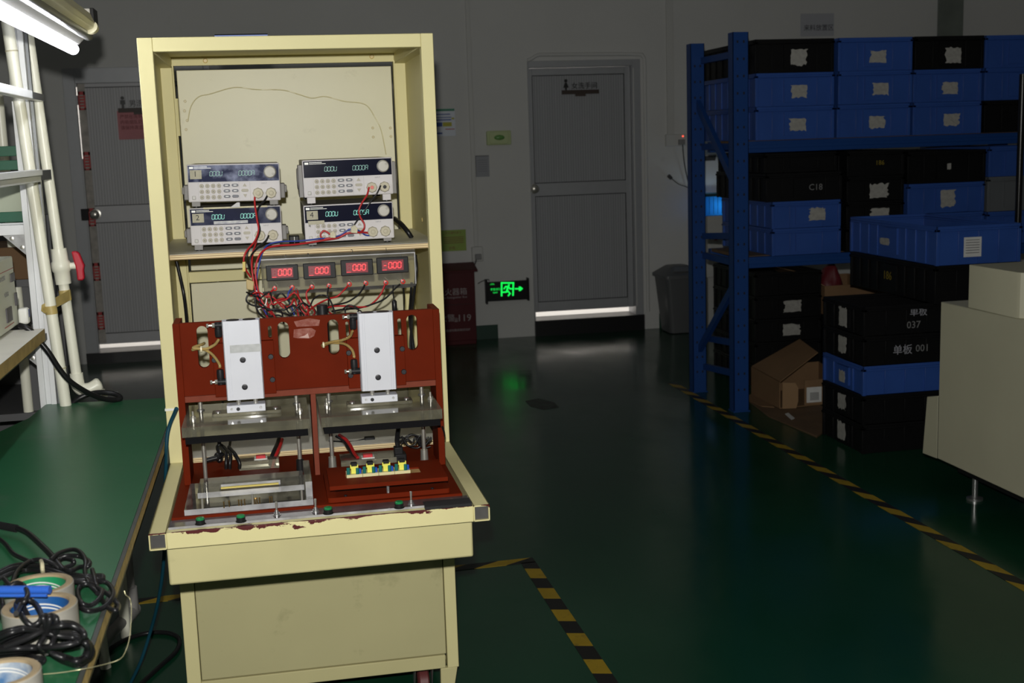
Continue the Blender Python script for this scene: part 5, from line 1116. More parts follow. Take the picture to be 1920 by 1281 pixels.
# solder wire
cable([(60, 1266), (110, 1262), (160, 1254), (200, 1245), (225, 1236), (236, 1220), (243, 1195), (246, 1160), (246, 1135), (243, 1122), (236, 1116), (233, 1108)], [BZ+0.001, BZ+0.002, BZ+0.004, BZ-0.01, BZ-0.01, BZ-0.01, BZ, BZ+0.01, BZ+0.02, BZ+0.03, BZ+0.03, BZ+0.035], 'thin bright solder wire sticking up past the bench edge', 0.0005, mat('solder_wire', (0.80, 0.75, 0.45), 0.3, metal=0.7), 'solder_wire', 'wire')
# dark cable lying on the floor by the cabinet
cable([(160, 1245), (195, 1225), (235, 1200), (280, 1187), (318, 1188), (336, 1200), (330, 1222), (300, 1250), (262, 1285)], 0.006, 'black cable looping over the floor between bench and cabinet', 0.006, name='floor_cable')

# ================================================================== LEFT SHELF RACK
sr = thing('shelf_rack', (-0.80, 2.4, 0), 'white aluminium profile shelf rack on the left with wooden shelf', 'rack')
WAL = mat('white_aluminium', (0.76, 0.77, 0.78), 0.4, metal=0.1, var=0.05, vscale=20)
ux0, ux1, uy = -0.577, -0.5385, 3.13
u = MB()
u.prism([(ux0, uy), (ux0+0.014, uy), (ux0+0.014, uy+0.006), (ux0+0.026, uy+0.006), (ux0+0.026, uy), (ux1, uy), (ux1, uy+0.04), (ux0, uy+0.04)], 'z', 0.0, 1.62)
build(u, 'upright', WAL, sr, bevel=0.001)
build(MB().box(ux1+0.003, ux1+0.009, uy+0.004, uy+0.02, 0.05, 1.60), 'silver_strip', mat('dark_silver', (0.25, 0.26, 0.27), 0.35, metal=0.7), sr)
build(MB().box(-1.30, -1.26, uy, uy+0.04, 0, 1.62), 'upright', WAL, sr, bevel=0.001)
build(MB().box(-0.566, -0.526, 1.2, 1.24, 0.0, 1.62), 'upright', WAL, sr, bevel=0.001)
build(MB().box(-1.30, -1.26, 1.2, 1.24, 0, 1.62), 'upright', WAL, sr, bevel=0.001)
for za, zb in ((1.0955, 1.1195), (0.826, 0.850), (0.50, 0.525)):
    build(MB().box(-1.26, ux0, uy+0.004, uy+0.030, za, zb), 'cross_bar', WAL, sr, bevel=0.001)
    br = MB().prism([(ux0-0.050, za), (ux0, za), (ux0, za-0.05)], 'y', uy+0.008, uy+0.012); o = build(br, 'corner_bracket', mat('cast_alloy', (0.40, 0.40, 0.40), 0.45, metal=0.5, var=0.3, vscale=60), sr)
    q = MB()
    for dx, dz in ((-0.03, -0.008), (-0.008, -0.03)): q.lathe((ux0+dx, uy+0.008, za+dz), (0, -1, 0), [(0, 0.005), (0.003, 0.005), (0.0035, 0.003)], 10)
    build(q, 'bracket_screw', STEEL, o)
# wooden shelf with laminate top
wb = MB(); wb.box(-1.28, -0.528, 1.2, 3.00, 0.858, 0.8842, 0); wb.box(-1.28, -0.528, 1.2, 3.00, 0.8843, 0.8850, 1)
build(wb, 'wooden_shelf', [mix_wear(mat('golden_wood_edge', (0.50, 0.35, 0.13), 0.55, var=0.3, vscale=30), (0.25, 0.17, 0.07), 25, 0.55, 0.8), mat('white_laminate', (0.78, 0.76, 0.69), 0.45, var=0.1, vscale=12)], sr)
build(MB().box(-1.26, -0.545, 1.24, 3.12, 0.842, 0.8575), 'shelf_rail', mat('grey_rail', (0.25, 0.25, 0.24), 0.5), sr)
# side rails running along the rack
build(MB().box(-0.520, -0.500, 1.24, 2.962, 1.405, 1.4245), 'side_rail', WAL, sr, bevel=0.002)
r_ = MB(); r_.box(-0.520, -0.498, 1.24, 2.985, 1.2365, 1.2500); r_.box(-0.520, -0.502, 1.24, 2.985, 1.222, 1.2364); build(r_, 'side_rail', WAL, sr, bevel=0.001)
q = MB(); q.box(-0.524, -0.503, 2.955, uy, 1.407, 1.4225); q.box(-0.524, -0.503, 2.98, uy, 1.225, 1.2475); build(q, 'rail_bracket', ZINC, sr)
GSL = mat('green_slat', (0.012, 0.115, 0.060), 0.45, var=0.15, vscale=20)
for (za, zb, yq, lab) in ((1.1235, 1.1480, 3.20, 0), (1.249, 1.272, 3.20, 0), (1.282, 1.306, 3.20, 0), (1.408, 1.432, 3.20, 0)):
    a = -0.545 if za < 1.4 else -0.635
    build(MB().box(-1.30, a, yq, yq+0.02, za, zb), 'green_slat', GSL, sr, bevel=0.001)
build(MB().box(-1.30, -0.556, 3.215, 3.235, 1.148, 1.235), 'back_plate', mat('pale_green_panel', (0.46, 0.50, 0.38), 0.5, var=0.1, vscale=9), sr)
build(MB().box(-1.30, -0.545, 3.172, 3.198, 1.0965, 1.1225), 'slat_rail', WAL, sr)
q = MB(); q.box(-1.28, -1.265, 3.172, 3.24, 1.09, 1.44); build(q, 'slat_post', WAL, sr)
q = MB(); q.box(-0.562, -0.548, 3.172, 3.215, 1.10, 1.31); build(q, 'slat_post', WAL, sr)
# ------------------------------------------------ plastic pipes
def pipe(name, a, b_, r, label): return one(MB().cyl(a, b_, r, 24), name, PVC, label, 'pipe', smooth=40)
pa = at(52, 58, Y=3.20); pb_ = at(146, 722, Y=3.20)
pa2 = pa+(pa-pb_).normalized()*0.03
pv = thing('pvc_pipe', (pb_.x, pb_.y, 0), 'cream plastic pipe with red handled valve, right of two', 'pipe', 'cream plastic pipes on the left rack')
build(MB().cyl(pa2, pb_, 0.0126, 24), 'pipe', PVC, pv, smooth=40)
d = (pa-pb_).normalized(); vz = at(109, 500, Y=3.20)
vc = pb_+d*((vz-pb_).dot(d))
build(MB().lathe(vc-d*0.044, d, [(0, 0.0135), (0.0003, 0.0185), (0.030, 0.0195), (0.034, 0.0225), (0.044, 0.0235), (0.054, 0.0225), (0.058, 0.0195), (0.0877, 0.0185), (0.088, 0.0135)], 28), 'valve_body', PVC, pv, smooth=40)
st = MB().cyl(vc+Vector((0.018, 0, 0)), vc+Vector((0.036, 0, 0)), 0.0085, 16); vo = build(st, 'valve_stem', PVC, pv, smooth=40)
h = MB(); c = vc+Vector((0.036, 0, 0))
prof = [(-0.002, -0.0365), (0.012, -0.037), (0.016, -0.030), (0.0165, -0.012), (0.0200, 0.0), (0.0165, 0.012), (0.012, 0.030), (0.006, 0.036), (-0.006, 0.036), (-0.004, 0.014), (-0.002, 0.0), (-0.001, -0.014)]
h.prism([(c.x+u_+v_*-0.06, c.z+v_) for u_, v_ in prof], 'y', c.y-0.010, c.y+0.010)
build(h, 'valve_handle', mat('red_valve_plastic', (0.45, 0.012, 0.03), 0.4), vo, bevel=0.004, seg=3, smooth=50)
el = MB(); e0 = pb_
el.tube([e0+d*0.012, e0+Vector((0.001, 0, -0.002)), e0+Vector((0.010, 0, -0.012)), e0+Vector((0.028, 0.0, -0.012)), e0+Vector((0.046, 0.004, -0.004))], 0.0165, 18, 6); el.lathe(e0+Vector((0.044, 0.004, -0.005)), (1, 0.1, 0.45), [(0, 0.0172), (0.006, 0.0172), (0.011, 0.014), (0.013, 0.005)], 18); el.cyl(e0+d*0.006, e0+d*0.030, 0.0160, 18)
build(el, 'elbow', PVC, pv, smooth=50)
build(MB().tube([e0+Vector((0.046, 0.002, -0.021)), e0+Vector((0.050, 0.05, -0.05)), e0+Vector((0.050, 0.10, -0.2)), e0+Vector((0.05, 0.10, -pb_.z))], 0.0135, 14, 5), 'lower_pipe', PVC, pv, smooth=50)
qa = at(14, 45, Y=3.105); qb = at(122, 752, Y=3.105); dq = (qa-qb).normalized()
pipe('pvc_pipe', qa+dq*0.02, qb-dq*((qb.z)/dq.z), 0.0135, 'cream plastic pipe in front of the white upright, left of two')['group'] = 'cream plastic pipes on the left rack'
pipe('pvc_pipe', (-0.70, 3.62, 0.0), (-0.70, 3.62, 1.47), 0.0135, 'cream plastic pipe farther back behind the green slats')
tp = MB(); zt = at(105, 560, Y=3.10).z
P4 = [at(78, 572, Y=3.085), at(128, 545, Y=3.18), at(130, 564, Y=3.18), at(84, 588, Y=3.085), at(77, 583, Y=3.085)]
n = len(P4); tp.add([p for p in P4]+[p+Vector((0, 0.006, 0)) for p in P4], [tuple(range(n)), tuple(range(2*n-1, n-1, -1))]+[(i, n+i, n+(i+1) % n, (i+1) % n) for i in range(n)])
cA = pb_+d*((at(120, 554, Y=3.20)-pb_).dot(d)); tp.lathe(cA-d*0.013, d, [(0, 0.0142), (0.026, 0.0142)], 24)
cB = qb+dq*((at(88, 582, Y=3.105)-qb).dot(dq)); tp.lathe(cB-dq*0.010, dq, [(0, 0.0142), (0.020, 0.0142)], 24)
one(tp, 'tape_wrap', mat('kraft_tape', (0.55, 0.42, 0.15), 0.45, var=0.25, vscale=40), 'brown tape strapping the two cream pipes together', 'tape', smooth=40)
for (u, v, lb) in ((23, 97, 'thin white tie round the left cream pipe near the lamp'), (108, 692, 'thin white tie round the left cream pipe near the bench')):
    cB = qb+dq*((at(u, v, Y=3.105)-qb).dot(dq)); one(MB().lathe(cB, dq, [(0, 0.0146), (0.003, 0.0146)], 20), 'cable_tie', mat('yellowed_tie', (0.50, 0.46, 0.30), 0.5), lb, 'cable tie')
# ------------------------------------------------ instrument on the wooden shelf
IW = mat('cream_instrument', (0.58, 0.59, 0.48), 0.4)
it = thing('bench_instrument', (-0.68, 2.93, 0.885), 'cream boxed bench instrument with plug on the wooden shelf', 'instrument')
ix = -0.592
build(MB().box(-0.80, ix, 2.55, 3.045, 0.8925, 1.0530), 'housing', IW, it, bevel=0.003)
build(MB().box(-0.78, -0.76, 2.58, 2.60, 0.885, 0.8925).box(-0.63, -0.61, 2.58, 2.60, 0.885, 0.8925).box(-0.63, -0.61, 3.0, 3.02, 0.885, 0.8925).box(-0.78, -0.76, 3.0, 3.02, 0.885, 0.8925), 'foot', BLACKR, it)
ipl = lambda u, v: at(u, v, X=ix)
RL = mat('red_panel_line', (0.40, 0.05, 0.04), 0.5)
a, b_ = ipl(0, 511), ipl(24, 502); c_, d_ = ipl(9, 614), ipl(26, 604)
build(MB().box(ix, ix+0.0006, a.y-0.2, b_.y, b_.z-0.001, b_.z+0.0005).box(ix, ix+0.0006, c_.y, d_.y, d_.z-0.001, d_.z+0.0005), 'red_line', RL, it)
def irect(u0, v0, u1, v1, M, name, dep=0.001):
    p, q = ipl(u0, v0), ipl(u1, v1); build(MB().box(ix, ix+dep, p.y, q.y, min(p.z, q.z), max(p.z, q.z)), name, M, it)
irect(18, 514, 26, 526, mat('dark_panel_patch', (0.06, 0.055, 0.06), 0.5), 'rocker_window', 0.003)
irect(10, 580, 22, 600, mat('dark_panel_patch', (0.06, 0.055, 0.06), 0.5), 'socket_block', 0.003)
irect(26, 550, 31, 572, mat('dark_panel_patch', (0.06, 0.055, 0.06), 0.5), 'slide_switch', 0.004)
tx = MB()
for (u, v, s_) in ((4, 524, '漏电流测试'), (12, 553, '电源输出')):
    p = ipl(u, v); M = Matrix.Translation((ix+0.0004, p.y, p.z)) @ Matrix.Rotation(math.pi/2, 4, 'Z')
    build(MB().text(s_, 0.0115, 0, 0, 0, depth=0.0006, M=M), 'lettering', mat('grey_lettering', (0.20, 0.20, 0.18), 0.6), it, smooth=0)

pg = thing('mains_plug', (ix+0.02, 2.98, 0.895), 'white mains plug in the cream instrument with black cord to bench', 'plug')
p = ipl(33, 592); 
build(MB().box(ix+0.0035, ix+0.026, p.y-0.016, p.y+0.012, p.z-0.020, p.z+0.018), 'plug_body', WHITE, pg, bevel=0.006, seg=3)
build(MB().box(ix+0.0262, ix+0.0272, p.y-0.006, p.y+0.006, p.z-0.004, p.z+0.014), 'blue_inlay', mat('blue_inlay', (0.03, 0.05, 0.18), 0.4), pg)
L = [(36, 610), (48, 614), (62, 624), (76, 642), (92, 662), (110, 690), (128, 712), (150, 728), (172, 740), (195, 748), (215, 750), (226, 747), (218, 740), (195, 736), (172, 738), (150, 746), (135, 756)]
Ys = [2.985, 2.98, 2.98, 2.98, 2.98, 2.99, 3.00, 3.02, 3.05, 3.08, 3.10, 3.11, 3.125, 3.13, 3.135, 3.13, 3.13]
build(MB().tube([at(u, v, Y=y) for (u, v), y in zip(L, Ys)], 0.0064, 10, 6), 'plug_cord', BLACKR, pg, smooth=60)
# ------------------------------------------------ fluorescent lamp
lm = thing('fluorescent_lamp', (-0.39, 2.45, 1.55), 'lit fluorescent batten lamp hanging over the left bench', 'lamp')
te = at(139, 93, Y=3.0)
TUBEL = mat('lit_fluorescent_tube', (0.8, 0.8, 0.8), 0.3, emit=(0.90, 0.92, 1.0), estr=24)
build(MB().lathe((te.x, 1.82, te.z), (0, 1, 0), [(0, 0.008), (0.004, 0.0125), (1.165, 0.0125), (1.176, 0.010), (1.18, 0.004)], 20), 'tube', TUBEL, lm, smooth=60)
LH = mat('cream_lamp_housing', (0.64, 0.60, 0.42), 0.4); LW = mat('grey_reflector', (0.17, 0.165, 0.15), 0.5)
x, z = te.x, te.z
build(MB().prism([(x-0.006, z+0.0135), (x+0.012, z+0.0105), (x+0.026, z+0.024), (x+0.024, z+0.028), (x+0.010, z+0.016), (x-0.006, z+0.018)], 'y', 1.80, 2.995), 'reflector', LW, lm)
build(MB().lathe((x+0.030, 1.80, z+0.032), (0, 1, 0), [(0, 0.008), (0.002, 0.0115), (1.22, 0.0115), (1.224, 0.008)], 18), 'unlit_tube', mat('unlit_tube_glass', (0.26, 0.26, 0.25), 0.25), lm, smooth=50)
hp = [(x+0.022, z+0.040), (x+0.040, z+0.034), (x+0.054, z+0.040), (x+0.058, z+0.052), (x+0.050, z+0.072), (x+0.020, z+0.072)]
ho = build(MB().prism(hp, 'y', 1.80, 2.93), 'housing', LH, lm, bevel=0.002)
eh = MB(); n = 14; vs = []
for k in range(8):
    t_ = k/7.0; y_ = 2.93+0.10*t_; sc_ = math.sqrt(max(0.02, 1-t_*t_)); cx_, cz_ = x+0.041, z+0.044
    for i in range(n):
        a_ = 2*math.pi*i/n; vs.append((cx_+0.022*sc_*math.cos(a_), y_, cz_+0.0160*sc_*math.sin(a_)))
fs = [(k*n+i, k*n+(i+1) % n, (k+1)*n+(i+1) % n, (k+1)*n+i) for k in range(7) for i in range(n)]+[tuple(range(n-1, -1, -1)), tuple(range(7*n, 8*n))]
eh.add(vs, fs); build(eh, 'end_cap', LH, lm, smooth=60)
build(MB().box(x+0.022, x+0.050, 2.925, 2.985, z+0.058, z+0.082), 'mount_block', mat('white_block', (0.62, 0.60, 0.55), 0.4), lm, bevel=0.002)
build(MB().box(x+0.0502, x+0.058, 2.925, 2.99, z+0.050, z+0.083), 'block_end', BLACKP, lm, bevel=0.001)
hk = MB()
for y_ in (1.90, 2.20): hk.cyl((x+0.035, y_, z+0.071), (x+0.035, y_, RZ), 0.002, 8)
build(hk, 'hanging_wire', ZINC, lm)
# dim clutter on the shelves behind the rack
bx = thing('storage_bin', (-0.85, 3.7, 0.70), 'dark brown box behind the left rack below the white cross bar', 'box')
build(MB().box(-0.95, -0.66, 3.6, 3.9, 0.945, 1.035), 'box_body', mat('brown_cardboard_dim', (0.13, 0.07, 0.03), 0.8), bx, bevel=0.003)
bx['label'] = 'brown carton on the dark back shelf behind the left rack'
bx.name = 'carton'
bk = thing('back_shelf', (-1.2, 3.85, 0), 'dark grey back shelf unit standing behind the left rack', 'shelf')
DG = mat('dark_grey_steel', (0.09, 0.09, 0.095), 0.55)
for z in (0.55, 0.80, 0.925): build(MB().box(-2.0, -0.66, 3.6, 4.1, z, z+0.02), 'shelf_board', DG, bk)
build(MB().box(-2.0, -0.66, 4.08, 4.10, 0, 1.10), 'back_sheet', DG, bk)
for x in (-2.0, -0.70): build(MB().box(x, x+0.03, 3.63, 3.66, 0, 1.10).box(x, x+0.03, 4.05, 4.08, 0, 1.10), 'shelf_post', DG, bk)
tc_ = thing('fabric_bundle', (-0.75, 3.7, 0.82), 'dark teal cloth bundle on the back shelf behind the left rack', 'cloth')
q = MB(); q.lathe((0, 0, 0), (0, 0, 1), [(0, 0.9), (0.3, 1.0), (0.7, 0.7), (0.95, 0.3), (1, 0.05)], 20)
q.v = [(-0.76+0.09*v[0]*(1+0.1*math.sin(5*v[1])), 3.72+0.08*v[1], 0.8205+0.05*v[2]*(1+0.15*math.sin(4*v[0]))) for v in q.v]
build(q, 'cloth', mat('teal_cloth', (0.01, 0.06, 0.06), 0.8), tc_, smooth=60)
# ================================================================== RIGHT: CRATES AND RACK
LABELP = mix_wear(mat('torn_label_paper', (0.42, 0.41, 0.38), 0.75, var=0.25, vscale=60), (0.12, 0.12, 0.12), 25, 0.58, 0.75)
_CR = {}
def crate_meshes(w, d, h, M):
    """open stackable plastic crate: hollow, ribbed sides, double rim; origin at base centre"""
    k = (round(w, 3), round(d, 3), round(h, 3), M.name)
    if k in _CR: return _CR[k]
    g = MB(); t = 0.004; i = 0.012                               # wall inset below the rim
    a, b = w/2-i, d/2-i; rz = 0.020
    g.box(-a+0.006, a-0.006, -b+0.006, b-0.006, 0, t)
    for s in (-1, 1):
        g.prism([(s*(a-0.006), 0), (s*(a-0.006-t), 0), (s*(a-t), h-rz), (s*a, h-rz)] if s > 0 else [(s*(a-0.006-t), 0), (s*(a-0.006), 0), (s*a, h-rz), (s*(a-t), h-rz)], 'y', -b, b) if False else None
        x0, x1 = (s*a, s*(a-t)) if s < 0 else (s*(a-t), s*a)
        g.box(x0, x1, -b, b, 0.0, h-rz)
        y0, y1 = (s*b, s*(b-t)) if s < 0 else (s*(b-t), s*b)
        g.box(-a, a, y0, y1, 0.0, h-rz)
        # rim band
        xr0, xr1 = (-w/2, -a+t) if s < 0 else (a-t, w/2); g.box(xr0, xr1, -d/2, d/2, h-rz, h-0.012)
        yr0, yr1 = (-d/2, -b+t) if s < 0 else (b-t, d/2); g.box(-w/2, w/2, yr0, yr1, h-rz, h-0.012)
        xl0, xl1 = (-w/2+0.003, -w/2+0.008) if s < 0 else (w/2-0.008, w/2-0.003); g.box(xl0, xl1, -d/2+0.003, d/2-0.003, h-0.012, h)
        yl0, yl1 = (-d/2+0.003, -d/2+0.008) if s < 0 else (d/2-0.008, d/2-0.003); g.box(-w/2+0.003, w/2-0.003, yl0, yl1, h-0.012, h)
        # vertical ribs and lower band
        n = max(3, int(w/0.075))
        for q in range(1, n):
            x = -a+2*a*q/n
            if abs(x) < 0.055 and s < 0: continue
            yy = (s*b-0.007, s*b) if s < 0 else (s*b, s*b+0.007); g.box(x-0.002, x+0.002, yy[0], yy[1], 0.004, h-rz)
        n = max(3, int(d/0.085))
        for q in range(1, n):
            y = -b+2*b*q/n; xx = (s*a-0.007, s*a) if s < 0 else (s*a, s*a+0.007); g.box(xx[0], xx[1], y-0.002, y+0.002, 0.004, h-rz)
        for sy in (-1, 1):
            cx, cy = s*(a+0.002), sy*(b+0.002); g.box(cx-0.007, cx+0.007, cy-0.007, cy+0.007, 0.0, h-rz)
    o = build(g, 'crate_body', M, None, bevel=0.0012); body = o.data
    bevel = o.modifiers[0].width; bpy.data.objects.remove(o)
    ho = MB().box(-0.052, 0.052, -d/2+0.0035, -d/2+i, 0.018, h-rz-0.006); o = build(ho, 'label_holder', M, None); hold = o.data; org = o.location.copy(); bpy.data.objects.remove(o)
    _CR[k] = (body, hold, org)
    return _CR[k]
def torn(cx, cz, w, h, seed):
    random.seed(seed); pts = []
    for sx, sz, n in ((1, -1, 0), (1, 1, 1), (-1, 1, 2), (-1, -1, 3)):
        pass
    edge = [(-1+0.25*i, -1) for i in range(8)]+[(1, -1+0.25*i) for i in range(8)]+[(1-0.25*i, 1) for i in range(8)]+[(-1, 1-0.25*i) for i in range(8)]
    rag = random.choice((0, 1, 2, 3)); out = []
    for i, (u, v) in enumerate(edge):
        k = random.uniform(0.68, 1.0) if i//8 in (rag, (rag+1) % 4) else random.uniform(0.90, 1.02)
        out.append((cx+w/2*u*(k if abs(u) > 0.99 else 1), cz+h/2*v*(k if abs(v) > 0.99 else 1)))
    return out
def crate(x0, x1, y0, y1, z, h, col, label, paper=None, writing=None, rot=0.0, front='y', group=None, seed=0):
    """x0..x1 / y0..y1 footprint. front: which side carries the label ('y' near side, 'x' aisle side)"""
    M = {'blue': BLUEC, 'black': BLACKX, 'grey': mat('grey_crate_plastic', (0.13, 0.14, 0.15), 0.4)}[col]
    w, d = x1-x0, y1-y0
    if front == 'x': w, d = d, w
    body, hold, horg = crate_meshes(w, d, h, M)
    t = thing('stacking_crate', ((x0+x1)/2, (y0+y1)/2, z), label, 'crate', group)
    t.rotation_euler = (0, 0, rot + (-math.pi/2 if front == 'x' else 0))
    o = bpy.data.objects.new('crate_body', body); COL.objects.link(o); o.parent = t
    bv = o.modifiers.new('edge', 'BEVEL'); bv.width = 0.0012; bv.segments = 2; bv.limit_method = 'ANGLE'; bv.angle_limit = math.radians(40)
    # crate_body mesh was centred on its own base: same origin
    hb = bpy.data.objects.new('label_holder', hold); COL.objects.link(hb); hb.parent = t; hb.location = horg
    def local(mb, name, Mm, **k):
        me = bpy.data.meshes.new(name); me.from_pydata([tuple(v) for v in mb.v], [], mb.f); me.materials.append(Mm)
        ob = bpy.data.objects.new(name, me); COL.objects.link(ob); ob.parent = t; return ob
    if paper:
        dx, dz, pw, ph, sd = paper
        local(MB().prism(torn(dx, h*0.5+dz, pw, ph, sd), 'y', -d/2+0.0022, -d/2+0.0034), 'paper_label', LABELP)
    if writing:
        for s_, sz, dx, dz, side, Mw in writing:
            if side == 'front': M4 = Matrix.Identity(4); yy = -d/2+0.0030; mb = MB().text(s_, sz, dx, h*0.5+dz, yy, depth=0.0005)
            else:
                M4 = Matrix.Rotation(math.pi/2, 4, 'Z'); mb = MB().text(s_, sz, dx, h*0.5+dz, -w/2+0.0030, depth=0.0005, M=M4)
            local(mb, 'handwriting', Mw)
    return t
CH = mat('chalk_white', (0.20, 0.20, 0.20), 0.8); STW = mat('white_stencil_text', (0.34, 0.34, 0.38), 0.7); YEL = mat('yellow_marker', (0.22, 0.16, 0.01), 0.7)
# ---- rack
rk = thing('pallet_rack', (2.9, 5.6, 0), 'blue steel storage rack loaded with plastic crates', 'rack')
HOLE = mat('dark_hole', (0.004, 0.005, 0.012), 0.7); ZI = mat('rack_slot_light', (0.16, 0.19, 0.24), 0.5)
def post(x0, x1, y0, y1, zt):
    p = MB(); p.box(x0, x1, y0, y0+0.003, 0.006, zt); p.box(x0, x0+0.003, y0, y1, 0.006, zt); p.box(x1-0.003, x1, y0, y1, 0.006, zt)
    p.box(x0, x0+0.014, y1-0.003, y1, 0.006, zt); p.box(x1-0.014, x1, y1-0.003, y1, 0.006, zt); p.box(x0-0.004, x1+0.004, y0-0.004, y1+0.004, 0, 0.006)
    h = p; z = 0.10
    while z < zt-0.04:
        h.box(x0+(x1-x0)*0.30-0.004, x0+(x1-x0)*0.30+0.004, y0-0.0004, y0, z, z+0.011, 1); h.box(x0+(x1-x0)*0.70-0.004, x0+(x1-x0)*0.70+0.004, y0-0.0004, y0, z, z+0.011, 1); z += 0.075
    return build(p, 'post', [BLUEST, HOLE], rk, bevel=0.001)
post(2.0595, 2.133, 5.33, 5.39, 1.722); post(2.034, 2.104, 5.82, 5.88, 1.712)
post(3.66, 3.734, 5.33, 5.39, 1.722); post(3.66, 3.734, 5.82, 5.88, 1.712)
for za, zb, nm in ((1.190, 1.242, 'upper_beam'), (0.668, 0.718, 'middle_beam')):
    for yq in (5.335, 5.83): build(MB().box(2.134, 3.66, yq, yq+0.04, za, zb).box(2.134, 3.66, yq-0.002, yq+0.003, (za+zb)/2-0.008, (za+zb)/2+0.008), nm, BLUEST, rk, bevel=0.002)
    build(MB().box(2.137, 3.615, 5.375, 5.83, zb-0.012, zb+0.002), 'deck_board', mat('deck_board', (0.20, 0.13, 0.07), 0.7, var=0.3, vscale=12), rk)
xm0, xm1 = 2.085, 2.108
for za, zb in ((1.615, 1.615), (0.800, 0.770), (0.30, 0.262), (0.155, 0.115), (1.205, 1.205), (0.675, 0.675)):
    build(MB().prism([(5.39, za), (5.82, zb), (5.82, zb+0.030), (5.39, za+0.030)], 'x', xm0, xm1), 'side_brace', BLUEST, rk, bevel=0.001)
build(MB().prism([(5.39, 1.070), (5.82, 1.395), (5.82, 1.445), (5.39, 1.120)], 'x', xm0-0.024, xm0-0.002), 'diagonal_brace', BLUEST, rk, bevel=0.001)
build(MB().prism([(5.39, 0.585), (5.82, 0.245), (5.82, 0.205), (5.39, 0.540)], 'x', xm0-0.024, xm0-0.002), 'diagonal_brace', BLUEST, rk, bevel=0.001)
# ---- crates on the upper beam
G1 = 'crates on the upper beam of the blue rack'
zt = [1.2445, 1.3925, 1.5405]; H1 = 0.1470
up = [
 (2.157, 2.540, [('blue', 'lowest blue crate in the stack beside the left rack post'), ('blue', 'middle blue crate of the top tier stack beside the left rack post'), ('black', 'black crate topping the stack beside the left rack post')]),
 (2.553, 2.921, [('blue', 'lowest blue crate in the all blue stack of the top tier'), ('blue', 'middle blue crate in the all blue stack of the top tier'), ('blue', 'topmost blue crate of the all blue stack on the top tier')]),
 (2.926, 3.277, [('blue', 'lowest blue crate in the third stack from the rack post, top tier'), ('blue', 'middle blue crate in the third stack from the rack post, top tier'), ('black', 'black crate topping the third stack from the left rack post')]),
 (3.284, 3.640, [('black', 'black crate at the bottom of the top tier stack cut by the frame'), ('blue', 'middle blue crate in the top tier stack cut by the frame'), ('blue', 'topmost blue crate in the top tier stack cut by the frame')])]
for i, (x0, x1, L) in enumerate(up):
    for j, (c_, lb) in enumerate(L):
        yb = 5.31+0.004*((i*3+j*5) % 4)
        crate(x0, x1, yb, 6.02, zt[j], H1, c_, lb, paper=(0.010+0.006*((i+j) % 3), -0.010, 0.085, 0.060 if c_ == 'blue' else 0.078, 40+i*3+j) if i < 3 else None, group=G1)
# ---- crates on the middle beam
G2 = 'crates on the middle beam of the blue rack'
H2 = 0.1225
crate(2.235, 2.578, 5.31, 5.95, 0.7205, H2, 'blue', 'blue crate at the bottom left of the middle tier', group=G2)
crate(2.235, 2.578, 5.312, 5.95, 0.8435, H2, 'blue', 'blue crate with torn label under the black crate marked C18', paper=(0.05, 0.0, 0.085, 0.062, 71), group=G2)
crate(2.205, 2.580, 5.306, 5.95, 0.9665, 0.128, 'black', 'black crate chalk marked C18 on the middle tier', writing=[('C18', 0.040, 0.055, -0.005, 'front', CH)], group=G2)
crate(2.215, 2.575, 5.35, 5.95, 1.0950, 0.090, 'black', 'ribbed black crate right under the upper beam, above C18', group=G2)
for k in range(4):
    crate(2.600, 2.890, 5.312, 5.95, 0.7205+k*0.1155, 0.1150, 'black', ('lowest', 'second lowest', 'second highest', 'highest')[k]+' black crate in the narrow second stack of the middle tier', paper=(0.02, -0.01, 0.10, 0.07, 80+k) if k in (1, 2) else None, writing=[('186', 0.03, 0.02, 0.0, 'front', YEL)] if k == 3 else None, group=G2)
crate(2.905, 3.302, 5.312, 5.95, 0.7205, 0.160, 'blue', 'blue crate at the bottom of the third stack, middle tier', group=G2)
crate(2.905, 3.302, 5.314, 5.95, 0.8815, 0.139, 'blue', 'blue crate with brown torn label in the third stack, middle tier', paper=(0.01, -0.005, 0.08, 0.085, 91), group=G2)
crate(2.900, 3.302, 5.310, 5.95, 1.0215, 0.148, 'black', 'black crate topping the third stack of the middle tier', paper=(0.01, 0.0, 0.022, 0.030, 92), group=G2)
crate(3.312, 3.600, 5.312, 5.95, 0.7205, 0.155, 'blue', 'blue crate at the bottom right end of the middle tier', group=G2)
crate(3.312, 3.600, 5.314, 5.95, 0.8765, 0.162, 'grey', 'grey crate sandwiched between blue crates at the rack end', group=G2)
crate(3.312, 3.600, 5.310, 5.95, 1.0395, 0.140, 'blue', 'blue crate topping the right end stack of the middle tier', group=G2)
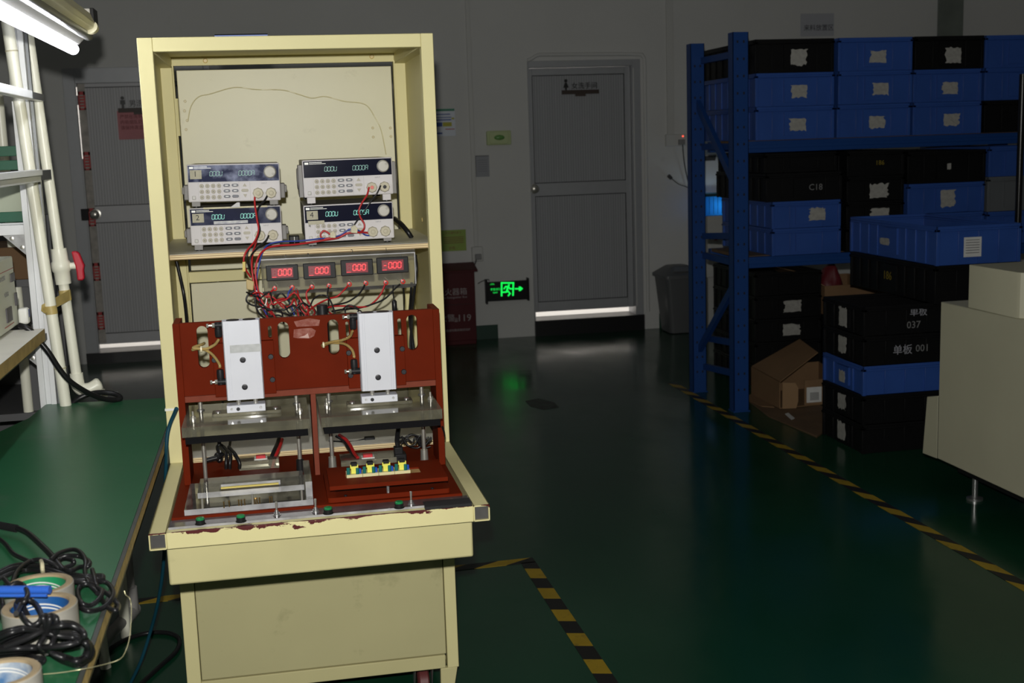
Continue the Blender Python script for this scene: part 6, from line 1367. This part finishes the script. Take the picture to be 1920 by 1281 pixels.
# ---- crates on the floor inside the rack, on a pallet
for k in range(5):
    crate(2.352, 2.712, 5.80, 6.40, k*0.1175, 0.117, 'black', ('bottom', 'second', 'third', 'fourth', 'top')[k]+' black crate in the floor stack behind the front rack post', paper=(0.02, 0.0, 0.10, 0.062, 100+k) if k in (2, 3) else None, group='black crates on the floor inside the rack')
for k in range(3):
    crate(2.735, 3.11, 5.82, 6.40, k*0.1175, 0.117, 'black', ('bottom', 'middle', 'top')[k]+' black crate under the open carton inside the rack', group='black crates on the floor inside the rack')
CARD = mat('brown_cardboard', (0.25, 0.145, 0.07), 0.75, var=0.15, vscale=9)
oc = thing('open_carton', (2.93, 6.03, 0.354), 'open brown carton on black crates inside the rack', 'carton')
build(MB().box(2.74, 3.10, 5.83, 5.836, 0.354, 0.500).box(2.74, 3.10, 6.30, 6.306, 0.354, 0.500).box(2.74, 2.746, 5.836, 6.30, 0.354, 0.500).box(3.094, 3.10, 5.836, 6.30, 0.354, 0.500).box(2.746, 3.094, 5.836, 6.30, 0.354, 0.359), 'carton_body', CARD, oc)
fl_ = MB(); A = [Vector(p) for p in ((2.74, 5.832, 0.498), (2.74, 6.30, 0.498), (2.615, 6.28, 0.572), (2.615, 5.85, 0.572))]
fl_.add(A+[a+Vector((0.002, 0, 0.004)) for a in A], [(0, 1, 2, 3), (7, 6, 5, 4), (0, 4, 5, 1), (1, 5, 6, 2), (2, 6, 7, 3), (3, 7, 4, 0)]); build(fl_, 'carton_flap', CARD, oc, label='raised side flap')
for nm, lb, M, cx, cy, cz, s in (('plastic_bag', 'red plastic bag bulging out of the open carton', mat('red_plastic_bag', (0.13, 0.012, 0.018), 0.45), 2.82, 5.94, 0.5, (0.07, 0.07, 0.25)), ('plastic_bag', 'yellow plastic bag beside the red bag in the open carton', mat('yellow_plastic_bag', (0.35, 0.28, 0.02), 0.4), 2.98, 5.93, 0.44, (0.06, 0.06, 0.18))):
    q = MB(); q.lathe((0, 0, 0), (0, 0, 1), [(0, 0.7), (0.15, 0.95), (0.4, 1.0), (0.65, 0.8), (0.85, 0.55), (1, 0.15)], 22); random.seed(3)
    q.v = [(cx+s[0]*v[0]*(1+0.15*math.sin(7*v[2]+4*v[1])), cy+s[1]*v[1]*(1+0.15*math.cos(6*v[2]+5*v[0])), 0.3595+s[2]*v[2]*(1+0.06*math.sin(6*v[0]))) for v in q.v]
    one(q, nm, M, lb, 'bag', smooth=60)
# ---- floor stack in front
fz = 0.0
fr = [('black', 'black crate at the very bottom of the front floor stack', (0.0, 0.0, 0.075, 0.080, 120), None),
      ('black', 'black crate just under the blue one in the front floor stack', (0.0, 0.0, 0.075, 0.070, 121), None),
      ('blue', 'blue crate in the middle of the front floor stack', (0.0, -0.01, 0.055, 0.050, 122), None),
      ('black', 'black crate stencilled 001 in the front floor stack', (0.0, 0.0, 0.075, 0.075, 123), [('单板', 0.042, 0.17, -0.005, 'side', STW), ('001', 0.040, 0.255, -0.002, 'side', CH)]),
      ('black', 'black crate stencilled 037 near the top of the front stack', (0.0, 0.0, 0.075, 0.085, 124), [('单板', 0.038, 0.235, 0.025, 'side', STW), ('037', 0.040, 0.215, -0.025, 'side', CH)])]
for k, (c_, lb, pp, wr) in enumerate(fr):
    # long side faces the camera, the label end faces the aisle
    w, d = 0.372, 0.72
    t = crate(2.2535, 2.9735, 4.446, 4.818, k*0.1187, 0.1180, c_, lb, paper=pp, front='x', group='crates in the front floor stack')
    if wr:
        for s_, sz, dx, dz, side, Mw in wr:
            mb = MB().text(s_, sz, 2.2535+dx+0.0, k*0.1187+0.060+dz, 4.446+0.0025, depth=0.0005)
            me = bpy.data.meshes.new('handwriting'); M4 = (Matrix.Translation(t.location) @ Matrix.Rotation(-math.pi/2, 4, 'Z')).inverted()
            me.from_pydata([tuple(M4 @ Vector(v)) for v in mb.v], [], mb.f); me.materials.append(Mw); ob = bpy.data.objects.new('handwriting', me); COL.objects.link(ob); ob.parent = t
t = crate(2.522, 2.885, 4.39, 5.12, 0.5945, 0.150, 'black', 'long black crate with yellow mark lying under the open blue crate', writing=[('186', 0.05, -0.02, 0.0, 'front', YEL)], front='x', group=None)
t = crate(2.522, 2.890, 4.385, 5.125, 0.7455, 0.152, 'blue', 'open empty blue crate on top of the front crate pile', paper=(-0.05, -0.01, 0.085, 0.030, 133), front='x')
nt_ = MB().box(2.640, 2.715, 4.3862, 4.3876, 0.775, 0.852); o = build(nt_, 'paper_label', WHITEP, None)
M4 = (Matrix.Translation(t.location) @ Matrix.Rotation(-math.pi/2, 4, 'Z')).inverted() @ Matrix.Translation(o.location); o.data.transform(M4); o.location = (0, 0, 0); o.parent = t
ln = MB()
for k in range(6): ln.box(2.648, 2.706, 4.3856, 4.3862, 0.840-0.010*k, 0.842-0.010*k)
o2_ = build(ln, 'label_print', INK, None); M4 = (Matrix.Translation(t.location) @ Matrix.Rotation(-math.pi/2, 4, 'Z')).inverted() @ Matrix.Translation(o2_.location); o2_.data.transform(M4); o2_.location = (0, 0, 0); o2_.parent = o
# dark flat box right of the blue crate
one(MB().box(2.92, 3.35, 4.45, 5.0, 0.0, 0.60).box(2.97, 3.35, 4.40, 5.0, 0.6002, 0.742), 'stacked_case', BLACKX, 'tall black case beside the front crate pile, behind the machine', 'case', bevel=0.003) if False else None
# ---- cardboard on the floor
sh_ = thing('cardboard_sheet', (2.3, 5.15, 0), 'flattened cardboard sheet on the floor under the open box', 'cardboard')
P = [at(u, v, Z=0.002) for u, v in ((1403, 752), (1442, 782), (1532, 820), (1560, 800), (1560, 770), (1470, 735))]
build(MB().prism([(p.x, p.y) for p in P], 'z', 0.0, 0.006), 'sheet', mat('trodden_cardboard', (0.17, 0.10, 0.05), 0.8, var=0.3, vscale=10), sh_)
P = [at(u, v, Z=0.008) for u, v in ((1397, 744), (1412, 738), (1440, 752), (1452, 764), (1428, 762), (1405, 752))]
build(MB().prism([(p.x, p.y) for p in P], 'z', 0.0061, 0.010), 'torn_flap', CARD, sh_)
P = [at(u, v, Z=0.008) for u, v in ((1472, 776), (1478, 774), (1490, 784), (1484, 787))]
build(MB().prism([(p.x, p.y) for p in P], 'z', 0.0061, 0.008), 'paper_scrap', WHITEP, sh_)
cb = thing('cardboard_box', (2.35, 5.25, 0.007), 'open brown cardboard box lying on a cardboard sheet', 'box')
# lying box: footprint from its visible corners, opening towards the aisle crates
A0 = at(1410, 738, Z=0.010); B0 = at(1463, 766, Z=0.010); C0 = at(1530, 757, Z=0.010)
hz = at(1410, 692, Y=A0.y).z
up_ = Vector((0, 0, 1)); dl = (A0-B0); back = Vector((0.30, 0.10, 0))
def quad(mb, p, q, r, s, th=0.004):
    n_ = (q-p).cross(s-p).normalized()*th
    mb.add([p, q, r, s, p+n_, q+n_, r+n_, s+n_], [(0, 1, 2, 3), (7, 6, 5, 4), (0, 4, 5, 1), (1, 5, 6, 2), (2, 6, 7, 3), (3, 7, 4, 0)])
A1, B1 = A0+up_*hz, B0+up_*(hz*0.93); D0 = A0+Vector((0.36, 0.02, 0)); D1 = D0+up_*hz; C0 = Vector((B0.x+0.31, B0.y+0.03, B0.z)); C1 = C0+up_*(hz*0.93)
q = MB(); quad(q, A0, B0, B1, A1); quad(q, D0, A0, A1, D1); quad(q, A0+up_*0.002, D0+up_*0.002, C0+up_*0.002, B0+up_*0.002); quad(q, C0, D0, D1, C1); build(q, 'box_body', CARD, cb)
q = MB(); quad(q, A1+up_*0.001, B1+up_*0.001, at(1534, 662, Y=B1.y+0.05), at(1500, 637, Y=A1.y-0.02)); build(q, 'top_flap', CARD, cb, label='large lifted flap of the box')
f0 = B0+(C0-B0)*0.02; f1 = B0+(C0-B0)*0.27
q = MB().prism([(f0.x, B0.z), (f1.x-0.01, B0.z-0.002), (f1.x, B0.z+0.03), (f1.x, B1.z-0.03), (f1.x-0.015, B1.z-0.005), (f0.x, B1.z)], 'y', B0.y-0.012, B0.y-0.007); build(q, 'front_flap', mat('light_cardboard', (0.33, 0.20, 0.10), 0.75, var=0.1, vscale=9), cb)
g0 = B0+(C0-B0)*0.42
q = MB().box(g0.x, C0.x, C0.y-0.008, C0.y-0.003, C0.z, C0.z+0.12); fo2 = build(q, 'right_flap', CARD, cb)
q = MB().box(g0.x+0.01, g0.x+0.085, C0.y-0.0095, C0.y-0.0082, C0.z+0.012, C0.z+0.085); lo_ = build(q, 'shipping_label', WHITEP, fo2)
q = MB()
for k in range(9): q.box(g0.x+0.028+0.005*k, g0.x+0.0302+0.005*k, C0.y-0.0100, C0.y-0.0096, C0.z+0.022, C0.z+0.060)
build(q, 'barcode', INK, fo2)
# ---- machine on the far right
MC = mat('beige_machine_paint', (0.60, 0.575, 0.42), 0.45, var=0.06, vscale=4, bump=0.05, bscale=100)
mx = 2.25
ma = thing('machine_cabinet', (2.7, 3.3, 0), 'large beige machine housing at the right edge of the aisle', 'machine')
build(MB().box(mx, 3.10, 2.50, 3.874, 0.128, 0.6845), 'main_body', MC, ma, bevel=0.003)
build(MB().box(mx+0.0005, 3.09, 3.8745, 3.8765, 0.128, 0.35), 'panel_joint', mat('dark_joint', (0.05, 0.05, 0.04), 0.7), ma)
build(MB().prism([(3.877, 0.127), (3.975, 0.1225), (3.970, 0.170), (3.952, 0.335), (3.877, 0.352)], 'x', mx, 3.05), 'sloped_skirt', MC, ma, bevel=0.002)
tb = [(mx, 3.44), (mx+0.006, 3.425), (mx+0.02, 3.415), (2.75, 3.415), (2.75, 3.704), (mx, 3.704)]
build(MB().prism(tb, 'z', 0.685, 0.8285), 'top_box', MC, ma, bevel=0.002)
build(MB().box(mx+0.06, 3.05, 2.55, 3.84, 0.085, 0.128), 'base_frame', BLACKP, ma)
for x, y in ((2.335, 3.77), (3.0, 3.77), (2.335, 2.7), (3.0, 2.7)):
    build(MB().lathe((x, y, 0), (0, 0, 1), [(0, 0.028), (0.008, 0.028), (0.012, 0.010), (0.086, 0.010)], 16), 'levelling_foot', ZINC, ma, smooth=40)
# ---- black pole
pl_ = thing('steel_pole', (3.34, 5.10, 0), 'slim black steel pole in front of the rack at the frame edge', 'pole')
build(MB().cyl((3.336, 5.10, 0.01), (3.336, 5.10, 1.50), 0.015, 16), 'pole', mat('black_gloss_steel', (0.012, 0.012, 0.012), 0.25, metal=0.2), pl_, smooth=40)
build(MB().lathe((3.336, 5.10, 0), (0, 0, 1), [(0, 0.09), (0.008, 0.09), (0.012, 0.03), (0.02, 0.016)], 20), 'base_disc', BLACKP, pl_)
# ---- bin
tb_ = at(1264, 619, Z=0)
bi = thing('trash_bin', (2.62, 7.74, 0), 'grey swing lid plastic bin beside the blue rack at the wall', 'bin')
GBN = mat('dark_grey_bin', (0.105, 0.11, 0.115), 0.4)
q = MB(); lv = []
for z, wx, wy in ((0.0, 0.075, 0.095), (0.006, 0.085, 0.105), (0.36, 0.118, 0.14), (0.375, 0.120, 0.142)):
    lv.append([(2.60+u, 7.74+v, z) for u, v in rrect(-wx, wx, -wy, wy, 0.03, 4)])
n = len(lv[0]); vs = [v for l in lv for v in l]; fs = [(k*n+i, k*n+(i+1) % n, (k+1)*n+(i+1) % n, (k+1)*n+i) for k in range(3) for i in range(n)]+[tuple(range(n-1, -1, -1)), tuple(range(3*n, 4*n))]
q.add(vs, fs); build(q, 'bin_body', GBN, bi, smooth=40)
q = MB(); lv = []
for z, wx, wy in ((0.365, 0.130, 0.150), (0.385, 0.130, 0.150), (0.430, 0.075, 0.085), (0.440, 0.060, 0.070)):
    lv.append([(2.60+u, 7.74+v, z) for u, v in rrect(-wx, wx, -wy, wy, 0.025, 4)])
vs = [v for l in lv for v in l]; q.add(vs, fs); lo_ = build(q, 'bin_lid', GBN, bi, smooth=40)
q = MB(); q.add([(2.535, 7.615, 0.4085), (2.665, 7.615, 0.4085), (2.645, 7.660, 0.4335), (2.555, 7.660, 0.4335), (2.535, 7.613, 0.4115), (2.665, 7.613, 0.4115), (2.645, 7.658, 0.4365), (2.555, 7.658, 0.4365)], [(3,2,1,0),(4,5,6,7),(0,1,5,4),(1,2,6,5),(2,3,7,6),(3,0,4,7)])
build(q, 'swing_flap', mat('bin_flap_grey', (0.15, 0.155, 0.16), 0.4), lo_)
# ---- white cabinet and glowing blue basket behind the rack
wc = thing('wall_cabinet', (3.1, 7.8, 0), 'white cabinet with red knob standing behind the blue rack', 'cabinet')
WC = mat('white_cabinet_paint', (0.50, 0.50, 0.48), 0.5)
YC = 7.70
ztop = at(1340, 405, Y=YC).z; xl = at(1327, 405, Y=YC).x
build(MB().box(xl, xl+0.60, YC, 7.90, 0, ztop), 'cabinet_body', WC, wc, bevel=0.003)
a, b_ = at(1332, 433, Y=YC), at(1362, 464, Y=YC)
cdr = build(MB().box(a.x, a.x+0.35, YC-0.008, YC, b_.z, a.z), 'cabinet_door', WC, wc, bevel=0.003)
c = at(1341, 448, Y=YC); build(MB().lathe((c.x, YC-0.008, c.z), (0, -1, 0), [(0, 0.008), (0.01, 0.008), (0.012, 0.004)], 12), 'red_knob', mat('red_knob', (0.35, 0.03, 0.03), 0.4), cdr)
a, b_ = at(1325, 494, Y=YC-0.04), at(1374, 518, Y=YC-0.04)
build(MB().box(a.x, a.x+0.60, YC-0.04, YC-0.0005, b_.z, a.z), 'white_ledge', WC, wc, bevel=0.003)
bk_ = thing('plastic_basket', (2.9, 7.8, ztop), 'small glowing light blue basket on the white cabinet behind the rack', 'basket')
BB = bpy.data.materials.new('translucent_blue_plastic'); BB.use_nodes = True; nt = BB.node_tree; b = bsdf(BB); b.inputs['Base Color'].default_value = (0.05, 0.35, 0.75, 1)
tr = nt.nodes.new('ShaderNodeBsdfTranslucent'); tr.inputs[0].default_value = (0.16, 0.55, 0.90, 1); mxs = nt.nodes.new('ShaderNodeMixShader'); mxs.inputs[0].default_value = 0.7
nt.links.new(b.outputs[0], mxs.inputs[1]); nt.links.new(tr.outputs[0], mxs.inputs[2]); nt.links.new(mxs.outputs[0], nt.nodes['Material Output'].inputs[0])
YB = YC+0.02
a, b_ = at(1322, 368, Y=YB), at(1361, 402, Y=YB)
bw0, bw1 = a.x, a.x+0.20; bh = a.z-ztop
q = MB()
for s in range(2):
    yy = YB if s == 0 else YB+0.148; q.box(bw0, bw1, yy, yy+0.002, ztop+0.002, ztop+bh)
    xx = bw0 if s == 0 else bw1-0.002; q.box(xx, xx+0.002, YB+0.002, YB+0.148, ztop+0.002, ztop+bh)
q.box(bw0, bw1, YB, YB+0.15, ztop, ztop+0.002); build(q, 'basket_body', BB, bk_)
for k in range(1, 7):
    x = bw0+(bw1-bw0)*k/7; build(MB().box(x-0.0012, x+0.0012, YB-0.003, YB, ztop+0.012, ztop+bh-0.008), 'rib', mat('blue_rib', (0.015, 0.09, 0.25), 0.5), bk_)
for yy in (YB-0.006, YB+0.150): build(MB().box(bw0-0.006, bw1+0.006, yy, yy+0.006, ztop+bh-0.004, ztop+bh+0.014), 'rim', mat('dark_teal_rim', (0.01, 0.05, 0.07), 0.5), bk_)
ll = bpy.data.lights.new('added_basket_glow', 'POINT'); ll.energy = 0.28; ll.color = (0.7, 0.9, 1.0); ll.shadow_soft_size = 0.02  # unseen source added inside to make the basket glow
lo2 = bpy.data.objects.new('added_basket_glow', ll); COL.objects.link(lo2); lo2.location = ((bw0+bw1)/2, YB+0.075, ztop+bh*0.5)
c = at(1324, 300, Y=7.90)
one(MB().prism([(at(1321, 293, Y=7.9).x, at(1321, 293, Y=7.9).z), (at(1345, 291, Y=7.9).x, at(1345, 291, Y=7.9).z), (at(1343, 301, Y=7.9).x, at(1343, 301, Y=7.9).z), (at(1322, 302, Y=7.9).x, at(1322, 302, Y=7.9).z)], 'y', 7.917, 7.9195), 'wall_sticker', DKW, 'small dark sticker on the wall behind the blue rack', 'sticker')
# ================================================================== FLOOR TAPE
TY = mix_wear(mat('yellow_floor_tape', (0.42, 0.28, 0.015), 0.5, var=0.2, vscale=12), (0.14, 0.10, 0.02), 20, 0.55, 0.75); TK = mat('black_floor_tape', (0.012, 0.011, 0.010), 0.5)
def tape(a, b, w, per, skew, label, phase=0.0):
    a, b = Vector(a), Vector(b); d = (b-a); L = d.length; d.normalize(); n = Vector((-d.y, d.x, 0)); g = MB(); s = -per*2+phase; k = 0
    def clip(poly):
        for sgn, lim in ((1, L), (-1, 0.0)):
            out = []
            for i in range(len(poly)):
                p, q = poly[i], poly[(i+1) % len(poly)]; fp = (lim-p[0])*sgn; fq = (lim-q[0])*sgn
                if fp >= 0: out.append(p)
                if fp*fq < 0: t_ = fp/(fp-fq); out.append((p[0]+(q[0]-p[0])*t_, p[1]+(q[1]-p[1])*t_))
            poly = out
            if len(poly) < 3: return None
        return poly
    while s < L+per*2:
        poly = clip([(s-skew/2, -w/2), (s+per/2-skew/2, -w/2), (s+per/2+skew/2, w/2), (s+skew/2, w/2)])
        if poly: 
            P = [a+d*u+n*v for u, v in poly]; g.prism([(p.x, p.y) for p in P], 'z', 0.0002, 0.0012, k % 2)
        s += per/2; k += 1
    return one(g, 'floor_marking_tape', [TY, TK], label, 'floor tape', smooth=0)
tape((2.008, 1.2, 0), (2.012, 6.1, 0), 0.045, 0.190, 0.07, 'yellow and black hazard tape along the aisle beside the crates')
tape((0.7125, 3.575, 0), (0.7310, 1.6, 0), 0.046, 0.172, 0.014, 'yellow and black hazard tape running from the corner towards the viewer', 0.06)
tape((0.735, 3.592, 0), (-1.2, 3.55, 0), 0.046, 0.200, 0.085, 'yellow and black hazard tape crossing the floor behind the cream cabinet', 0.05)
# scrap on the floor near the exit sign
P = [at(u, v, Z=0.001) for u, v in ((985, 752), (1010, 747), (1040, 755), (1048, 764), (1020, 768), (995, 762))]
one(MB().prism([(p.x, p.y) for p in P], 'z', 0.0002, 0.0012), 'paint_patch', mat('worn_floor_patch', (0.05, 0.075, 0.06), 0.6, col2=(0.03, 0.02, 0.02), vscale=18), 'worn pale patch on the green floor of the aisle', 'patch')
